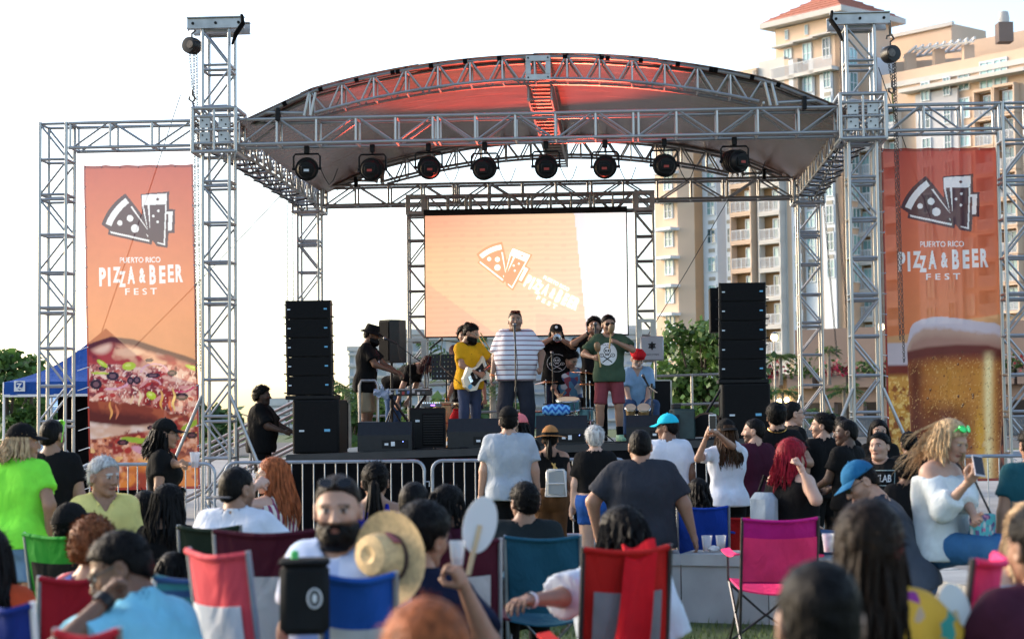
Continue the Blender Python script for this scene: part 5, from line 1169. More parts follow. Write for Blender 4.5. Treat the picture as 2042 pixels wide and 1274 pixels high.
# upper tower with hipped tile roof
Xs, Ds = X, D
X = 1560; D = 178.0; tA_ = walk(1690, 'A'); tB_ = walk(1792, 'B')
def tz(s, px, py): return s.z(px, py)
z1 = tz(tA_, 1600, 50)
wallbox(tA_, 0, z1, PEACH); wallbox(tB_, 0, z1, PEACH)
for (a, c, y0, y1) in ((1575, 1591, 97, 136), (1613, 1631, 86, 127), (1653, 1668, 75, 118)):
    window(tA_, a, c, y0, y1)
    strip = Seg(a - 5, tA_.pt(a - 5).y - .2, c + 5, tA_.pt(c + 5).y - .2); wallbox(strip, 0, strip.z((a + c) / 2, y1 + 28), WHITEW, 'wall_strip', .18)
    for k in range(1, 9): window(strip, a + .5, c + .5, y0 + 10 + 54 * k, y1 + 4 + 54 * k)
    slab(tA_, a - 14, c + 14, y0 - 6, 1.0, .18, 'awning'); slab(tA_, a - 16, c + 16, y1 + 20, 1.1, .35, 'balcony_slab')
    F = tA_.frame((a + c) / 2, tA_.z((a + c) / 2, y1 + 20)); w = (tA_.pt(c + 16) - tA_.pt(a - 16)).length; b = MB(); b.box((-w / 2, -1.06, 1.0), (w / 2, -1.0, 1.07))
    for i in range(22): x = -w / 2 + w * (i + .5) / 22; b.box((x - .025, -1.05, 0), (x + .025, -1.01, 1.0))
    b.build('balcony_railing', RAILM, ap, F)
    for k in range(1, 8): MB().box((-.4, -.06, 0), (.4, .02, .4), strip.frame((a + c) / 2, strip.z((a + c) / 2, y1 + 20 + 54 * k))).build('vent_grille', MATS['vent_beige'], ap)
for k in range(9):
    for a, c in ((1704, 1720), (1742, 1758), (1772, 1784)): window(tB_, a, c, 96 + 54 * k - (k > 0) * 6, 132 + 54 * k)
for x, y in ((1581, 70), (1621, 60)): window(tA_, x - 3, x + 3, y - 10, y + 10)
A0, A1, B1 = tA_.p0, tA_.p1, tB_.p1; C0 = A0 + (B1 - A1); cen = (A0 + B1) / 2
ovh = lambda p: cen + (p - cen) * 1.28
b = MB(); P = [ovh(p) for p in (A0, A1, B1, C0)]; n = 4; ze = z1 + .1
b.add([p + uz * ze for p in P] + [p + uz * (ze + .55) for p in P], [(3, 2, 1, 0), (4, 5, 6, 7)] + [(i, (i + 1) % 4, 4 + (i + 1) % 4, 4 + i) for i in range(4)]); b.build('eaves', SLAB, ap)
b = MB(); b.add([cen + (p - cen) * .99 + uz * (ze + .56) for p in P] + [cen + uz * (ze + 3.6)], [(0, 1, 4), (1, 2, 4), (2, 3, 4), (3, 0, 4)]); rfo = b.build('roof', ROOFT, ap)
for i in range(4):                                         # rows of tiles as raised courses
    p, q = P[i], P[(i + 1) % 4]
    for k in range(1, 7):
        t = k / 7; a = (cen + (p - cen) * .99).lerp(cen, t) + uz * (ze + .56 + 3.04 * t + .03); c = (cen + (q - cen) * .99).lerp(cen, t) + uz * (ze + .56 + 3.04 * t + .03); tube_obj('tile_course', a, c, .07, ROOFT, rfo, 6)
# right-hand wing: parapet, ledge, windows, pergola, chimney
X = 1773; D = 170.0; w1 = walk(2080, 'A'); zt = w1.z(1773, 150); wallbox(w1, 0, zt, PEACH, t=8); b = slab(w1, 1773, 2070, 142, .25, .5, 'parapet'); slab(w1, 1817, 2070, 160, 1.4, .35, 'eave_band')
gs = Seg(1840, w1.pt(1840).y - .3, 1925, w1.pt(1925).y - .3); wallbox(gs, 0, zt - 2.6, GREYW, t=.28)
for k in range(9):
    for (a, c, y0, y1) in ((1849, 1867, 163, 202), (1894, 1908, 153, 191)): window(gs, a, c, y0 + 56 * k, y1 + 56 * k)
    window(w1, 1924, 1947, 139 + 56 * k, 181 + 56 * k)
    if k == 0: window(w1, 1968, 1996, 122, 186); window(w1, 1996, 2024, 116, 180)
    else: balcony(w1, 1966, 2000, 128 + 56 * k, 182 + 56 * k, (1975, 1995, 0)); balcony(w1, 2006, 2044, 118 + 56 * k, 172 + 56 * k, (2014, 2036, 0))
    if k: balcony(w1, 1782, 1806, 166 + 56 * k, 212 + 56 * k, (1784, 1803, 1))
X = 1760; D = 186.0; bk = walk(1916, 'A'); wallbox(bk, 0, bk.z(1840, 62), PEACH, t=6); slab(bk, 1760, 1916, 60, .3, .4, 'parapet'); X = 1916; D = 178.0; bk2 = walk(2080, 'A'); wallbox(bk2, 0, bk2.z(1980, 76), PEACH, t=5)
pc = at(2003, 86, 168); chm = MB().box((-.7, -.7, 0), (.7, .7, 1.9), Matrix.Translation(pc)).build('chimney', MAUVE, ap); MB().lathe([(.5, 1.9), (.55, 2.3), (.45, 3.0), (.2, 3.1)], 12, Matrix.Translation(pc)).build('chimney_pot', SLAB, chm, smooth=True)
b = MB(); p0 = at(1815, 112, 172); p1 = at(1930, 96, 166)
for i in range(9): a = p0.lerp(p1, i / 8); b.box((-.09, -2.6, 0), (.09, 2.6, .22), Matrix.Translation(a + uz * .3))
for dy in (-2, 2): d = p1 - p0; b.tube([p0 + Vector((0, dy, .2)), p1 + Vector((0, dy, .2))], .14, 4)
pg = b.build('pergola', WHITEP, ap)
for k in (0, .5, 1): p = p0.lerp(p1, k); MB().box((-.5, -.5, -2.2), (.5, .5, .2), Matrix.Translation(p)).build('pergola_post', PEACH, pg)
# podium with parking, planters, fence
pd = thing('parking_podium', 'mauve parking podium with planters of red flowers below the apartments', 'building', (25, 135, 0))
X = 1528; D = 136.0; ps = Seg(1528, 138.0, 2090, 124.0)
wallbox(Seg(1588, 145.0, 2090, 132.0), 0, 8.6, MAUVE, 'rear_wall', .5, pd)
b = MB(); zc = ps.z(1600, 745); zl = ps.z(1600, 803); wallbox(ps, zl, zc, PINKW, 'parapet', .5, pd); slab(ps, 1528, 2088, 743, .3, .25, 'coping', PINKW, pd)
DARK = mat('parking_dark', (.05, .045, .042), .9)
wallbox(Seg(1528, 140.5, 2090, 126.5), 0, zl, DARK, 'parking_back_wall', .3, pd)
for px in range(1534, 2080, 58): s0 = ps; MB().box((-.5, -.1, 0), (.5, .5, zl), ps.frame(px, 0)).build('pillar', MAUVE, pd)
LEAF = attr_mat('leaf', .55, .4, .15, 8, trans=.25)
def leaves(name, pts, size, cols, parent, seed=1, aspect=.75, droop=.3, nrm=None, mm=None):
    """many small real leaves: each a folded four-sided blade"""
    g = np.random.default_rng(seed); n = len(pts); pts = np.asarray(pts); a = g.normal(size=(n, 3)); a[:, 2] -= droop; a /= np.linalg.norm(a, axis=1)[:, None]; c = g.normal(size=(n, 3)); c[:, 2] += 1.0
    if nrm is not None: c = c * .6 + nrm
    b = np.cross(c, a); b /= np.linalg.norm(b, axis=1)[:, None] + 1e-9; s = size * g.uniform(.6, 1.25, n)[:, None]
    V = np.stack([pts, pts + a * s * .5 + b * s * .5 * aspect, pts + a * s, pts + a * s * .5 - b * s * .5 * aspect], 1).reshape(-1, 3); F = np.arange(4 * n).reshape(-1, 4)
    C = np.asarray(cols)[g.integers(0, len(cols), n)] * g.uniform(.7, 1.3, n)[:, None]
    V = V - np.array(W[parent].translation) if parent is not None else V
    o = inst(name, mesh_np(name, V, F, mm or LEAF, False, np.repeat(C, 4, 0)), parent, Matrix.Translation(W[parent].translation)); return o
GREENS = [(.045, .10, .02), (.07, .14, .03), (.03, .07, .015), (.10, .17, .04)]
rg = np.random.default_rng(11)
k = 0
for px in range(1540, 2070, 66):
    p = ps.pt(px); w = .9; k += 1
    lab = ['planter of red bougainvillea on the podium edge', 'planter of green shrubs on the podium edge'][k % 2] + f', {["first","second","third","fourth","fifth","sixth","seventh","eighth","ninth"][k-1]} from the speaker stack'
    th = thing('flower_planter', lab, 'planter', p + uz * (zc - 1.2)); MB().box((-1.1, -.7, 0), (1.1, 0, 1.1), ps.frame(px, zc - 1.15, .35)).build('planter_box', MAUVE, th)
    c = np.array(ps.frame(px, zc, .6).translation); L = np.array(ps.d); pts = c + L * rg.normal(0, .75, 260)[:, None] + np.stack([0 * rg.normal(0, 1, 260), rg.normal(-.2, .4, 260), np.abs(rg.normal(0, .55, 260)) - .25], 1)
    leaves('foliage', pts, .34, GREENS if k % 2 == 0 else GREENS[:1] + [(.30, .02, .05), (.24, .015, .03)], th, k)
fb = MB()
for i in range(150):
    px = 1500 + i * 3.9; p = at(px, 838, 112); fb.box((-.045, -.045, 0), (.045, .045, 1.15), Matrix.Translation((p.x, p.y, .2)))
for z in (.25, 1.3): fb.tube([(at(1496, 800, 112).x, 112, z), (at(2085, 800, 112).x, 112, z)], .05, 4)
tag(fb.build('podium_fence', mat('fence_grey', (.14, .15, .16), .6, .3)), 'grey picket fence below the parking podium', 'fence')
def streetlamp(px, py, D, lab):
    p = at(px, py, D); th = thing('street_lamp', lab, 'street lamp', (p.x, p.y, 0)); part('pole', METAL_D, th, lambda b: b.tube([(0, 0, 0), (0, 0, p.z - .2)], [.09, .06], 8), True); part('globe', emis('lamp_glow', (1, .62, .25), 6), th, lambda b: b.sphere((0, 0, p.z), .26, 12, 8), True); part('cap', METAL_D, th, lambda b: b.lathe([(.3, p.z + .2), (.2, p.z + .3), (.03, p.z + .42)], 10), True)
streetlamp(1544, 673, 128, 'lit street lamp beside the black speaker stack'); streetlamp(1756, 652, 126, 'lit street lamp against the mauve wall next to the beer banner')
for px, py in ((1554, 800), (1569, 797)):
    p = at(px, py, 136.5); MB().sphere(p, .2, 10, 6).build('wall_lamp', emis('lamp_glow2', (1, .8, .35), 7), pd, smooth=True)
def palm(px, ytop, D, lab, h=None, fr=1.6, n=16, base=None, seed=0, fan=False):
    p = at(px, ytop, D); zb = 0 if base is None else base; g = random.Random(seed + int(px)); th = thing('palm_tree', lab, 'palm', (p.x, p.y, zb)); H = max(p.z - zb - fr * .35, .3)
    part('trunk', mat('palm_bark', (.22, .18, .14), .9, 0, .3, 6, .6, .03), th, lambda b: b.tube([(0, 0, 0), (.06 * H * .1, 0, H * .5), (0, 0, H)], [.16, .12, .10], 8), True)
    cols = [];V = [];F = []
    for i in range(n):
        a = 2 * math.pi * i / n + g.uniform(-.2, .2); el = g.uniform(-.25, 1.1); L = fr * g.uniform(.8, 1.1); m = 9 if not fan else 6
        for j in range(m):
            t = (j + 1) / m; r = L * t; z = H + r * math.sin(el) - .55 * L * t * t; x, y = math.cos(a) * r * math.cos(el * .8), math.sin(a) * r * math.cos(el * .8)
            for sd_ in (-1, 1):
                ln = L * (.32 if not fan else .4) * math.sin(math.pi * min(.95, t * .8 + .15)); ex, ey = -math.sin(a) * sd_ * ln + math.cos(a) * ln * .6, math.cos(a) * sd_ * ln + math.sin(a) * ln * .6
                k = len(V); w = .035 * L; V += [(x, y, z), (x + ex * .5 + math.cos(a) * w, y + ey * .5 + math.sin(a) * w, z - ln * .12), (x + ex, y + ey, z - ln * .5), (x + ex * .5 - math.cos(a) * w, y + ey * .5 - math.sin(a) * w, z - ln * .16)]; F.append((k, k + 1, k + 2, k + 3)); cols += [np.array(GREENS[g.randrange(4)]) * g.uniform(.8, 1.4)] * 4
    inst('crown', mesh_np('crown', V, F, LEAF, False, np.array(cols)), th, W[th])
pz = zc - .6
palm(1556, 696, 128, 'small palm standing on the podium edge beside the speaker stack', fr=1.6, base=zc - 1.0); palm(1652, 688, 130, 'palm crown showing between the two right-hand towers', fr=1.2, base=zc - 1.0)
palm(1560, 766, 116, 'round fan palm in front of the podium beside the speaker stack', fr=1.4, base=0, fan=True, n=24); palm(1682, 762, 116, 'round fan palm in front of the podium beside the beer banner tower', fr=1.5, base=0, fan=True, n=24); palm(1640, 812, 100, 'low palm bush behind the truss tower by the beer banner', fr=1.2, base=0, n=18)
# ------------------------------------------------------------------ trees
def tree(label, px, D, ytop, wid, blobs, leaf, n, seed, cols=GREENS, name='tree', aspect=.9):
    p = at(px, ytop, D); g = np.random.default_rng(seed); H = p.z; th = thing(name, label, 'tree', (p.x, p.y, 0)); r = random.Random(seed)
    bark = mat('bark', (.10, .075, .055), .95, 0, .35, 8, .8, .03)
    cs = []
    for i in range(blobs):
        a = r.uniform(0, 6.28); rr = wid * math.sqrt(r.uniform(0, 1)) * .75; z = H * r.uniform(.28, .9); rr *= (1.15 - .5 * abs(z / H - .55)); cs.append((math.cos(a) * rr, math.sin(a) * rr * .8, z, wid * r.uniform(.22, .38)))
    cs.append((0, 0, H - wid * .25, wid * .25))
    def tk(b):
        b.tube([(0, 0, 0), (.05, 0, H * .2), (0, .03, H * .4)], [.11, .09, .07], 8)
        for c in cs: b.tube([(0, .02, H * r.uniform(.15, .4)), (c[0] * .5, c[1] * .5, (c[2] + H * .3) / 2), c[:3]], [.05, .035, .012], 5)
    part('trunk', bark, th, tk, True)
    pts = []; nr = []
    for c in cs:
        m = int(n / len(cs)); d = g.normal(size=(m, 3)); d /= np.linalg.norm(d, axis=1)[:, None]; rad = c[3] * g.uniform(.45, 1.1, m)[:, None]; pts.append(np.array(c[:3]) + d * rad * np.array([1, 1, .85])); nr.append(d)
    pts = np.concatenate(pts) + np.array([p.x, p.y, 0]); leaves('crown', pts, leaf, cols, th, seed, aspect, .2, np.concatenate(nr)); return th
SG_ = [(.075, .15, .03), (.10, .20, .04), (.05, .10, .02), (.13, .22, .06)]
tree('broad-leaved green tree behind the stage rail next to the speaker stack', 1405, 37, 632, 1.35, 40, .15, 6200, 4, SG_); tree('green broad-leaved bush spreading behind the bongo player', 1330, 39, 672, 1.0, 20, .15, 2200, 9, SG_)
tree('leafy tree behind the blue canopy at the far left', 15, 36, 690, 1.1, 16, .20, 1500, 5, SG_, aspect=.8); tree('slim leafy tree rising above the blue canopy', 62, 36, 712, .45, 8, .2, 420, 6, SG_)
for i, (px, y, D) in enumerate(((640, 812, 75), (700, 800, 70), (745, 806, 72), (880, 790, 60), (430, 810, 80), (340, 815, 85), (965, 806, 62))): tree('low green tree far behind the stage, ' + ('behind the man in black', 'behind the rail loop', 'behind the keyboard player', 'behind the music stand', 'beyond the stair rails', 'beyond the pizza banner tower', 'behind the singer')[i], px, D, y, 1.6, 9, .5, 420, 20 + i, GREENS, 'background_tree')
palm(692, 752, 62, 'coconut palm seen between the rail loop and the speakers', fr=1.3, n=14); palm(735, 770, 64, 'coconut palm seen behind the keyboard stand', fr=1.2, n=14); palm(898, 668, 46, 'tall palm behind the music stand under the video wall', fr=1.5, n=18); palm(982, 742, 58, 'slim palm behind the guitarist', fr=1.2, n=14)
# ------------------------------------------------------------------ far buildings
def facade_mat(name, wall_c, glass_c, sx, sz):
    m, n, l, b = nt(name); tc = n.new('ShaderNodeTexCoord'); br = n.new('ShaderNodeTexBrick'); br.offset = 0; br.inputs['Color1'].default_value = glass_c + (1,); br.inputs['Color2'].default_value = tuple(x * 1.3 for x in glass_c) + (1,); br.inputs['Mortar'].default_value = wall_c + (1,)
    br.inputs['Scale'].default_value = 1; br.inputs['Mortar Size'].default_value = .42; br.inputs['Brick Width'].default_value = sx; br.inputs['Row Height'].default_value = sz; mp = n.new('ShaderNodeMapping'); mp.inputs['Rotation'].default_value = (R(90), 0, 0); l.new(tc.outputs['Object'], mp.inputs[0]); l.new(mp.outputs[0], br.inputs['Vector']); l.new(br.outputs[0], b.inputs['Base Color']); b.inputs['Roughness'].default_value = .8; return m
def farb(label, x0, x1, yt, D, m, steps=(), depth=16):
    a, c = at(x0, yt, D), at(x1, yt, D); th = thing('far_building', label, 'building', ((a.x + c.x) / 2, D, 0)); w = (c.x - a.x) / 2
    part('wall', m, th, lambda b: b.box((-w, 0, 0), (w, depth, a.z))); part('roof_edge', SLAB, th, lambda b: b.box((-w - .3, -.3, a.z + .01), (w + .3, depth + .3, a.z + .7)))
    for (s0, s1, y) in steps: q = at(x0, y, D).z; part('roof_block', SLAB, th, lambda b: b.box((-w + 2 * w * s0, 2, a.z + .71), (-w + 2 * w * s1, depth - 2, q)))
    n = 7
    for i in range(n): zz = a.z * (i + .6) / n; part('ledge', SLAB, th, lambda b: b.box((-w - .15, -.45, zz), (w + .15, -.02, zz + .35)))
farb('pale stepped building far behind the keyboard player', 696, 790, 700, 260, facade_mat('far_a', (.55, .55, .56), (.30, .36, .40), 2.4, 3.2), ((.25, .6, 688),)); farb('pale low-rise building far behind the bent-over musician', 790, 1000, 668, 250, facade_mat('far_b', (.50, .47, .44), (.28, .32, .35), 3, 3.4), ((0, .25, 655), (.5, .8, 660)))
farb('pale building far behind the trumpet player', 1000, 1180, 672, 270, facade_mat('far_c', (.55, .54, .53), (.32, .36, .40), 3, 3.2)); farb('pale grey building showing beside the video wall', 1170, 1316, 668, 240, facade_mat('far_d', (.52, .53, .55), (.30, .34, .40), 2.6, 3.2), ((.4, .7, 648),))
farb('low pale building far beyond the man in black', 520, 690, 806, 200, facade_mat('far_e', (.55, .56, .58), (.25, .32, .42), 3, 3.0))
# ------------------------------------------------------------------ canopies at the left
BLUE = fabric('canopy_blue', (.016, .075, .30), .6, .12); LBL = None
def stripe_mat(name, c1, c2, sc, axis=2, rot=0, duty=.5):
    if name in MATS: return MATS[name]
    m, n, l, b = nt(name); b.inputs['Roughness'].default_value = .8; tc = n.new('ShaderNodeTexCoord'); w = n.new('ShaderNodeTexWave'); w.wave_type = 'BANDS'; w.bands_direction = 'XYZ'[axis]; w.inputs['Scale'].default_value = sc; mp = n.new('ShaderNodeMapping'); mp.inputs['Rotation'].default_value = (0, R(rot), 0); l.new(tc.outputs['Object'], mp.inputs[0]); l.new(mp.outputs[0], w.inputs['Vector'])
    r = n.new('ShaderNodeValToRGB'); r.color_ramp.interpolation = 'CONSTANT'; r.color_ramp.elements[0].color = c1 + (1,); r.color_ramp.elements[1].color = c2 + (1,); r.color_ramp.elements[1].position = duty; l.new(w.outputs['Fac'], r.inputs[0]); l.new(r.outputs[0], b.inputs['Base Color']); MATS[name] = m; return m
def canopy(label, x0, x1, yv0, yv1, ypk, D, m, dep=3.0, black=True):
    a, c = at(x0, yv0, D), at(x1, yv0, D); zl, zv, zp = at(x0, yv1, D).z, a.z, at((x0 + x1) / 2, ypk, D + dep / 2).z; w = (c.x - a.x) / 2; th = thing('canopy_tent', label, 'tent', ((a.x + c.x) / 2, D, 0))
    def top(b):
        for k in range(4):
            cs = [(-w, 0), (w, 0), (w, dep), (-w, dep)]; p, q = cs[k], cs[(k + 1) % 4]; b.grid(lambda s, t: ((p[0] + (q[0] - p[0]) * s) * (1 - t), dep / 2 + ((p[1] + (q[1] - p[1]) * s) - dep / 2) * (1 - t), zv + (zp - zv) * t - .14 * math.sin(math.pi * t) * 1.2), 8, 8, .008)
    part('canopy_top', m, th, top, True)
    def val(b):
        cs = [(-w, 0), (w, 0), (w, dep), (-w, dep)]
        for k in range(4): p, q = cs[k], cs[(k + 1) % 4]; b.grid(lambda s, t: (p[0] + (q[0] - p[0]) * s + .01 * math.sin(s * 20), p[1] + (q[1] - p[1]) * s - .012 - .02 * math.sin(s * 26) * t, zv - (zv - zl) * t), 24, 2, .006)
    part('valance', m, th, val, True); part('hem', WHITEP, th, lambda b: b.box((-w, -.034, zl - .03), (w, -.024, zl + .012)))
    for x in (-w, w):
        for y in (0, dep): part('leg', WHITEP, th, lambda b: b.tube([(x, y, 0), (x, y, zv)], .022, 6))
    return th, w, zl, zv
cn, cw, zl, zv = canopy('blue pop-up canopy behind the pizza banner', 8, 330, 762, 788, 655, 29, BLUE)
def zlogo(b):
    b.m = 0; b.box((-cw + .18, -.052, zl + .06), (-cw + .36, -.046, zl + .235)); b.m = 1; b.add([(-cw + .27 + x * .075, -.055, zl + .15 + z * .075) for x, z in ((-.75, .8), (0, .95), (.75, .8), (.8, 0), (.5, -.6), (0, -.95), (-.5, -.6), (-.8, 0))], [tuple(range(8))[::-1]]); b.m = 2; v, f = text_mesh('Z', .12, 1, .006); b.add([(-cw + .265 + x, -.058, zl + .107 + y) for x, y, z in v], f)
part('emblem_patch', [WHITEP, BLUE, WHITEP], cn, zlogo)
part('back_wall', BLACKC, cn, lambda b: b.grid(lambda s, t: (-cw * .45 + cw * 1.4 * s, .6 + .03 * math.sin(s * 30), .1 + (zl - .05) * t), 20, 2, .01), True)
canopy('pale blue striped canopy far behind the blue tent', -10, 140, 812, 905, 775, 44, stripe_mat('awning_stripe', (.20, .45, .75), (.62, .72, .80), 5.5), black=False)
# ------------------------------------------------------------------ gear on the stage
C37, S37 = math.cos(R(3.7)), math.sin(R(3.7))
def su(px, v):
    k = (px - 1021) / FPX; return (k * (24 + v * C37) - .355 - v * S37) / (C37 + k * S37)
def sD(px, v): u = su(px, v); return 24 - u * S37 + v * C37
def spot(px, v, rz=0, dz=0): u = su(px, v); return stf(u, v, zd(u) + dz, rz)
GRILLE = mat('speaker_grille', (.004, .004, .0045), .7, 0, .3, 60, .4, .003, spec=.15); WEDGE = mat('wedge_paint', (.008, .0095, .012), .45, 0, .2, 18, .15, .002, spec=.35)
BADGE = mat('badge_pale', (.5, .55, .6), .4, .3); BADGEB = mat('badge_blue', (.12, .35, .55), .4, .3)
def array_stack(px, pxs, v, side, where):
    u = su(pxs, v); z = zd(u); th = thing('subwoofer', f'large black subwoofer under the speaker stack {where}', 'speaker', M=stf(u, v, z))
    part('cabinet', BLACK, th, lambda b: b.box((-.325, -.22, .0), (.325, .5, .74), None, .012)); part('grille', GRILLE, th, lambda b: b.box((-.305, -.238, .02), (.305, -.222, .72), None, .006)); part('badge', BADGE, th, lambda b: b.box((-.23, -.243, .30), (-.16, -.2385, .325))); part('badge', BADGEB, th, lambda b: b.box((.12, -.243, .30), (.20, -.2385, .335)))
    part('wheel_board', BLACK, th, lambda b: b.box((-.335, .50, .05), (.335, .53, .70), None, .005))
    u = su(px, v); z += .745
    th = thing('rigging_frame', f'flat black base plate on the subwoofer {where}', 'frame', M=stf(u, v, z)); part('plate', BLACK, th, lambda b: b.box((-.33, -.22, 0), (.35, .36, .055), None, .008)); part('cable_loom', RUBBER, th, lambda b: b.tube([(-.25, -.1, .07), (-.05, -.16, .10), (.1, -.12, .06), (.3, .0, .09), (.36, .2, .05)], .012, 5), True); z += .06
    for i in range(5):
        w = ('bottom', 'second from bottom', 'middle', 'second from top', 'top')[i]; tl = .4 * (i - 1)
        th = thing('line_array_speaker', f'slim black line array speaker, {w} of the stack {where}', 'speaker', M=stf(u + .004 * i * side, v, z + i * .264) @ Matrix.Rotation(R(tl), 4, 'X'), group='stacked line array speakers ' + where)
        part('cabinet', BLACK, th, lambda b: b.prism([(-.305, -.2), (.305, -.2), (.27, .28), (-.27, .28)], .004, .258)); part('grille', GRILLE, th, lambda b: b.box((-.298, -.214, .012), (.298, -.202, .25), None, .004))
        part('badge', BADGE, th, lambda b: b.box((-.28, -.2185, .125), (-.24, -.2145, .142))); part('badge', BADGEB, th, lambda b: b.box((.23, -.2185, .128), (.275, -.2145, .148)))
        for sg in (-1, 1): part('rigging_bracket', RUBBER, th, lambda b: [b.box((sg * .306 - .012, -.17, .0), (sg * .306 + .012, -.05, .262)), b.tube([(sg * .3, -.12, .03), (sg * .36, -.12, .03)], .011, 6), b.tube([(sg * .3, -.12, .20), (sg * .345, -.12, .20)], .009, 6)])
array_stack(620, 634, .35, -1, 'beside the keyboard player'); array_stack(1478, 1484, .35, 1, 'beside the leafy tree')
sf = thing('side_speaker', 'black speaker half hidden behind the stack beside the leafy tree', 'speaker', M=spot(1442, 1.3)); part('cabinet', BLACK, sf, lambda b: b.box((-.19, -.15, 1.50), (.19, .2, 2.13), None, .01)); part('grille', GRILLE, sf, lambda b: b.box((-.17, -.166, 1.52), (.17, -.152, 2.11))); part('stand', RUBBER, sf, lambda b: [b.tube([(0, 0, 0), (0, 0, 1.5)], .02, 6)] + [b.tube([(0, 0, .5), (.35 * math.cos(a), .35 * math.sin(a), 0)], .014, 6) for a in (0, 2.1, 4.2)])
# pole speaker
ps_ = thing('pole_speaker', 'black loudspeaker on a tripod pole above the keyboard player', 'speaker', M=spot(780, 2.7, 0))
part('cabinet', RUBBER, ps_, lambda b: b.prism([(-.10, -.17), (.10, -.17), (.18, -.03), (.15, .17), (-.15, .17), (-.18, -.03)], 1.30, 1.95, Matrix.Rotation(R(-32), 4, 'Z')), False)
part('grille', GRILLE, ps_, lambda b: b.box((-.095, -.19, 1.33), (.095, -.172, 1.92), Matrix.Rotation(R(-32), 4, 'Z'), .004))
part('pole', RUBBER, ps_, lambda b: [b.tube([(0, 0, .1), (0, 0, 1.3)], .02, 8), b.lathe([(.03, .62), (.03, .72)], 8)], True)
for a in (20, 140, 260): part('leg', RUBBER, ps_, lambda b: [b.tube([(0, 0, .62), (.36 * math.cos(R(a)), .36 * math.sin(R(a)), .01)], .013, 6), b.tube([(0, 0, .25), (.2 * math.cos(R(a)), .2 * math.sin(R(a)), .28)], .009, 6)])
# wedges
def wedge(px, v, w, label, rz=0, h=.40, d=.5, m=None, panel=True):
    th = thing('monitor_wedge', label, 'monitor speaker', M=spot(px, v, rz)); prof = [(-d / 2, 0), (d / 2, 0), (d / 2, h * .35), (d * .1, h), (-d * .28, h), (-d / 2, h * .55)]
    part('cabinet', m or WEDGE, th, lambda b: b.prism([(y, z) for y, z in prof], -w / 2, w / 2, Matrix(((0, 0, 1, 0), (1, 0, 0, 0), (0, 1, 0, 0), (0, 0, 0, 1)))))
    part('grille', GRILLE, th, lambda b: b.add([(x, d / 2 * s_ + d * .1 * (1 - s_) + .004, (h * .35) * s_ + h * (1 - s_) + .006) for s_ in (.05, .95) for x in (-w / 2 + .03, w / 2 - .03)], [(0, 1, 3, 2)]))
    if panel:
        part('connector_panel', BLACK, th, lambda b: b.box((-w * .05, -d / 2 - .006, .04), (w * .44, -d / 2 - .001, .15))); part('sticker', HEXW, th, lambda b: [b.box((w * .12, -d / 2 - .009, .07), (w * .19, -d / 2 - .0065, .13)), b.box((w * .0, -d / 2 - .009, .08), (w * .07, -d / 2 - .0065, .11))]); part('pilot_light', emis('pilot_blue', (.2, .3, 1), 2), th, lambda b: b.sphere((w * .34, -d / 2 - .008, .13), .006, 6, 4))
    return th
wedge(768, .22, .74, 'black monitor wedge in front of the keyboard player', 3); wedge(952, .25, .80, 'black monitor wedge at the feet of the yellow-shirted guitarist', -2); w3 = wedge(1118, .2, .70, 'black monitor wedge with the blue zigzag pouch on top', 2); wedge(1300, .25, .72, 'black monitor wedge in front of the bongo player', -3, .36)
sd_ = thing('side_fill', 'dark green equipment case at the deck corner beside the bongo player', 'case', M=spot(1358, .35, 6)); part('case_body', mat('case_green', (.015, .035, .035), .5, 0, .5, 5, .4, .01), sd_, lambda b: b.box((-.15, -.2, 0), (.15, .25, .43), None, .02)); part('lid', RUBBER, sd_, lambda b: b.box((-.14, -.1, .43), (-.03, .1, .50), None, .01))
def horn(b):
    b.lathe([(.05, 0), (.09, .10), (.17, .24), (.20, .30)], 18, Matrix.Translation((0, 0, .22)) @ Matrix.Rotation(R(-60), 4, 'Y'), False)
mw = thing('brown_shell', 'round-backed brown wooden case standing beside the speaker stack', 'instrument case', M=spot(1408, .6, -12)); part('shell', mat('brown_wood', (.13, .06, .035), .4, 0, .3, 6), mw, lambda b: b.prism([(.26 * math.cos(a), .03 + .34 * max(0, math.sin(a))) for a in np.linspace(0, math.pi, 14)], -.12, .12, Matrix(((1, 0, 0, 0), (0, 0, -1, 0), (0, 1, 0, 0), (0, 0, 0, 1)))), True); part('front', BLACK, mw, lambda b: b.prism([(.235 * math.cos(a), .04 + .305 * max(0, math.sin(a))) for a in np.linspace(0, math.pi, 14)], .121, .126, Matrix(((1, 0, 0, 0), (0, 0, -1, 0), (0, 1, 0, 0), (0, 0, 0, 1)))))
bt = thing('leaning_pole', 'black pole leaning against the speaker stack beside the tree', 'pole', M=spot(1378, .5)); part('tube', RUBBER, bt, lambda b: b.tube([(-.02, 0, .02), (.42, .1, .72)], .018, 6))
rk = thing('road_case', 'black rack case with pale front behind the bongo player', 'case', M=spot(1318, 2.6)); part('case_body', BLACK, rk, lambda b: b.box((-.12, -.3, 0), (.12, .3, .86), None, .01)); part('edge_trim', METAL, rk, lambda b: [b.box((.12, -.31, 0), (.145, -.28, .87)), b.box((-.12, -.31, .86), (.12, -.28, .88))])
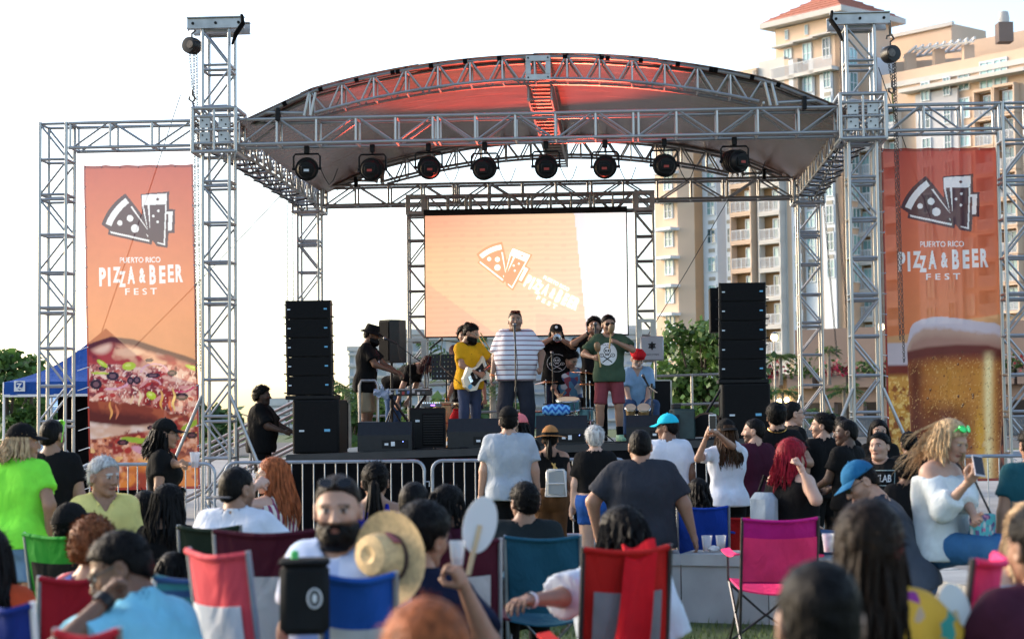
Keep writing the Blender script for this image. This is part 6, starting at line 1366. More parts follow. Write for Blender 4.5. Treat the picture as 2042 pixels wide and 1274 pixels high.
# amplifier, pedal rack on top
am = thing('guitar_amplifier', 'black guitar amplifier with ribbed grille beside the wedge', 'amplifier', M=spot(850, .9, 4)); part('cabinet', BLACK, am, lambda b: b.box((-.26, -.14, 0), (.26, .14, .58), None, .02)); part('grille', GRILLE, am, lambda b: b.box((-.06, -.158, .05), (.24, -.142, .50), None, .005)); part('badge', BADGE, am, lambda b: b.box((-.16, -.146, .38), (-.10, -.1405, .41)))
for i in range(12): part('grille_rib', RUBBER, am, lambda b: b.box((-.05, -.163, .07 + i * .035), (.23, -.159, .082 + i * .035)))
pr = thing('effects_box', 'small effects box with knobs and purple light on the amplifier', 'effects unit', M=spot(862, .9, 4, .585)); part('box', mat('effect_metal', (.10, .10, .11), .4, .6), pr, lambda b: b.box((-.17, -.07, 0), (.12, .07, .05), None, .006)); part('knob', STEEL, pr, lambda b: [b.lathe([(.011, 0), (.009, .022)], 8, Matrix.Translation((x, -.03, .05))) for x in np.linspace(-.14, .09, 8)]); part('purple_light', emis('purple_led', (.5, .15, 1), 1.5), pr, lambda b: b.box((-.03, -.073, .02), (.03, -.0705, .035)))
# keyboard and stand
kb = thing('keyboard', 'black stage keyboard covered in stickers at its far end', 'keyboard', M=spot(812, 2.05, 4, .78))
part('case', mat('keyboard_black', (.018, .018, .02), .35, 0, .2, 20), kb, lambda b: [b.box((-.36, -.16, 0), (.36, .14, .085), None, .012), b.box((-.36, .02, .085), (.36, .14, .11), None, .006)]); part('white_keys', WHITEP, kb, lambda b: [b.box((-.33 + i * .022, -.155, .086), (-.31 + i * .022, .0, .097)) for i in range(30)]); part('black_keys', BLACK, kb, lambda b: [b.box((-.318 + i * .022, -.09, .0975), (-.308 + i * .022, .0, .108)) for i in range(29) if i % 7 not in (2, 6)])
cl_ = [(.7, .7, .7), (.45, .05, .05), (.12, .2, .5), (.6, .6, .62), (.7, .7, .7), (.1, .1, .12), (.55, .5, .3), (.3, .4, .6)]
for i in range(14):
    x = -.35 + i * .026 if i < 9 else -.08 + (i - 9) * .075; part('sticker', mat('sticker_%d' % (i % 8), cl_[i % 8], .5), kb, lambda b: b.box((x, -.1645 - .0005 * (i % 3), .012 + .012 * (i % 3)), (x + (.03 if i < 9 else .04), -.1615, .05 + .010 * (i % 4))))
part('side_sticker', mat('sticker_3', cl_[3]), kb, lambda b: b.box((-.364, -.1, .02), (-.361, .1, .07)))
ks = thing('keyboard_stand', 'black folding stand under the keyboard', 'stand', M=spot(812, 2.05, 4)); part('cross_leg', RUBBER, ks, lambda b: [b.tube([(-.26, y, .02), (.26, y, .77)], .018, 6) for y in (-.12, .12)]); part('cross_leg', RUBBER, ks, lambda b: [b.tube([(.26, y, .02), (-.26, y, .77)], .018, 6) for y in (-.09, .09)]); part('foot', RUBBER, ks, lambda b: [b.tube([(x, -.2, .02), (x, .2, .02)], .018, 6) for x in (-.26, .26)])
tw = thing('sheet', 'crumpled blue and white cloth hanging off the keyboard end', 'cloth', M=spot(765, 1.95, 0, .78)); part('cloth', fabric('cloth_bluewhite', (.35, .42, .55)), tw, lambda b: b.grid(lambda s, t: (-.14 + .22 * s, -.14 + .02 * math.sin(9 * s + 7 * t), .10 - .09 * t - .06 * s * t + .015 * math.sin(14 * s)), 12, 6, .005), True)
# music stand
ms_ = thing('music_stand', 'black perforated music stand behind the keyboard', 'music stand', M=spot(889, 2.3, 6))
def desk(b):
    nx, nz = 8, 5; w, h = .44, .36
    for i in range(nx):
        for j in range(nz): x0, x1 = -w / 2 + w * i / nx, -w / 2 + w * (i + 1) / nx; z0, z1 = 1.02 + h * j / nz, 1.02 + h * (j + 1) / nz; g = .008; b.add([(x0 + a * (x1 - x0), .15 * (z0 + c * (z1 - z0) - 1.02), z0 + c * (z1 - z0)) for a, c in ((0, 0), (1, 0), (1, 1), (0, 1), (.36, .36), (.64, .36), (.64, .64), (.36, .64))], [(0, 1, 5, 4), (1, 2, 6, 5), (2, 3, 7, 6), (3, 0, 4, 7)])
part('desk', RUBBER, ms_, desk); part('lip', RUBBER, ms_, lambda b: b.box((-.22, -.05, 1.0), (.22, 0, 1.02))); part('stem', RUBBER, ms_, lambda b: b.tube([(0, .02, .05), (0, .02, 1.1)], .012, 6))
for a in (30, 150, 270): part('leg', RUBBER, ms_, lambda b: b.tube([(0, .02, .3), (.26 * math.cos(R(a)), .26 * math.sin(R(a)), .01)], .01, 6))
# congas
WOODP = mat('conga_wood', (.50, .33, .14), .35, 0, .15, 4, stretch=(8, 8, .4)); SKIND = mat('drum_skin', (.62, .55, .42), .6, 0, .1)
def conga(px, v, label, r=.15, h=.72):
    th = thing('conga', label, 'drum', M=spot(px, v)); part('shell', WOODP, th, lambda b: b.lathe([(r * .68, .05), (r * .85, .18), (r * 1.08, .42), (r * 1.05, .55), (r * .92, h)], 20), True); part('head', SKIND, th, lambda b: b.lathe([(r * .94, h), (r * .93, h + .012), (.01, h + .014)], 20), True); part('hoop', STEEL, th, lambda b: [b.tube([(r * 1.02 * math.cos(a), r * 1.02 * math.sin(a), h - .03) for a in np.linspace(0, 2 * math.pi, 21)], .008, 5), b.tube([(r * 1.08 * math.cos(a), r * 1.08 * math.sin(a), .36) for a in np.linspace(0, 2 * math.pi, 21)], .006, 5)], True)
    for k in range(6): a = k * math.pi / 3 + .4; part('tuning_lug', STEEL, th, lambda b: b.tube([(r * 1.03 * math.cos(a), r * 1.03 * math.sin(a), h - .02), (r * 1.12 * math.cos(a), r * 1.12 * math.sin(a), h - .18)], .007, 5))
conga(883, 2.4, 'pale wooden conga nearest the amplifier', .16, .66); conga(920, 2.6, 'second pale wooden conga behind the guitarist', .15, .64)
rb = thing('red_bag', 'small red drawstring bag hanging on the conga stand', 'bag', M=spot(908, 2.0, 0, .22)); part('pouch', fabric('bag_red', (.45, .015, .02)), rb, lambda b: b.lathe([(.03, 0), (.11, .03), (.13, .12), (.09, .24), (.045, .31), (.05, .34)], 14), True); part('strap', RUBBER, rb, lambda b: b.tube([(-.06, 0, .34), (0, 0, .40), (.06, 0, .34)], .012, 5), True)
# drum kit
TEAL = mat('drum_teal', (.10, .26, .30), .25, .2, .15, 12)
def drum(th_name, label, px, v, z, r, h, tilt=0, parent=None, m=None):
    th = thing(th_name, label, 'drum', M=spot(px, v, 0, z) @ Matrix.Rotation(R(tilt), 4, 'X')); part('shell', m or TEAL, th, lambda b: b.lathe([(r, 0), (r, h)], 22), True); part('top_head', SKIND, th, lambda b: b.lathe([(r * 1.01, h), (r * .99, h + .01), (.01, h + .011)], 22), True); part('bottom_head', SKIND, th, lambda b: b.lathe([(.01, -.011), (r * .99, -.01), (r * 1.01, 0)], 22), True); part('hoop', STEEL, th, lambda b: [b.tube([(r * 1.04 * math.cos(a), r * 1.04 * math.sin(a), zz) for a in np.linspace(0, 2 * math.pi, 23)], .009, 5) for zz in (h - .01, .01)], True)
    for k in range(6): a = k * math.pi / 3; part('lug', STEEL, th, lambda b: b.box((r - .005, -.012, h * .2), (r + .022, .012, h * .8), Matrix.Rotation(a, 4, 'Z')))
    return th
drum('snare_drum', 'blue snare drum tilted in front of the drummer', 1131, 2.1, .48, .17, .16, 12); drum('floor_tom', 'teal floor tom beside the singer', 1074, 2.3, .22, .15, .26); drum('tom_drum', 'small teal tom low behind the wedge', 1163, 2.3, .30, .14, .2); drum('tom_drum', 'shallow teal drum low beside the snare', 1140, 2.6, .22, .19, .18)
bd = thing('bass_drum', 'teal bass drum low behind the blue zigzag pouch', 'drum', M=spot(1112, 2.4)); part('shell', TEAL, bd, lambda b: b.lathe([(.22, -.18), (.22, .18)], 26, Matrix.Translation((0, 0, .23)) @ Matrix.Rotation(R(90), 4, 'X')), True); part('front_head', SKIND, bd, lambda b: b.lathe([(.225, .18), (.22, .19), (.01, .192)], 26, Matrix.Translation((0, 0, .23)) @ Matrix.Rotation(R(90), 4, 'X')), True); part('hoop', STEEL, bd, lambda b: b.tube([(.23 * math.cos(a), -.185, .23 + .23 * math.sin(a)) for a in np.linspace(0, 2 * math.pi, 25)], .012, 5), True)
CYM = mat('cymbal_bronze', (.55, .20, .08), .25, .9, .15, 20)  # one reddish bronze base colour for every cymbal
for px, py, v, r, t, lab in ((1168, 744, 2.4, .22, 6, 'upper reddish bronze cymbal beside the drummer'), (1176, 767, 2.2, .17, 5, 'lower reddish bronze cymbal beside the green-shirted singer'), (1088, 763, 2.6, .19, -6, 'bronze cymbal half hidden by the singer')):
    D = sD(px, v); p = at(px, py, D); th = thing('cymbal', lab, 'cymbal', M=Matrix.Translation((p.x, p.y, zd(su(px, v))))); H = p.z - zd(su(px, v)); part('plate', CYM, th, lambda b: b.lathe([(.02, .03), (.04, .022), (r * .5, .01), (r, -.004), (r, -.008), (.02, .0)], 26, Matrix.Translation((0, 0, H)) @ Matrix.Rotation(R(t), 4, 'Y')), True); part('stand', STEEL, th, lambda b: [b.tube([(0, 0, .3), (0, 0, H + .05)], .011, 6)] + [b.tube([(0, 0, .32), (.24 * math.cos(a), .24 * math.sin(a), .01)], .009, 6) for a in (.5, 2.6, 4.7)], True)
st_ = thing('drum_throne', 'round black drum stool under the drummer', 'stool', M=spot(1143, 3.0)); part('seat', RUBBER, st_, lambda b: b.lathe([(.16, .42), (.18, .44), (.18, .49), (.16, .51), (.01, .515)], 18), True); part('leg', STEEL, st_, lambda b: [b.tube([(0, 0, .42), (.22 * math.cos(a), .22 * math.sin(a), .01)], .012, 6) for a in (0, 2.1, 4.2)])
# pouch, bottle
def chev(x, z):
    m = ((z * 2.1 + .35 * np.abs(((x * 4.2) % 1) * 2 - 1) * 2) % 1) ; return np.where((m < .5)[:, None], np.array([.02, .09, .35]), np.array([.15, .42, .75]))
u = su(1108, .25); po = thing('zigzag_pouch', 'blue zigzag patterned pouch lying on the monitor wedge', 'pouch', M=stf(u, .12, zd(u) + .405, 2))
V, F = nets(lambda P: np.maximum(ell(P * np.array([1, 1, 1]), (0, 0, .07), (.23, .10, .085)), np.abs(P[:, 0]) - .19) + .003 * wob(P, 40, 2), (-.26, -.14, -.05), (.26, .14, .19), .01); inst('pouch_body', mesh_np('pouch_body', V, F, attr_mat('pouch_cloth', .8, .2, .1), True, chev((V[:, 0] + .2) / .4, V[:, 2] / .17)), po, W[po]); part('zip', RUBBER, po, lambda b: b.tube([(-.18, 0, .15), (0, -.01, .158), (.18, 0, .15)], .008, 5))
bo = thing('bottle', 'amber bottle standing on the deck between wedge and amplifier', 'bottle', M=spot(893, .25)); part('glass', glassy('amber_glass', (.55, .22, .03), .1, .75), bo, lambda b: b.lathe([(.035, 0), (.038, .01), (.038, .13), (.016, .18), (.014, .23)], 14), True); part('cap', WHITEP, bo, lambda b: b.lathe([(.017, .23), (.017, .25)], 10)); part('wrap', WHITEP, bo, lambda b: b.lathe([(.0385, .05), (.0385, .10)], 14, None, False), True)
# microphones
MICB = mat('mic_black', (.015, .015, .016), .4, .2); MICG = mat('mic_mesh', (.16, .16, .17), .4, .8, .2, 80)
def mic(th, p, d, s=1):
    p = Vector(p); d = Vector(d).normalized(); M = Matrix.Translation(p) @ d.to_track_quat('Z', 'Y').to_matrix().to_4x4(); b = MB(); b.lathe([(.010 * s, -.19 * s), (.012 * s, -.16 * s), (.018 * s, -.02 * s), (.024 * s, 0)], 10, M); b.build('mic_body', MICB, th, smooth=True); b = MB(); b.sphere((0, 0, .022 * s), .027 * s, 12, 8, M); b.build('mic_head', MICG, th, smooth=True)
def mic_stand(label, mp, base_px, v, md, boom=None, top=None):
    """mp = world mic position; base on the deck"""
    B = spot(base_px, v).translation; th = thing('microphone_stand', label, 'microphone stand', B)
    T = Vector((B.x, B.y, top if top else mp.z - .1)); b = MB(); b.tube([B + uz * .02, T], .010, 7); b.lathe([(.018, 0), (.018, .06)], 8, Matrix.Translation(B + uz * .75)); b.build('pole', MICB, th, smooth=True)
    for a in (.4, 2.5, 4.6): MB().tube([B + uz * .22, B + Vector((.28 * math.cos(a), .28 * math.sin(a), .012))], .009, 6).build('leg', MICB, th)
    e = mp - Vector(md).normalized() * .15
    if boom: MB().tube([T - (e - T).normalized() * .2, e], .008, 6).build('boom', MICB, th)
    else: MB().tube([T, e], .010, 6).build('clip', MICB, th)
    mic(th, mp, md); cb = MB(); q = mp - Vector(md).normalized() * .19; cb.tube([q, q + Vector((.02, -.03, -.15)), T.lerp(B, .3) + Vector((.03, -.03, 0)), T.lerp(B, .7) + Vector((-.03, -.03, 0)), B + Vector((.1, -.05, .01))], .005, 5); cb.build('cable', RUBBER, th, smooth=True)
def mp(px, py, v): return at(px, py, sD(px, v))
mic_stand('straight microphone stand in front of the striped-shirt singer', mp(1026, 650, .32), 1027, .32, (0, .35, 1)); mic_stand('boom microphone reaching to the keyboard player', mp(770, 676, 1.75), 817, 1.75, (-1, .15, .45), True, at(817, 705, 25.7).z); mic_stand('slanting boom microphone above the bent-over musician', mp(878, 678, 2.6), 846, 2.4, (1, 0, .8), True, at(846, 735, 26.4).z)
mic_stand('microphone stand in front of the man in black beside the video wall', mp(1187, 648, 1.6), 1186, 1.5, (0, .2, 1)); mic_stand('small microphone stand in front of the trumpet player', mp(1101, 706, 2.4), 1101, 2.4, (0, .2, 1)); mic_stand('boom microphone over the bongos of the red-capped man', mp(1284, 752, 1.35), 1298, 1.25, (-.5, .1, 1), True, at(1298, 775, 25.2).z)
cbn = MB()
for i in range(10):
    g = random.Random(i); x0 = -2.2 + i * .5; pts = [(x0 + k * .22 * g.uniform(.5, 1.3), .0 + .12 * math.sin(k * 1.7 + i) + .3 * g.random(), 0) for k in range(6)]; cbn.tube([st(x, y, zd(x) + .012) for x, y, _ in pts], .009, 5)
tag(cbn.build('stage_cables', RUBBER, smooth=True), 'tangle of black cables lying along the front of the deck', 'cable')
# red wash fixture on the stage floor: colours the roof and the undersides of the trusses
fx = thing('wash_light', 'small black uplight glowing red at the back of the stage', 'stage light', M=spot(1128, 4.6)); part('can', LAMP, fx, lambda b: b.lathe([(.10, .02), (.11, .2), (.12, .24)], 16), True); part('lens', emis('red_lens', (1, .06, .02), 4), fx, lambda b: b.lathe([(.11, .225), (.01, .226)], 16)); 
rl = bpy.data.lights.new('red_wash', 'SPOT'); rl.energy = 1500; rl.color = (1, .09, .05); rl.spot_size = R(50); rl.spot_blend = .45; rl.shadow_soft_size = .08
ro = bpy.data.objects.new('red_wash', rl); pp = W[fx].translation + uz * .3; M = Matrix.Translation(pp) @ (Vector(st(-.35, 1.2, 6.3)) - pp).to_track_quat('-Z', 'Y').to_matrix().to_4x4(); link(ro, fx, M)
# ------------------------------------------------------------------ crowd barriers
def barrier(label, x0, x1, D0, D1, y0, y1, n=16):
    a, c = at(x0, y0, D0), at(x1, y1, D1); z = (a.z + c.z) / 2; a.z = c.z = 0; d = (c - a).normalized(); L = (c - a).length; th = thing('crowd_barrier', label, 'barrier', a, math.atan2(d.y, d.x), 'steel crowd barriers along the stage front'); H = 1.1; r = .12
    part('frame', GALV, th, lambda b: b.tube([(0, 0, .2), (0, 0, H - r)] + [(r - r * math.cos(t), 0, H - r + r * math.sin(t)) for t in np.linspace(.2, math.pi / 2, 5)] + [(L - r + r * math.sin(t), 0, H - r + r * math.cos(t)) for t in np.linspace(0, math.pi / 2 - .2, 5)] + [(L, 0, H - r), (L, 0, .2), (0, 0, .2)], .021, 8), True)
    for i in range(n): x = L * (i + 1) / (n + 1); tube_obj('bar', W[th] @ Vector((x, 0, .2)), W[th] @ Vector((x, 0, H - .01)), .0075, GALV, th, 6)
    for x in (.25, L - .25): part('foot', GALV, th, lambda b: b.tube([(x, -.28, .015), (x, -.2, .08), (x, 0, .2), (x, .2, .08), (x, .28, .015)], .018, 6), True)
    for z in (.35, .85): part('hook', GALV, th, lambda b: b.tube([(L, 0, z), (L + .06, 0, z), (L + .06, 0, z - .06)], .01, 6))
barrier('steel crowd barrier in front of the pizza banner', 160, 428, 21.2, 21.0, 930, 930, 13); barrier('steel crowd barrier behind the red-haired woman', 450, 846, 21.4, 21.3, 925, 922, 17); barrier('steel crowd barrier behind the man in the grey t-shirt', 862, 1250, 21.3, 21.2, 921, 918, 17); barrier('steel crowd barrier behind the woman filming with a phone', 1262, 1640, 21.2, 21.0, 915, 912, 17); barrier('steel crowd barrier beneath the beer banner', 1655, 2060, 20.9, 20.7, 909, 905, 17)
# ------------------------------------------------------------------ people helpers
BN = 0
def folk(label, px, py, D, zb=0, sit=None, h=None, lean=0, **k):
    """top of the head at photo pixel (px, py), at distance D, standing on (or seated above) height zb"""
    w = at(px, py, D); top = w.z - zb
    if sit is None:
        cl = math.cos(R(lean)); H = h or top / ((.95 + .79 * cl) / 1.75)
        return Person(label, px, py, D, rot=k.pop('rot', 0), h=H, lean=lean, ztop=zb, **k)
    H = h or 1.72; kk = H / 1.75; cl = math.cos(R(lean)); s_ = top - kk * (.115 + .79 * cl)
    return Person(label, px, py, D, rot=k.pop('rot', 0), h=H, lean=lean, sit=s_, ztop=zb, **k)
def band(label, px, py, v, **k): u = su(px, v); return folk(label, px, py, sD(px, v), zd(u), **k)
F_ = fabric
GOLD = mat('brass', (.55, .36, .12), .25, 1, .15, 20); SHADE = mat('sunglass_lens', (.01, .01, .012), .12, .2); FRAMEB = mat('spectacle_black', (.015, .015, .015), .3); FRAMEG = mat('spectacle_pale', (.55, .50, .35), .3)
nanc = lambda n: np.full((n, 3), np.nan)
def in_ell(x, z, cx, cz, rx, rz): return ((x - cx) / rx) ** 2 + ((z - cz) / rz) ** 2 < 1
def skull_print(x, z, disc=True, white=(.72, .72, .72), ink=(.02, .02, .02), rim=False):
    C = nanc(len(x)); W_, K_ = (np.array(white), np.array(ink))
    if disc: C[in_ell(x, z, 0, 0, 1, 1)] = W_; a, b = K_, W_
    else:
        a, b = W_, K_
        if rim: d = x ** 2 + z ** 2; C[(d < 1) & (d > .86)] = W_
    for sg in (-1, 1):                                              # crossed maracas
        t = sg * x * .8 + z * .6; n = -sg * x * .6 + z * .8 ; s1 = sg * x; C[(np.abs(z + .42 - sg * x * .62) < .055) & (np.abs(x) < .5) & (z > -.85) & (z < -.05)] = a
        C[in_ell(x, z, sg * .55, -.10, .24, .17)] = a; C[in_ell(x, z, sg * .55, -.10, .17, .11)] = b; C[in_ell(x, z, sg * .55, -.10, .05, .05)] = a
    C[in_ell(x, z, 0, .30, .36, .34) | ((np.abs(x) < .2) & (z > -.12) & (z < .2))] = a; C[in_ell(x, z, 0, .30, .29, .27) | ((np.abs(x) < .14) & (z > -.06) & (z < .2))] = b if not disc else W_
    for sg in (-1, 1): C[in_ell(x, z, sg * .13, .30, .09, .10)] = a
    C[in_ell(x, z, 0, .14, .035, .05)] = a; C[(np.abs(x) < .13) & (np.abs(z + .0) < .02)] = a
    for i in (-1, 0, 1): C[(np.abs(x - i * .07) < .012) & (np.abs(z) < .05)] = a
    m = raster_text('MARACAS', x, z, 1.2, .16, 0, .80); C[m & (x * x + z * z < 1.05)] = a
    return C
# ------------------------------------------------------------------ the band
# keyboard player, seen from his left side
p = band('keyboard player in a black bucket hat, printed black t-shirt and khaki shorts', 746, 648, 2.15, rot=-98, skin='brown', hair='black', hk='short', hat=True, beard=.8, head=(8, -12), L=(-.10, .42, .16, -.6, -.3, -.8), Rr=(.16, .40, .16, .6, -.3, -.8), Lh='relaxed', Rh='relaxed', g=1.08, Lp=(0, 0, -1), Rpalm=(0, 0, -1), lean=4)
p.shirt(F_('black', (.006, .006, .0065)), sleeve=.75, ease=.022, hem=-.16).pants(F_('khaki', (.30, .24, .16)), .98, flare=.02, ease=.016, name='shorts').shoes(BLACK); p.beard('black', .022); p.cap_hat(F_('black', (.006, .006, .0065)), kind='bucket'); p.glasses(FRAMEB, SHADE)
def pk(x, z):
    C = nanc(len(x)); C[raster_text('NVL', x, z, .9, .34, -.05, .72)] = (.45, .12, .16); C[raster_text('EXPECT', x, z, 1.2, .36, 0, .32)] = (.45, .12, .16); C[in_ell(x, z, .1, -.45, .42, .5) & ~in_ell(x, z, .05, -.35, .2, .2)] = (.5, .52, .6); return C
p.decal(pk, (0, .30), (.27, .34), 60)
# bent-over musician
p = band('musician in black bending right over behind the keyboard', 862, 672, 3.3, rot=-115, skin='light', hair='wine', hk='long', hairlen=.22, h=1.76, lean=58, head=(0, -25), L=(-.2, .28, .02, -1, .2, 0), Rr=(.2, .36, -.02, 1, .2, 0))
p.shirt(F_('black', (.006, .006, .0065)), sleeve=.7, hem=-.06).pants(F_('denim', (.055, .10, .20)), 2).shoes(BLACK)
def bx(x, z): C = nanc(len(x)); C[raster_text('CREW', x, z, 1.5, .8)] = (.25, .24, .24); return C
p.decal(bx, (0, .42), (.16, .04), 40, back=True)
# guitarist
gt = p = band('bearded guitarist in a mustard yellow t-shirt and blue trousers', 944, 646, 1.3, rot=-146, skin='tan', hair='black', hk='bun', hairth=.02, beard=.9, head=(34, -20), L=(-.46, .26, .30, -.8, .2, -.9), Rr=(.02, .26, .08, .9, -.5, -.3), Lh='grip', Rh='pinch', Lp=(.6, .3, .6), Rpalm=(-.6, -.7, 0), g=1.0)
p.shirt(F_('mustard', (.62, .33, .012)), sleeve=.7, ease=.024, hem=-.14, fold=.010).pants(F_('slate', (.05, .065, .12)), 2).shoes(BLACK); p.beard('black', .016); p.glasses(FRAMEG)
def gp(x, z):
    C = nanc(len(x)); f = fbm((x + 2) * 8, (z + 2) * 8, 1, 3); C[(x * x + z * z < 1) & (np.abs(f - .5) < .035)] = (.20, .06, .01); return C
p.decal(gp, (.0, .28), (.24, .30), 60)
# guitar, held in front of him
GM = p.M @ Matrix.Translation(Vector((.04, .20, 1.0)) * p.k) @ Matrix.Rotation(R(26), 4, 'Y') @ Matrix.Rotation(R(10), 4, 'Z') @ Matrix.Scale(p.k * 1.15, 4)
gu = thing('electric_guitar', 'cream electric guitar with black pickguard held by the guitarist', 'guitar', M=GM)
body = [(.20, .05), (.13, .09), (.06, .145), (-.0, .10), (-.10, .09), (-.19, .13), (-.235, .16), (-.25, .11), (-.21, .04), (-.20, -.03), (-.245, -.10), (-.20, -.145), (-.12, -.11), (-.03, -.10), (.07, -.165), (.17, -.13), (.22, -.05)]
XZ = Matrix(((1, 0, 0, 0), (0, 0, 1, 0), (0, 1, 0, 0), (0, 0, 0, 1)))
part('body', mat('guitar_cream', (.66, .60, .44), .25, 0, .06, 4, coat=.5), gu, lambda b: b.prism(body, -.02, .022, XZ)); part('pickguard', BLACK, gu, lambda b: b.prism([(.06, .06), (-.10, .07), (-.18, .09), (-.17, -.05), (-.05, -.07), (.08, -.11), (.12, -.06)], .0235, .027, XZ)); part('neck', mat('guitar_neck', (.16, .09, .05), .4), gu, lambda b: b.box((-.70, .004, -.024), (-.15, .04, .024), None, .004)); part('headstock', mat('guitar_cream', (0, 0, 0)), gu, lambda b: b.prism([(-.70, -.028), (-.86, -.045), (-.88, .02), (-.70, .028)], .0, .02, XZ)); part('pickup', HEXW, gu, lambda b: [b.box((-.10, .0275, -.035), (-.075, .034, .035)), b.box((-.01, .0275, -.035), (.015, .034, .035))]); part('bridge', STEEL, gu, lambda b: b.box((.08, .023, -.04), (.13, .034, .04))); part('sticker', BADGEB, gu, lambda b: b.sphere((.15, .026, -.08), (.04, .002, .03), 12, 4)); part('string', STEEL, gu, lambda b: [b.tube([(.10, .044, z), (-.70, .044, z * .8)], .0012, 3) for z in np.linspace(-.018, .018, 6)])
part('strap', RUBBER, gu, lambda b: b.tube([(-.22, -.03, .1), (-.16, -.10, .38), (.0, -.30, .52), (.16, -.34, .25), (.22, -.04, .0)], .016, 5, True, .3), True)
# horn player behind the guitarist
p = band('dark-shirted trombone player with bushy black hair behind the guitarist', 926, 652, 3.6, rot=178, skin='olive', hair='black', hk='curly', Rr=(-.05, .42, .30), L=(-.10, .25, .42), Rh='grip', Lh='grip'); p.shirt(F_('wine', (.035, .010, .012)), sleeve=.7).pants(F_('black', (.006, .006, .0065)), 2).shoes(BLACK)
tb = thing('trombone', 'brass trombone slanting down between the guitarist and singer', 'trombone', at(958, 690, 27.4)); a, c = at(952, 668, 27.4), at(1000, 752, 26.9); b = MB(); b.tube([a, c, c + Vector((.04, 0, .02)), a + Vector((.05, 0, .03))], .010, 6); b.build('slide', GOLD, tb, smooth=True); b = MB(); q = (a - c).normalized(); b.lathe([(.012, -.4), (.018, -.15), (.04, -.03), (.10, .06), (.105, .06)], 16, Matrix.Translation(a.lerp(c, .75) + Vector((-.08, .02, 0))) @ (c - a).to_track_quat('Z', 'Y').to_matrix().to_4x4(), False); b.build('bell', GOLD, tb, smooth=True)
# conga player, mostly hidden
p = band('seated conga player in navy, mostly hidden behind the guitarist', 935, 700, 3.1, rot=172, sit=1, skin='tan', hair='black', hk='short', h=1.76, L=(-.30, .34, -.0), Rr=(.30, .34, .0), Lp=(0, 0, -1), Rpalm=(0, 0, -1)); p.shirt(F_('navy', (.018, .022, .045)), sleeve=.75).pants(F_('black', (.006, .006, .0065)), 2).shoes(BLACK); part('wristband', mat('band_orange', (.8, .2, .03), .5), p.o, lambda b: b.lathe([(.034, -.012), (.034, .012)], 12, Matrix.Translation(Vector(p.wr['R'] * p.k)) @ Vector(p.wr['R'] - p.el['R']).to_track_quat('Z', 'Y').to_matrix().to_4x4(), False), True)
sq = thing('conga_stool', 'low black stool under the conga player', 'stool', (p.o.location.x, p.o.location.y, zd(-1))); part('seat', RUBBER, sq, lambda b: b.lathe([(.17, .40), (.18, .46), (.01, .465)], 16)); part('leg', RUBBER, sq, lambda b: b.tube([(0, 0, 0), (0, 0, .4)], .05, 8))
# lead singer
p = band('heavy singer in a white striped t-shirt at the microphone', 1027, 619, .75, rot=180, skin='olive', hair='black', hk='buzz', beard=.35, fat=1, g=1.34, belly=.05, sw=.98, head=(4, 3), Rr=(.31, .10, -.08, .6, -.8, -.2), L=(-.32, .16, .04, -.6, -.8, 0), Lh='fist', Rh='relaxed', stance=.15, fine=True)
p.shirt(stripe_mat('singer_stripes', (.60, .61, .66), (.20, .11, .13), 4.6, 2, 0, .84), sleeve=.86, ease=.030, hem=-.12, fold=.010).pants(F_('charcoal', (.022, .024, .034)), 2, ease=.02).shoes(BLACK)
p.glasses(mat('amber_frame', (.25, .06, .02), .3), SHADE, top=True, name='sunglasses'); part('wristband', mat('band_orange', (.8, .2, .03)), p.o, lambda b: b.lathe([(.037, -.012), (.037, .012)], 12, Matrix.Translation(Vector(p.wr['R'] * p.k)) @ Vector(p.wr['R'] - p.el['R']).to_track_quat('Z', 'Y').to_matrix().to_4x4(), False), True)
# trumpet player
p = band('long-bearded trumpet player in a black cap and skull-print t-shirt', 1109, 648, 3.1, rot=180, skin='tan', hair='dbrown', hk='long', hairlen=.26, hat=True, beard=.8, head=(0, 0), Rr=(.03, .30, .60, .9, -.2, -.5), L=(-.03, .32, .58, -.9, -.2, -.5), Lh='grip', Rh='grip', g=1.12, Lp=(1, 0, .2), Rpalm=(-1, 0, .2), fine=True)
p.shirt(F_('black', (.006, .006, .0065)), sleeve=.8, ease=.024).pants(F_('navyshort', (.025, .03, .06)), 1, name='shorts').shoes(BLACK); p.beard('dbrown', .04); p.cap_hat(F_('black', (.006, .006, .0065)), kind='snap', logo=([(.0 + .02 * math.cos(a), .085 + .02 * math.sin(a)) for a in np.linspace(0, 5.9, 14)], [tuple(range(14))])); p.glasses(FRAMEG)
p.decal(lambda x, z: skull_print(x, z, False, (.6, .6, .6), (.006, .006, .0065), True), (0, .22), (.30, .27), 80)
mo = Vector(p.hw((0, .115, -.068)) * p.k); TM = p.M @ Matrix.Translation(mo) @ Matrix.Rotation(R(-92), 4, 'X'); tr = thing('trumpet', 'silver trumpet pointed at the audience by the capped player', 'trumpet', M=TM)
part('tubing', STEEL, tr, lambda b: [b.tube([(0, 0, 0), (0, 0, .30), (0, -.03, .33), (0, -.07, .30), (0, -.07, .12), (0, -.03, .09), (0, 0, .12), (.03, 0, .2)], .008, 6), b.lathe([(.013, 0), (.006, .03)], 8)], True); part('bell', STEEL, tr, lambda b: b.lathe([(.009, .22), (.012, .32), (.022, .39), (.045, .44), (.065, .46), (.063, .459), (.02, .40)], 18, None, False), True); part('valve', STEEL, tr, lambda b: [b.lathe([(.011, -.08), (.011, .04)], 8, Matrix.Translation((0, -.03, .16 + .028 * i)) @ Matrix.Rotation(R(90), 4, 'X')) for i in range(3)], True)
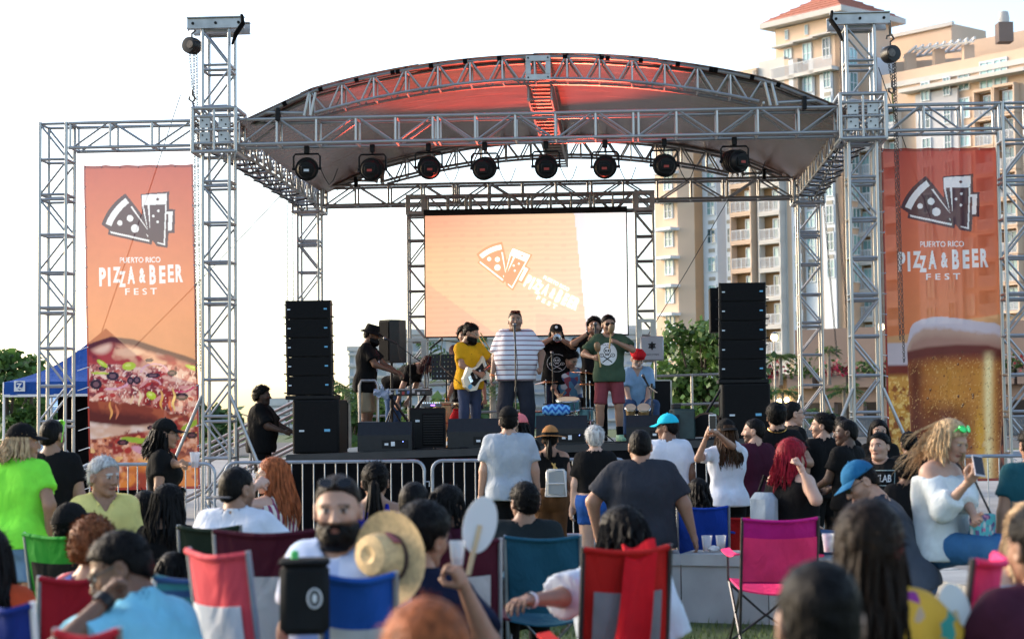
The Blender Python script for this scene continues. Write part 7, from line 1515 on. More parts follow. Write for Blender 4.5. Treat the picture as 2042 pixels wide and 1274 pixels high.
# drummer
p = band('curly-haired drummer in a patterned sleeveless shirt, looking down', 1143, 699, 2.95, rot=190, sit=1, h=1.74, skin='light', hair='black', hk='curly', head=(38, -24), beard=.3, L=(-.26, .36, .06), Rr=(.25, .34, .14), Lh='grip', Rh='grip', lean=8)
def drm():
    m, n, l, b = nt('drummer_patchwork'); tc = n.new('ShaderNodeTexCoord'); v = n.new('ShaderNodeTexVoronoi'); v.inputs['Scale'].default_value = 11; l.new(tc.outputs['Object'], v.inputs['Vector']); r = n.new('ShaderNodeValToRGB'); r.color_ramp.interpolation = 'CONSTANT'; e = r.color_ramp.elements; e[0].color = (.55, .55, .58, 1); e[1].position = .75; e[1].color = (.06, .09, .22, 1)
    for pos, c in ((.3, (.30, .06, .08, 1)), (.5, (.10, .25, .40, 1))): x = e.new(pos); x.color = c
    l.new(v.outputs['Color'], r.inputs[0]); l.new(r.outputs[0], b.inputs['Base Color']); b.inputs['Roughness'].default_value = .85; return m
p.shirt(drm(), sleeve=0, ease=.02).pants(F_('black', (.006, .006, .0065)), 2).shoes(BLACK); p.glasses(FRAMEG)
for q in 'LR':
    a = p.loc(p.wr[q] + (p.wr[q] - p.el[q]) * .3); d = (at(1135, 768, 26.2) - a).normalized(); o = tag(MB().tube([a - d * .12, a + d * .28], [.008, .005], 6).build('drumstick', WOODP, smooth=True), 'drumstick in the drummer\'s ' + ('left' if q == 'L' else 'right') + ' hand', 'drumstick')
# singer in black behind
p = band('curly-haired singer in black holding a microphone, eyes closed', 1185, 634, 2.6, rot=168, skin='tan', hair='black', hk='curly', beard=.7, head=(6, 8), Rr=(.05, .26, .56, .9, -.2, -.6), L=(-.05, .22, .45, -.9, -.2, -.6), Rh='fist', Lh='grip', Rpalm=(-1, 0, .2), fine=True); p.shirt(F_('black', (.006, .006, .0065)), sleeve=.75).pants(F_('black', (.006, .006, .0065)), 2).shoes(BLACK); part('wristwatch', RUBBER, p.o, lambda b: b.lathe([(.034, -.014), (.034, .014)], 12, Matrix.Translation(Vector(p.wr['R'] * p.k)) @ Vector(p.wr['R'] - p.el['R']).to_track_quat('Z', 'Y').to_matrix().to_4x4(), False), True)
# man with maracas
p = band('man in a green skull t-shirt and maroon shorts playing maracas', 1213, 628, .75, rot=176, skin='tan', hair='black', hk='short', beard=.5, head=(14, -4), Rr=(.20, .30, .20, .9, -.4, -.4), L=(-.12, .30, .40, -.9, -.3, -.5), Rh='fist', Lh='fist', Rpalm=(-1, .3, 0), Lp=(1, .3, 0), fine=True, stance=.13, g=1.04)
p.shirt(F_('forest', (.045, .075, .045)), sleeve=.78, ease=.024, hem=-.13).pants(F_('maroon', (.20, .045, .055)), .96, name='shorts', flare=.012).shoes(mat('sneaker_green', (.35, .62, .38), .6, 0, .1), mat('sneaker_sole', (.5, .7, .3), .6)); p.socks(F_('black', (.006, .006, .0065)), .14); p.glasses(FRAMEB, SHADE, r=.003, hgt=.021)
p.decal(lambda x, z: skull_print(x, z), (.02, .25), (.27, .31), 90)
for q in 'RL':
    wr = p.wr[q]; dr = (p.wr[q] - p.el[q]); dr /= np.linalg.norm(dr); a = p.loc(wr + dr * .075 + V3(-.035 if q == 'R' else .035, .02, 0)); d = (uz * .95 + Vector((.1 if q == 'L' else -.15, -.25, 0))).normalized(); M = Matrix.Translation(a) @ d.to_track_quat('Z', 'Y').to_matrix().to_4x4()
    mr = thing('maraca', 'brown maraca in the ' + ('raised' if q == 'L' else 'lower') + ' hand of the man in green', 'maraca', M=M); part('handle', WOODP, mr, lambda b: b.lathe([(.011, -.12), (.012, .0), (.010, .10)], 8), True); part('shell', mat('maraca_brown', (.22, .13, .06), .5, 0, .2), mr, lambda b: b.lathe([(.010, .09), (.032, .11), (.045, .15), (.046, .19), (.030, .225), (.004, .235)], 14), True)
# bongo player in a red beret
p = band('seated bongo player in a red flat cap and open light blue shirt', 1272, 697, 1.8, rot=182, sit=1, h=1.76, skin='fair', hair='grey', hk='buzz', hat=True, head=(12, -17), beard=.4, L=(-.10, .30, -.02, -1, -.2, 0), Rr=(.12, .33, -.02, 1, -.2, 0), Lp=(0, 0, -1), Rpalm=(0, 0, -1), lean=6, g=1.1, legs=dict(spread=.2), fine=True)
p.shirt(F_('skyblue', (.24, .40, .58)), sleeve=.9, ease=.026, vneck=.14).pants(F_('denim', (.055, .10, .20)), 2).shoes(BLACK); p.cap_hat(F_('redcap', (.50, .015, .02)), kind='beret')
def ut(x, z): C = nanc(len(x)); C[:] = (.55, .58, .62); return C
for px, lab, r in ((1258, 'smaller bongo between the knees of the red-capped man', .075), (1284, 'larger bongo under the hand of the red-capped man', .09)):
    D = sD(px, 1.35); q = at(px, 812, D); bg_ = thing('bongo', lab, 'drum', M=Matrix.Translation(q) @ Matrix.Rotation(R(38), 4, 'X')); part('shell', WOODP, bg_, lambda b: b.lathe([(r * .8, -.14), (r, 0)], 18), True); part('head', SKIND, bg_, lambda b: b.lathe([(r * 1.02, 0), (r, .008), (.005, .01)], 18), True); part('hoop', STEEL, bg_, lambda b: b.tube([(r * 1.05 * math.cos(a), r * 1.05 * math.sin(a), -.01) for a in np.linspace(0, 6.2832, 19)], .006, 5), True)
bs = thing('bongo_chair', 'dark stool under the bongo player', 'stool', (p.o.location.x, p.o.location.y, zd(1.3))); part('seat', RUBBER, bs, lambda b: b.box((-.2, -.2, .38), (.2, .2, .43), None, .01)); part('leg', RUBBER, bs, lambda b: [b.tube([(x, y, 0), (x * .8, y * .8, .38)], .015, 6) for x in (-.18, .18) for y in (-.18, .18)])
# stage hand beside the speakers
p = folk('stage hand in a black shirt standing on the steps beside the speakers', 523, 771, 24.9, .38, rot=-96, skin='dark', hair='black', hk='curly', beard=.5, g=1.42, belly=.03, fat=1, L=(-.2, .40, .14, -.5, -.5, -.6), Rr=(.2, .38, .14, .5, -.5, -.6), Rh='relaxed'); p.shirt(F_('black', (.006, .006, .0065)), sleeve=.9, ease=.03, hem=-.16).pants(F_('black', (.006, .006, .0065)), 2).shoes(BLACK)
stp = thing('stage_step', 'black step block the stage hand stands on', 'step', M=Matrix.Translation((p.o.location.x, p.o.location.y, 0)) @ Matrix.Rotation(R(-3.7), 4, 'Z')); part('tread', DECKM, stp, lambda b: b.box((-.42, -.35, .30), (.42, .35, .375), None, .006)); part('riser', BLACKC, stp, lambda b: b.box((-.40, -.33, .01), (.40, .33, .298)))
# ------------------------------------------------------------------ folding chairs
def chair(label, px, py, D, rot, back, panel=None, seat=None, pw=.78, bw=.50, frame=None, bh=.50, arms=True, high=False, kind='camp', group='folding chairs in the crowd'):
    """top middle of the backrest at photo pixel (px, py)"""
    frame = frame or GALV; seat = seat or back
    if D < 11.5: D *= 1.1; bw *= 1.1
    w = at(px, py, D); rm = Matrix.Rotation(R(rot), 3, 'Z'); o = rm @ Vector((0, -.30, 0)); th = thing('folding_chair', label, 'chair', (w.x - o.x, w.y - o.y, 0), R(rot), group); zt = w.z; zs = min(.42, zt - .42); h = bw / 2; sag = .05
    def bk(s, t, off=0): return ((s - .5) * bw, -.20 - .10 * t - sag * math.sin(math.pi * s) + off + .008 * math.sin(9 * s + 5 * t), zs + .04 + (zt - zs - .04) * t - .018 * math.sin(math.pi * s) * t)
    part('backrest', back, th, lambda b: b.grid(lambda s, t: bk(s, t), 14, 12, .010), True)
    if panel: part('back_panel', panel, th, lambda b: b.grid(lambda s, t: bk(.5 - pw / 2 + pw * s, .03 + .69 * t, -.014), 10, 8, .006), True)
    part('top_hem', back, th, lambda b: b.tube([Vector(bk(k / 10, 1)) + Vector((0, -.006, 0)) for k in range(11)], .013, 6), True)
    part('seat', seat, th, lambda b: b.grid(lambda s, t: ((s - .5) * bw, -.20 + .44 * t, zs + .04 * t - .06 * math.sin(math.pi * s) * math.sin(math.pi * (.2 + .7 * t))), 10, 8, .010), True)
    for sg in (-1, 1):
        part('back_pole', frame, th, lambda b: b.tube([(sg * h, -.12, .02), (sg * h, -.20, zs), (sg * h, -.305, zt + .01)], .011, 8), True)
        part('cross_leg', frame, th, lambda b: b.tube([(sg * h, -.24, .015), (sg * h, .26, zs + .03)], .010, 6)); part('cross_leg', frame, th, lambda b: b.tube([(sg * h, .28, .015), (sg * h, -.20, zs)], .010, 6))
        part('front_leg', frame, th, lambda b: b.tube([(sg * h, .26, .015), (-sg * h * .1, .27, zs * .5), (-sg * h, .26, zs)], .009, 6)); part('foot_cap', RUBBER, th, lambda b: [b.lathe([(.02, 0), (.016, .03)], 8, Matrix.Translation((sg * h, y, 0))) for y in (-.12, .28)])
        if arms: part('armrest', seat, th, lambda b: b.grid(lambda s, t: (sg * (h + .01 + .06 * (s - .3)), -.24 + .50 * t, zs + .24 - .02 * math.sin(math.pi * t) - .01 * s), 3, 8, .012), True); part('arm_post', frame, th, lambda b: b.tube([(sg * (h + .01), .24, zs + .02), (sg * (h + .01), .24, zs + .23)], .009, 6))
    return th
CB = lambda n, c: F_('chair_' + n, c, .7, .1)
MAR, GRY = CB('maroon', (.055, .008, .018)), CB('grey', (.42, .43, .44)); RUBF = mat('dark_frame', (.06, .06, .065), .4, .6)
chair('green folding chair with a black mesh panel holding the man in a black cap', 118, 1066, 8.9, -22, CB('green', (.03, .28, .03)), CB('blk', (.012, .014, .012)), bw=.42); chair('black folding chair in front of the dark-haired woman', 350, 1062, 10.6, 5, CB('blk2', (.012, .012, .012)), bw=.40); chair('dark green folding chair behind the man in the white t-shirt', 418, 1050, 8.4, -5, CB('dkgreen', (.014, .026, .016)), bw=.30)
chair('tall maroon folding chair with a pale grey back panel', 530, 1058, 7.0, -8, MAR, GRY, bw=.42); chair('maroon and grey folding chair behind the person waving a fan', 905, 1078, 7.6, 4, MAR, GRY, bw=.40); chair('salmon and white reclining chair with a red armrest', 436, 1100, 5.9, -40, CB('salmon', (.62, .07, .09)), CB('whitepanel', (.55, .57, .62)), CB('redarm', (.35, .01, .02)), bw=.30)
chair('beach chair of blue and green striped cloth', 372, 1148, 6.2, 10, stripe_mat('beach_stripe', (.01, .05, .16), (.02, .16, .20), 6), bw=.22, frame=WHITEP); chair('bright blue folding chair with a grey lower panel', 715, 1146, 5.5, 6, CB('blue', (.012, .07, .30)), GRY, bw=.23); chair('teal folding chair holding the man in the black t-shirt', 1082, 1070, 9.4, -4, CB('teal', (.014, .075, .12)), bw=.40)
rc = chair('red folding chair with a red cloth hung over its back', 1250, 1092, 6.6, 14, CB('red', (.42, .014, .012)), CB('redgrey', (.20, .20, .22)), bw=.34, frame=RUBF); chair('hot pink folding chair standing empty in front of the concrete wall', 1556, 1034, 12.0, 3, CB('magenta', (.50, .016, .20)), CB('pink', (.85, .045, .17)), CB('pink', (.85, .045, .17)), .97, bw=.52, frame=RUBF); chair('royal blue folding chair behind the concrete wall', 1402, 1010, 14.5, -5, CB('royal', (.01, .05, .34)), bw=.42)
chair('red folding chair half hidden behind the pink chair', 1470, 1030, 14.9, 4, CB('red', (.42, .014, .012)), bw=.36); chair('red floral folding chair behind the man in glasses', 150, 1150, 6.6, 20, CB('redfl', (.30, .010, .02)), bw=.26); chair('blue chair with a white tubular frame at the bottom left corner', 22, 1205, 5.2, -12, CB('navy', (.012, .03, .18)), bw=.14, frame=WHITEP); chair('pink folding chair beside the maroon-shirted person at the right edge', 1962, 1112, 5.2, 62, CB('pink', (.85, .045, .17)), bw=.30, frame=RUBF); chair('red chair back at the bottom edge below the man in glasses', 175, 1258, 4.6, 5, CB('red2', (.45, .02, .03)), bw=.16)
M = W[rc]; part('hung_cloth', F_('cloth_red', (.55, .012, .02)), rc, lambda b: b.grid(lambda s, t: ((-.02 + .14 * s) - .10 * t + .03 * math.sin(4 * t + 6 * s) * t, -.335 + (.06 if t < .08 else 0) - .05 * math.sin(6 * s) * t - .02, at(1250, 1092, 7.26).z + .012 - .62 * t * (1 + .15 * s) - .02 * math.sin(5 * s)), 12, 12, .008), True)
# ------------------------------------------------------------------ the crowd, from the far left
BK = F_('black', (.006, .006, .0065)); DN = F_('denim', (.055, .10, .20)); LDN = F_('lightdenim', (.12, .22, .36)); WT = F_('white', (.58, .61, .68)); NV = F_('navy', (.018, .022, .045)); MRN = F_('maroontee', (.045, .008, .02)); BKC = F_('black', 0)
def floral(name, base, cols, sc=16):
    if name in MATS: return MATS[name]
    m, n, l, b = nt(name); tc = n.new('ShaderNodeTexCoord'); v = n.new('ShaderNodeTexVoronoi'); v.inputs['Scale'].default_value = sc; l.new(tc.outputs['Object'], v.inputs['Vector']); r = n.new('ShaderNodeValToRGB'); r.color_ramp.interpolation = 'CONSTANT'; e = r.color_ramp.elements; e[0].color = base + (1,); e[1].position = .9; e[1].color = cols[0] + (1,)
    for i, c in enumerate(cols[1:]): x = e.new(.55 + .35 * i / len(cols)); x.color = c + (1,)
    s = n.new('ShaderNodeSeparateColor'); l.new(v.outputs['Color'], s.inputs[0]); l.new(s.outputs[0], r.inputs[0]); l.new(r.outputs[0], b.inputs['Base Color']); b.inputs['Roughness'].default_value = .85; MATS[name] = m; return m
UP = dict(Rr=(.02, .30, .52, .9, -.2, -.5))
GRP = 'people in the audience'
def aud(label, px, py, D, shirt, pants=BK, sk={}, pk={}, **k):
    if D < 10.4:
        D *= 1.12; k = {q: (v[:3] + (v[3] * 1.12,) + v[4:] if q in ('L', 'Rr') and v[0] == 'w' else v) for q, v in k.items()}
    p = folk(label, px, py, D, group=GRP, **k); p.shirt(shirt, **sk).pants(pants, **pk); p.shoes(BLACK); return p
aud('person in an orange top cut off by the left edge', -22, 1052, 7.0, F_('rust', (.42, .06, .02)), sit=1, fem=True, hk='long', skin='tan', Rr=(.16, .42, .02))
p = aud('woman in a lime green t-shirt and denim shorts with a black cap', 44, 846, 10.3, F_('lime', (.22, .78, .06)), LDN, dict(hem=-.08, ease=.03), dict(length=.7, name='shorts', ease=.016), rot=-22, fem=True, g=1.25, skin='tan', hair='blond', hk='long', hairlen=.13, hat=True, head=(-50, 0), Rr=(.24, .0, -.02, 1, -.7, 0), fine=True, Rh='fist'); p.cap_hat(BK)
p = aud('man in a black t-shirt with neon green sunglasses on his head', 104, 836, 13.0, BK, rot=-6, skin='olive', hk='buzz', beard=.5, head=(-14, 0), g=1.1); p.glasses(mat('neon_green', (.25, .85, .03), .3), mat('neon_green', 0), top=True, r=.005)
p = aud('grey-haired older man in a pale yellow polo shirt', 208, 910, 11.4, F_('paleyellow', (.70, .60, .20)), F_('stone', (.20, .20, .20)), dict(vneck=.11, sleeve=.8, ease=.024), rot=-158, sit=1, skin='tan', hair='silver', hk='short', head=(30, -4), g=1.08, sw=.94, fine=True, L=(-.16, .3, -.06), Rr=(.16, .3, -.06)); part('collar', F_('paleyellow', 0), p.o, lambda b: [b.grid(lambda s, t: Vector((p.neck + p.rt * sg * (.085 - .045 * s) + p.fw * (-.02 + .135 * s) + p.up * (.02 - .06 * s - .04 * t) + p.rt * sg * .025 * t) * p.k), 6, 3, .006) for sg in (-1, 1)], True)
p = aud('woman in a black polo and black cap holding a drink', 330, 836, 14.6, BK, DN, dict(hem=-.06), rot=-84, fem=True, g=1.12, skin='tan', hk='long', hairlen=.2, hat=True, head=(6, -4), L=('w', 366, 928, 14.3, -.3, -.6, -.8), Lh='grip', fine=True); p.cap_hat(BK); p.glasses(FRAMEB)
def cup(pos, label, liquid=(.55, .12, .04), sc=1.0, fill=.4, parent=None):
    th = thing('plastic_cup', label, 'cup', M=Matrix.Translation(pos)); part('cup_wall', glassy('clear_plastic', (.75, .78, .82), .1, .38), th, lambda b: b.lathe([(.030 * sc, 0), (.043 * sc, .125 * sc), (.045 * sc, .126 * sc), (.042 * sc, .122 * sc), (.029 * sc, .003)], 16, None, False), True); part('drink', glassy('drink_%d' % int(liquid[1] * 100), liquid, .1, .85), th, lambda b: b.lathe([(.028 * sc, .004), ((.028 + .012 * fill) * sc, .12 * fill * sc)], 14)); return th
cup(p.loc(p.wr['L'] + V3(.0, .10, -.02)), 'clear cup of red drink in the hand of the woman in the black polo')
part('bag_strap', mat('strap_brown', (.12, .06, .03), .6), p.o, lambda b: b.tube([Vector((p.sh['R'] + V3(-.04, .10, .03)) * p.k), Vector((p.pel + V3(0, .155, .27)) * p.k), Vector((p.pel + V3(-.17, .07, .02)) * p.k)], .010, 5), True)
aud('dark-haired person half hidden behind the woman with sunglasses on her head', 290, 978, 12.2, BK, sit=1, fem=True, hk='long', skin='tan')
p = aud('black-haired seated woman with sunglasses pushed up, black top', 340, 965, 11.2, BK, sk=dict(sleeve=.4), sit=1, fem=True, hk='long', hairlen=.30, skin='fair', head=(-30, -8), rot=-8); p.glasses(FRAMEB, SHADE, top=True)
p = aud('man in a black cap slumped in the green chair', 136, 1006, 9.15, BK, sit=1, skin='tan', hat=True, hk='short', lean=-10, head=(-12, 4), rot=-18); p.cap_hat(BK)
aud('person with fluffy auburn hair and a floral top between chairs', 186, 1036, 7.7, floral('floral_red', (.10, .02, .06), [(.45, .03, .05), (.05, .10, .35), (.5, .3, .3)], 26), sit=1, fem=True, hair='auburn', hk='curly', skin='light', rot=-15)
p = aud('man in glasses and a light blue t-shirt resting his chin on his hand', 216, 1060, 5.6, F_('aqua', (.20, .52, .66)), DN, dict(ease=.030, neck=.07), sit=1, rot=62, skin='brown', hair='black', hk='short', head=(34, -14), lean=14, g=1.08, fine=True, L=('w', 206, 1200, 5.35, -.5, .2, -1), Lh='fist', Rr=(.2, .36, .0), Lp=(.5, -.8, .3)); p.glasses(FRAMEB); part('wristwatch', RUBBER, p.o, lambda b: b.lathe([(.036, -.018), (.036, .018)], 12, Matrix.Translation(Vector(p.wr['L'] * p.k)) @ Vector(p.wr['L'] - p.el['L']).to_track_quat('Z', 'Y').to_matrix().to_4x4(), False), True)
aud('dark-haired head low behind the striped beach chair', 346, 1100, 8.2, BK, sit=1, h=1.45, fem=True, hk='long', hairlen=.16, skin='tan', rot=-12)
p = aud('man in a white t-shirt with sunglasses worn on the back of his head', 474, 930, 8.9, WT, NV, dict(sleeve=.85, ease=.030), sit=1, rot=-14, skin='olive', hk='buzz', beard=.4, head=(-26, -4), g=1.18, fine=True, Rr=(.44, .30, .26, .6, 0, -1)); p.decal(lambda x, z: np.where((np.abs(fbm((x + 3) * 9, (z + 3) * 9, 1, 8) - .5) < .04)[:, None] & (np.abs(z) < .9)[:, None], np.array([.05, .06, .14]), np.nan), (0, .36), (.24, .12), 50, back=True)
b = MB(); b.tube([Vector(p.hw((x, -.098 - .02 * math.cos(x * 12), -.045))) * p.k for x in np.linspace(-.075, .075, 9)], .014, 6, True, .5); inst('sunglasses', b.mesh('sunglasses', SHADE, True), p.o, p.M)
p = aud('orange-haired woman in a striped strap top drinking from a cup', 546, 911, 12.2, stripe_mat('strap_stripe', (.62, .58, .50), (.22, .03, .10), 7, 0), DN, dict(sleeve=0, strap=True), sit=1, fem=True, rot=62, skin='fair', hair='orange', hk='long', hairlen=.34, fine=True, head=(28, 2), L=('w', 512, 968, 12.0, -.6, .2, -.9), Lh='grip', g=1.05); p.glasses(FRAMEG); cup(p.loc(p.hw((0, .135, -.11))), 'clear cup at the lips of the orange-haired woman', (.6, .5, .4))
p = aud('bearded man facing the camera in a pale tie-dye t-shirt', 674, 946, 5.9, floral('tiedye', (.40, .50, .68), [(.28, .38, .60), (.52, .58, .70), (.32, .42, .64)], 9), DN, dict(ease=.02), sit=1, rot=158, skin='light', hair='dbrown', hk='buzz', beard=.9, head=(20, -3), fine=True, g=1.08); p.beard('black', .016); p.glasses(FRAMEB, SHADE, top=True)
p = aud('woman in a royal blue dress with a long dark ponytail', 748, 921, 11.6, F_('royaldress', (.012, .022, .30)), F_('royaldress', 0), dict(sleeve=0, strap=True, hem=-.12), dict(length=.6, name='skirt'), sit=1, fem=True, rot=0, skin='tan', hk='pony', hairlen=.36, fine=True, L=(-.26, .22, .0), Rr=(.27, .22, .0))
aud('man with a shaved brown head behind the crowd barrier', 826, 960, 10.4, MRN, sit=1, skin='brown', hk='buzz', rot=-20); p = aud('dark-haired person in maroon beside the paper fan', 893, 966, 9.4, MRN, sit=1, fem=True, hk='long', hairlen=.14, skin='tan', rot=-34, head=(-15, 0))
nv = p = aud('man in a navy t-shirt raising a cup and a paper fan', 852, 1000, 6.2, F_('deepnavy', (.008, .013, .035)), DN, dict(ease=.024, sleeve=.8), sit=1, rot=-14, skin='tan', hk='short', hairth=.022, head=(-24, 0), side=10, g=1.15, fine=True, L=(-.52, .06, .36, -.4, -.3, -1), Rr=('w', 926, 1172, 5.95, .6, -.1, -1), Rh='grip', Rpalm=(-1, .2, 0))
fp = at(957, 1046, 6.6); fn = thing('paper_fan', 'white oval paper fan on a wooden stick held above the crowd', 'fan', M=Matrix.Translation(fp) @ Matrix.Rotation(R(14), 4, 'Y') @ Matrix.Rotation(R(8), 4, 'Z') @ Matrix.Scale(1.12, 4)); part('fan_face', mat('fan_card', (.62, .64, .66), .7, 0, .04), fn, lambda b: b.prism([(.056 * math.cos(a), .096 * math.sin(a)) for a in np.linspace(0, 6.1, 32)], -.002, .002, Matrix(((1, 0, 0, 0), (0, 0, 1, 0), (0, 1, 0, 0), (0, 0, 0, 1))))); part('stick', mat('fan_stick', (.55, .42, .26), .7), fn, lambda b: b.box((-.008, -.008, -.17), (.008, -.003, .0)))
cup(at(912, 1126, 6.5), 'clear cup with an inch of orange drink under the paper fan', (.6, .12, .02), .70, .3)
STRAW = mat('straw', (.55, .38, .18), .8, 0, .25, 60, .5, .004); hM = Matrix.Translation(at(782, 1112, 6.44)) @ Matrix.Rotation(R(-46), 4, 'Z') @ Matrix.Rotation(R(30), 4, 'Y') @ Matrix.Rotation(R(80), 4, 'X') @ Matrix.Scale(1.27, 4); ht = thing('straw_hat', 'wide straw hat hanging on the back of the man in navy', 'hat', M=hM); part('brim', STRAW, ht, lambda b: b.lathe([(.075, .0), (.11, -.004), (.145, .006), (.150, .012), (.145, .012), (.11, .004), (.075, .010)], 30, Matrix.Diagonal((1, .86, 1, 1)), False), True); part('crown', STRAW, ht, lambda b: b.lathe([(.078, .005), (.074, .06), (.062, .092), (.03, .10), (.004, .088)], 26, Matrix.Diagonal((1, .86, 1, 1))), True); part('band', mat('hat_band_brown', (.06, .03, .025), .7), ht, lambda b: b.lathe([(.0795, .008), (.0785, .026)], 26, Matrix.Diagonal((1, .86, 1, 1)), False), True); part('patch', mat('hat_patch', (.22, .06, .08), .8), ht, lambda b: b.box((-.02, .0655, .03), (.03, .0695, .055)))
p = aud('man in a heather grey t-shirt and black cap, seen from behind', 1014, 812, 16.6, F_('heather', (.34, .38, .43)), BK, dict(sleeve=.72, ease=.024), rot=2, skin='light', hat=True, hk='short', g=1.16, sw=1.05, fine=True, Lh='relaxed'); p.cap_hat(BK)
p = aud('person in a pink cap half hidden by the man in grey', 1036, 826, 18.2, BK, rot=10, fem=True, skin='tan', hat=True, hk='long', hairlen=.15, head=(-20, 0)); p.cap_hat(F_('pinkcap', (.62, .16, .17)))
p = aud('woman in a brown brimmed hat and rainbow straps with a small clear backpack', 1097, 852, 17.2, BK, F_('browntrouser', (.11, .055, .025)), dict(sleeve=0, strap=True, hem=.12), dict(top=.10), rot=-6, fem=True, g=1.08, skin='tan', hat=True, hk='pony', hairlen=.26, fine=True); p.cap_hat(F_('brownhat', (.30, .14, .05)), kind='fedora', m2=BK)
part('straps', mat('rainbow_strap', (.55, .35, .10), .7), p.o, lambda b: [b.tube([Vector((p.sh[q] + V3(.07 * (1 if q == 'L' else -1), -.03, .05)) * p.k), Vector((p.pel + V3((.05 if q == 'R' else .09), -.155, .32)) * p.k), Vector((p.pel + V3(.09, -.15, .14)) * p.k)], .010, 5) for q in 'LR'], True)
bpk = thing('small_backpack', 'small clear and white backpack on the woman in the brown hat', 'backpack', M=p.M @ Matrix.Translation(Vector((.08, -.20, 1.12)) * p.k)); part('pouch', glassy('clear_vinyl', (.45, .50, .52), .2, .8), bpk, lambda b: b.box((-.10, -.05, -.13), (.10, .05, .14), None, .03), True); part('piping', WHITEP, bpk, lambda b: [b.tube([(-.10, -.052, -.12), (-.08, -.055, .13), (.08, -.055, .13), (.10, -.052, -.12), (-.10, -.052, -.12)], .008, 5), b.tube([(-.08, -.055, 0), (.08, -.055, 0)], .007, 5)], True)
p = aud('short silver-haired woman in a black top with an open back', 1186, 850, 16.2, BK, F_('jeanskirt', (.02, .08, .30)), dict(sleeve=.75, hem=.10), dict(length=.5, name='skirt', top=.08), rot=2, fem=True, g=1.22, skin='fair', hair='silver', hk='short', hairth=.024, fine=True)
p = aud('broad man in a dark slate t-shirt sitting on the concrete wall', 1276, 856, 14.0, F_('slatetee', (.028, .031, .040)), F_('pinkshort', (.55, .42, .50)), dict(ease=.028, sleeve=.8, hem=-.12), dict(length=1, name='shorts'), rot=2, sit=1, h=1.80, skin='tan', hk='buzz', fat=1, g=1.42, sw=1.12, fine=True, L=(-.34, .10, .0, -1, -.3, 0), Rr=(.40, -.02, -.04, 1, -.3, 0), head=(0, -4))
p = aud('man in a white t-shirt and a bright cyan cap', 1330, 827, 16.8, WT, NV, dict(ease=.024), rot=6, skin='brown', hat=True, hk='buzz', head=(58, -4), g=1.14, fine=True); p.cap_hat(F_('cyan', (.02, .46, .62)))
aud('dark-haired woman sitting in the royal blue chair', 1392, 953, 14.9, BK, sit=1, h=1.6, fem=True, hk='long', hairlen=.2, skin='light', sk=dict(sleeve=.3))
p = aud('woman in a white shirt and black cap filming with a phone', 1448, 836, 16.0, WT, BK, dict(sleeve=.7, hem=-.08), rot=14, fem=True, skin='tan', hair='brown', hk='long', hairlen=.34, hat=True, fine=True, L=('w', 1410, 868, 15.7, -.7, 0, -1), Rr=('w', 1428, 862, 15.65, .6, 0, -1), Lh='grip', Rh='grip'); p.cap_hat(BK, back=True)
ph = thing('phone', 'white phone held up by the woman filming the band', 'phone', M=Matrix.Translation(at(1421, 842, 15.6)) @ Matrix.Rotation(R(14), 4, 'Z')); part('case', WHITEP, ph, lambda b: b.box((-.034, -.004, -.07), (.034, .004, .07), None, .003)); part('screen', mat('phone_screen', (.02, .02, .025), .1), ph, lambda b: b.box((-.030, -.0055, -.058), (.030, -.0045, .058)))
aud('bearded man in a dark maroon t-shirt looking towards the stage', 1504, 834, 16.6, MRN, rot=28, skin='light', hk='buzz', beard=.8, head=(46, 0), g=1.1, fine=True)
p = aud('tall man in a black t-shirt with a thin gold chain', 1548, 804, 16.9, BK, rot=-4, skin='olive', hk='short', hairth=.02, g=1.16, fine=True, Rr=('w', 1596, 920, 16.6, .5, -.2, -1), Rh='fist', head=(0, 0)); part('neck_chain', GOLD, p.o, lambda b: b.tube([Vector((p.neck + p.rt * .09 * math.sin(a) - p.fw * (.075 * math.cos(a) + .02) + p.up * (.03 - .05 * max(0, math.cos(a)))) * p.k) for a in np.linspace(-2.2, 2.2, 13)], .004, 5), True)
p = aud('man in black-rimmed glasses looking to the side behind the tall man', 1580, 800, 18.4, BK, rot=-72, skin='light', hk='buzz', head=(-4, 0), fine=True); p.glasses(FRAMEB)
p = aud('woman with vivid red hair in a black tank top, hand at her face', 1580, 876, 13.6, BK, DN, dict(sleeve=0, strap=True, ease=.02), rot=-48, sit=1, fem=True, g=1.34, skin='fair', hair='red', hk='long', hairlen=.26, hairth=.022, fine=True, head=(-14, -4), Rr=('w', 1598, 935, 13.25, .6, 0, -1), Rh='fist', L=(-.1, .4, .05), Rpalm=(-.6, -.6, 0))
part('lanyard_tag', mat('tag_orange', (.70, .14, .03), .5), p.o, lambda b: b.box((-.02, -.006, -.05), (.02, .006, .03), Matrix.Translation(Vector(p.pel + V3(.06, .175, .16)) * p.k)))
bp2 = thing('grey_backpack', 'pale grey backpack worn by the red-haired woman', 'backpack', M=p.M @ Matrix.Translation(Vector((-.10, -.19, .22 + p.pel[2])) * p.k)); part('pouch', F_('packgrey', (.26, .32, .38)), bp2, lambda b: b.box((-.12, -.09, -.20), (.12, .05, .16), None, .05), True); part('strap', BK, bp2, lambda b: b.tube([(-.1, .02, .12), (-.09, .10, .28), (-.09, .18, .2)], .014, 5), True)
p = aud('man in black with his dark hair tied up, seen from behind', 1640, 824, 17.2, BK, rot=24, skin='light', hair='black', hk='bun', hairth=.016, head=(50, 0), beard=.4, fine=True); p = aud('lean dark-skinned man in a black t-shirt and star-print shorts', 1688, 836, 15.6, BK, F_('blacks', (.006, .006, .0065)), dict(hem=-.10), dict(length=1, name='shorts'), rot=44, skin='dark', hk='buzz', head=(40, 0), fine=True, L=(-.14, .32, .10), Rr=(.14, .30, .10))
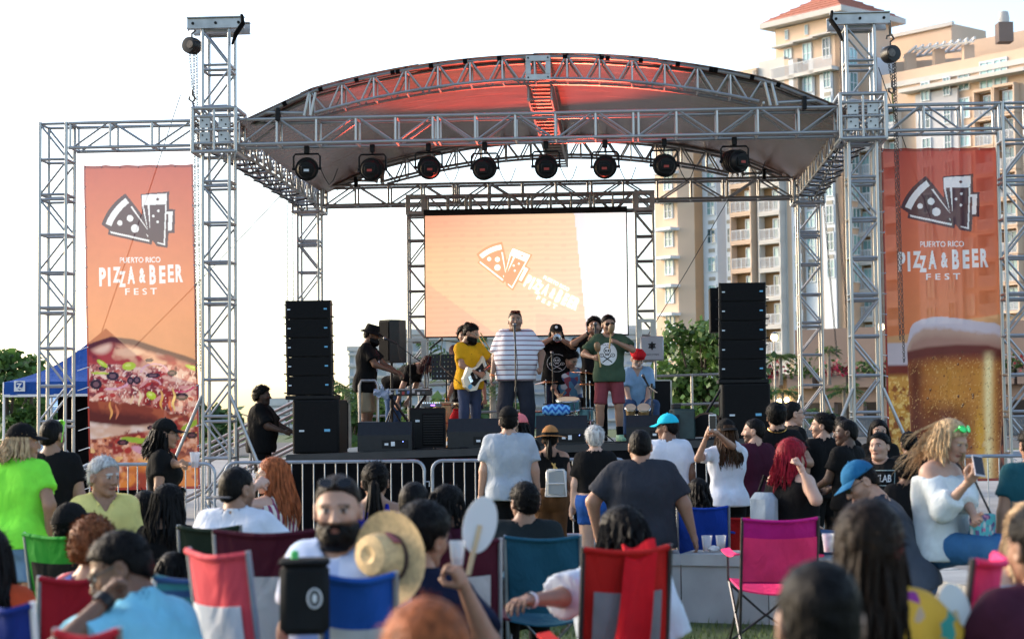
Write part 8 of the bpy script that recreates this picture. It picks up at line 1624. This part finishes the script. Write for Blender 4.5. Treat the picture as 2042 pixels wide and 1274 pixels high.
def stars(x, z):
    C = nanc(len(x))
    for i in range(7):
        for j in range(5):
            cx, cz = -.9 + .3 * i + .15 * (j % 2), -.8 + .4 * j; a = np.arctan2(z - cz, x - cx); r = np.sqrt((x - cx) ** 2 + (z - cz) ** 2); C[r < .055 + .035 * np.cos(5 * a + 1.57)] = (.30, .50, .62)
    return C
V, Fc = nets(lambda P: smin(cap(P, p.pel - p.rt * .078, p.pel + p.rt * .078, .128), smin(cap(P, p.hip['L'], p.kn['L'], .112, .085), cap(P, p.hip['R'], p.kn['R'], .112, .085), .03), .05), p.pel - .5, p.pel + .25, .02); p.decal(stars, (0, -.16), (.34, .36), 90, 'star_print', True, tgt=(V, Fc)); p.decal(stars, (0, -.16), (.30, .36), 80, 'star_print', tgt=(V, Fc))
aud('bald man partly hidden behind the man in star-print shorts', 1676, 829, 17.8, BK, rot=10, skin='brown', hk='buzz'); aud('dark-haired woman looking out over the shoulder of the man in the slogan shirt', 1752, 836, 17.6, BK, rot=172, fem=True, skin='light', hk='long', hairlen=.24, fine=True, head=(6, 0))
p = aud('man in a black t-shirt with a white boxed slogan, facing the camera', 1754, 862, 14.2, BK, sk=dict(ease=.024), rot=152, skin='light', hk='short', head=(-8, 2), g=1.16, fat=1, fine=True)
def lab(x, z):
    C = nanc(len(x)); e = (np.abs(x) < .98) & (np.abs(z) < .95); C[e & ((np.abs(x) > .93) | (np.abs(z) > .82))] = (.35, .45, .45); C[raster_text('BOXLAB', x, z, 1.5, .9, .05, -.05, bold=.03)] = (.62, .64, .66); C[raster_text('SUPPORT', x, z, .5, .2, -.55, .6)] = (.4, .42, .44); return C
p.decal(lab, (-.02, .36), (.32, .16), 110)
p = aud('person in a black cap low in front of the beer banner', 1812, 862, 16.4, BK, rot=0, skin='tan', hk='short', hat=True); p.cap_hat(BK); aud('curly-haired boy in black in front of the woman in white', 1806, 912, 13.2, BK, rot=6, skin='brown', hk='curly', h=None)
p = aud('man in a blue cap and grey t-shirt leaning forward', 1696, 921, 9.8, F_('greytee', (.055, .065, .085)), DN, dict(ease=.022), sit=1, rot=72, lean=22, skin='light', hk='short', hat=True, beard=.3, head=(26, -12), fine=True, g=1.1, L=(-.12, .52, .12, -.5, .2, -1), Rr=(.1, .40, .06)); p.cap_hat(F_('capblue', (.015, .11, .24))); p.glasses(FRAMEB, SHADE)
wt = p = aud('woman in a white off-shoulder top and blue jeans sitting on the wall', 1905, 836, 10.9, F_('offwhite', (.58, .62, .62)), F_('brightdenim', (.035, .12, .26)), dict(off=True, sleeve=1.45, ease=.026, hem=-.10, fold=.012, sleeveflare=.014), rot=-128, sit=1, h=1.70, fem=True, g=1.20, skin='light', hair='blond', hk='long', hairlen=.16, fine=True, head=(-6, -22), Rr=('w', 1930, 962, 10.55, .3, .2, -1), L=('w', 1960, 1060, 10.5, -.4, .2, -1), Rh='pinch', Lh='relaxed', Rpalm=(-.3, -.2, 1)); p.glasses(mat('mirror_green', (.05, .75, .15), .2, .4), mat('mirror_green', 0), top=True, name='sunglasses', r=.004)
g = random.Random(4); b = MB()
for i in range(70):                                        # hair blown to the side by the wind
    q = p.hw((g.uniform(-.06, .06), -.10, g.uniform(-.09, .08))); q = p.loc(q); L = g.uniform(.08, .26); sp = g.gauss(0, .5); ph_ = g.uniform(0, 6); b.tube([q + Vector((-L * t, .04 * t, (-.30 + .45 * sp) * L * t - .12 * t * t + .02 * math.sin(ph_ + 5 * t) * t + g.uniform(-.01, .01))) for t in (0, .2, .4, .6, .8, 1)], [.0035, .004, .0035, .003, .002, .0005], 3, False)
o = b.build('windblown_hair', hair_mat('blond'), p.o, smooth=True)
ph = thing('phone', 'pale phone in the hand of the woman in the white top', 'phone', M=Matrix.Translation(p.loc(p.wr['R'] + (p.wr['R'] - p.el['R']) / np.linalg.norm(p.wr['R'] - p.el['R']) * .11 + V3(0, 0, .03))) @ Matrix.Rotation(R(60), 4, 'X') @ Matrix.Rotation(R(20), 4, 'Y')); part('case', mat('phone_pink', (.55, .50, .52), .4), ph, lambda b: b.box((-.036, -.07, -.004), (.036, .07, .004), None, .003)); part('screen', mat('phone_screen', 0), ph, lambda b: b.box((-.031, -.06, .0045), (.031, .06, .0055)))
pu = thing('patterned_purse', 'small teal and pink woven purse in the lap of the woman in white', 'purse', M=p.M @ Matrix.Translation(Vector((-.02, .27, p.pel[2] + .10)) * p.k)); part('pouch', floral('woven_purse', (.10, .42, .42), [(.55, .20, .28), (.55, .55, .52), (.14, .09, .20)], 34), pu, lambda b: b.box((-.14, -.03, -.09), (.14, .03, .09), None, .012)); part('strap', RUBBER, pu, lambda b: b.tube([(-.13, 0, .08), (-.05, -.06, .28), (.0, -.18, .42)], .007, 5), True)
p = aud('woman with long dark brown hair in a mustard floral top, seen from behind', 1732, 1006, 4.9, floral('mustard_floral', (.62, .34, .03), [(.28, .03, .22), (.04, .28, .24), (.45, .30, .2)], 20), DN, dict(ease=.02, sleeve=.5), sit=1, fem=True, rot=-12, skin='light', hair='dbrown', hk='long', hairlen=.46, hairth=.026, fine=True, g=1.05, Rr=(.34, .30, .10, 1, -.2, -.6), head=(-6, 0))
fn = thing('paper_fan', 'white paper fan held low beside the mustard floral top', 'fan', M=Matrix.Translation(at(1904, 1216, 5.45)) @ Matrix.Rotation(R(-12), 4, 'Y') @ Matrix.Scale(1.12, 4)); part('fan_face', MATS['fan_card'], fn, lambda b: b.prism([(.042 * math.cos(a), .075 * math.sin(a)) for a in np.linspace(0, 6.1, 32)], -.002, .002, Matrix(((1, 0, 0, 0), (0, 0, 1, 0), (0, 1, 0, 0), (0, 0, 0, 1))))); part('stick', MATS['fan_stick'], fn, lambda b: b.box((-.006, -.007, -.15), (.006, -.003, 0)))
aud('blurred head of a balding man with dark hair close to the camera', 1632, 1116, 3.35, NV, sit=1, rot=0, skin='light', hair='black', hk='thin', fine=True, g=1.1); aud('blurred top of an orange-haired head close to the camera', 850, 1204, 3.25, NV, sit=1, h=1.6, fem=True, rot=4, skin='fair', hair='orange', hk='long', hairlen=.2, hairth=.022, fine=True)
aud('person in a maroon t-shirt at the lower right edge', 2072, 1010, 4.9, F_('maroon2', (.05, .012, .025)), sit=1, rot=20, skin='tan', hk='short', fine=True, g=1.2, L=(-.22, .40, .02)); aud('man in a dark teal t-shirt cut off by the right edge', 2058, 850, 9.8, F_('tealtee', (.012, .07, .09)), rot=8, skin='tan', hk='short', g=1.2, fine=True); aud('fair woman with blond hair and bare shoulder at the right edge', 2052, 1000, 6.4, F_('paleblue', (.30, .36, .45)), sit=1, fem=True, rot=10, skin='fair', hair='blond', hk='long', hairlen=.22, sk=dict(sleeve=0, strap=True), fine=True)
p = aud('man in glasses and a black t-shirt sitting in the teal chair', 1046, 961, 10.2, F_('blacktee', (.012, .017, .019)), sit=1, rot=6, skin='olive', hk='short', head=(18, 0), g=1.28, sw=1.05, fine=True); p.glasses(FRAMEB)
p = aud('dark-haired woman in a white t-shirt sitting in the red chair', 1238, 1012, 7.1, F_('whitetee', (.50, .56, .64)), DN, dict(sleeve=.95, ease=.03, sleeveflare=.03), sit=1, fem=True, rot=16, skin='olive', hair='black', hk='long', hairlen=.13, hairth=.018, head=(20, -4), fine=True, g=1.2, L=('w', 1012, 1210, 6.5, -.3, -.4, -1), Lh='relaxed', Lp=(0, 0, -1)); part('wristwatch', HEXW, p.o, lambda b: b.lathe([(.034, -.012), (.034, .012)], 12, Matrix.Translation(Vector(p.wr['L'] * p.k)) @ Vector(p.wr['L'] - p.el['L']).to_track_quat('Z', 'Y').to_matrix().to_4x4(), False), True)
# ------------------------------------------------------------------ small things
wz = .532
for px, lab_, fl in ((1409, 'clear cup with a little beer on the wall, nearer the man in slate', .3), (1437, 'clear cup of beer on the wall beside a crumpled napkin', .5)): q = at(px, 1094, 14.05); cup(Vector((q.x, 14.02, wz)), lab_, (.62, .34, .05), 1.0, fl)
nk = thing('napkin', 'crumpled white napkin on the wall beside the beer cups', 'napkin', M=Matrix.Translation((at(1424, 1094, 13.98).x, 13.98, wz))); V, Fc = nets(lambda P: ell(P, (0, 0, .022), (.045, .03, .024)) + .007 * wob(P, 110, 2), (-.08, -.06, -.02), (.08, .06, .07), .007); inst('paper', mesh_np('paper', V, Fc, WHITEP), nk, W[nk])
q = at(1652, 1100, 12.2); cup(Vector((q.x, 12.2, q.z)), 'clear cup in the armrest of the hot pink chair', (.5, .4, .42), 1.0, .3)
cb_ = thing('cooler_bag', 'black cooler bag with a round white emblem hanging on a chair', 'bag', M=Matrix.Translation(at(608, 1262, 5.9)) @ Matrix.Rotation(R(6), 4, 'Z') @ Matrix.Scale(1.1, 4)); part('pouch', F_('bagblack', (.012, .013, .014)), cb_, lambda b: b.box((-.075, -.06, 0), (.075, .06, .21), None, .02), True); part('lid', F_('bagblack', 0), cb_, lambda b: b.box((-.078, -.063, .205), (.078, .063, .225), None, .01), True); part('emblem', HEXW, cb_, lambda b: [b.tube([(.03 + .02 * math.cos(a), -.0625, .11 + .028 * math.sin(a)) for a in np.linspace(0, 6.2832, 17)], .003, 4), b.sphere((.03, -.0625, .11), (.008, .002, .015), 8, 5)]); part('bottle_top', mat('bottle_green', (.05, .5, .12), .4), cb_, lambda b: b.lathe([(.012, .22), (.012, .245), (.004, .25)], 10, Matrix.Translation((-.03, 0, 0))))
wbot = thing('wine_bottle', 'dark bottle on the wall beside the teal-shirted man', 'bottle', M=Matrix.Translation((at(1990, 1045, 10.6).x + .05, 10.3, .53))); part('glass', glassy('dark_glass', (.01, .02, .02), .05, .95), wbot, lambda b: b.lathe([(.036, 0), (.037, .18), (.015, .24), (.014, .30)], 14), True); part('foil', mat('red_foil', (.35, .02, .03), .3, .4), wbot, lambda b: b.lathe([(.0155, .25), (.0155, .305)], 12), True)
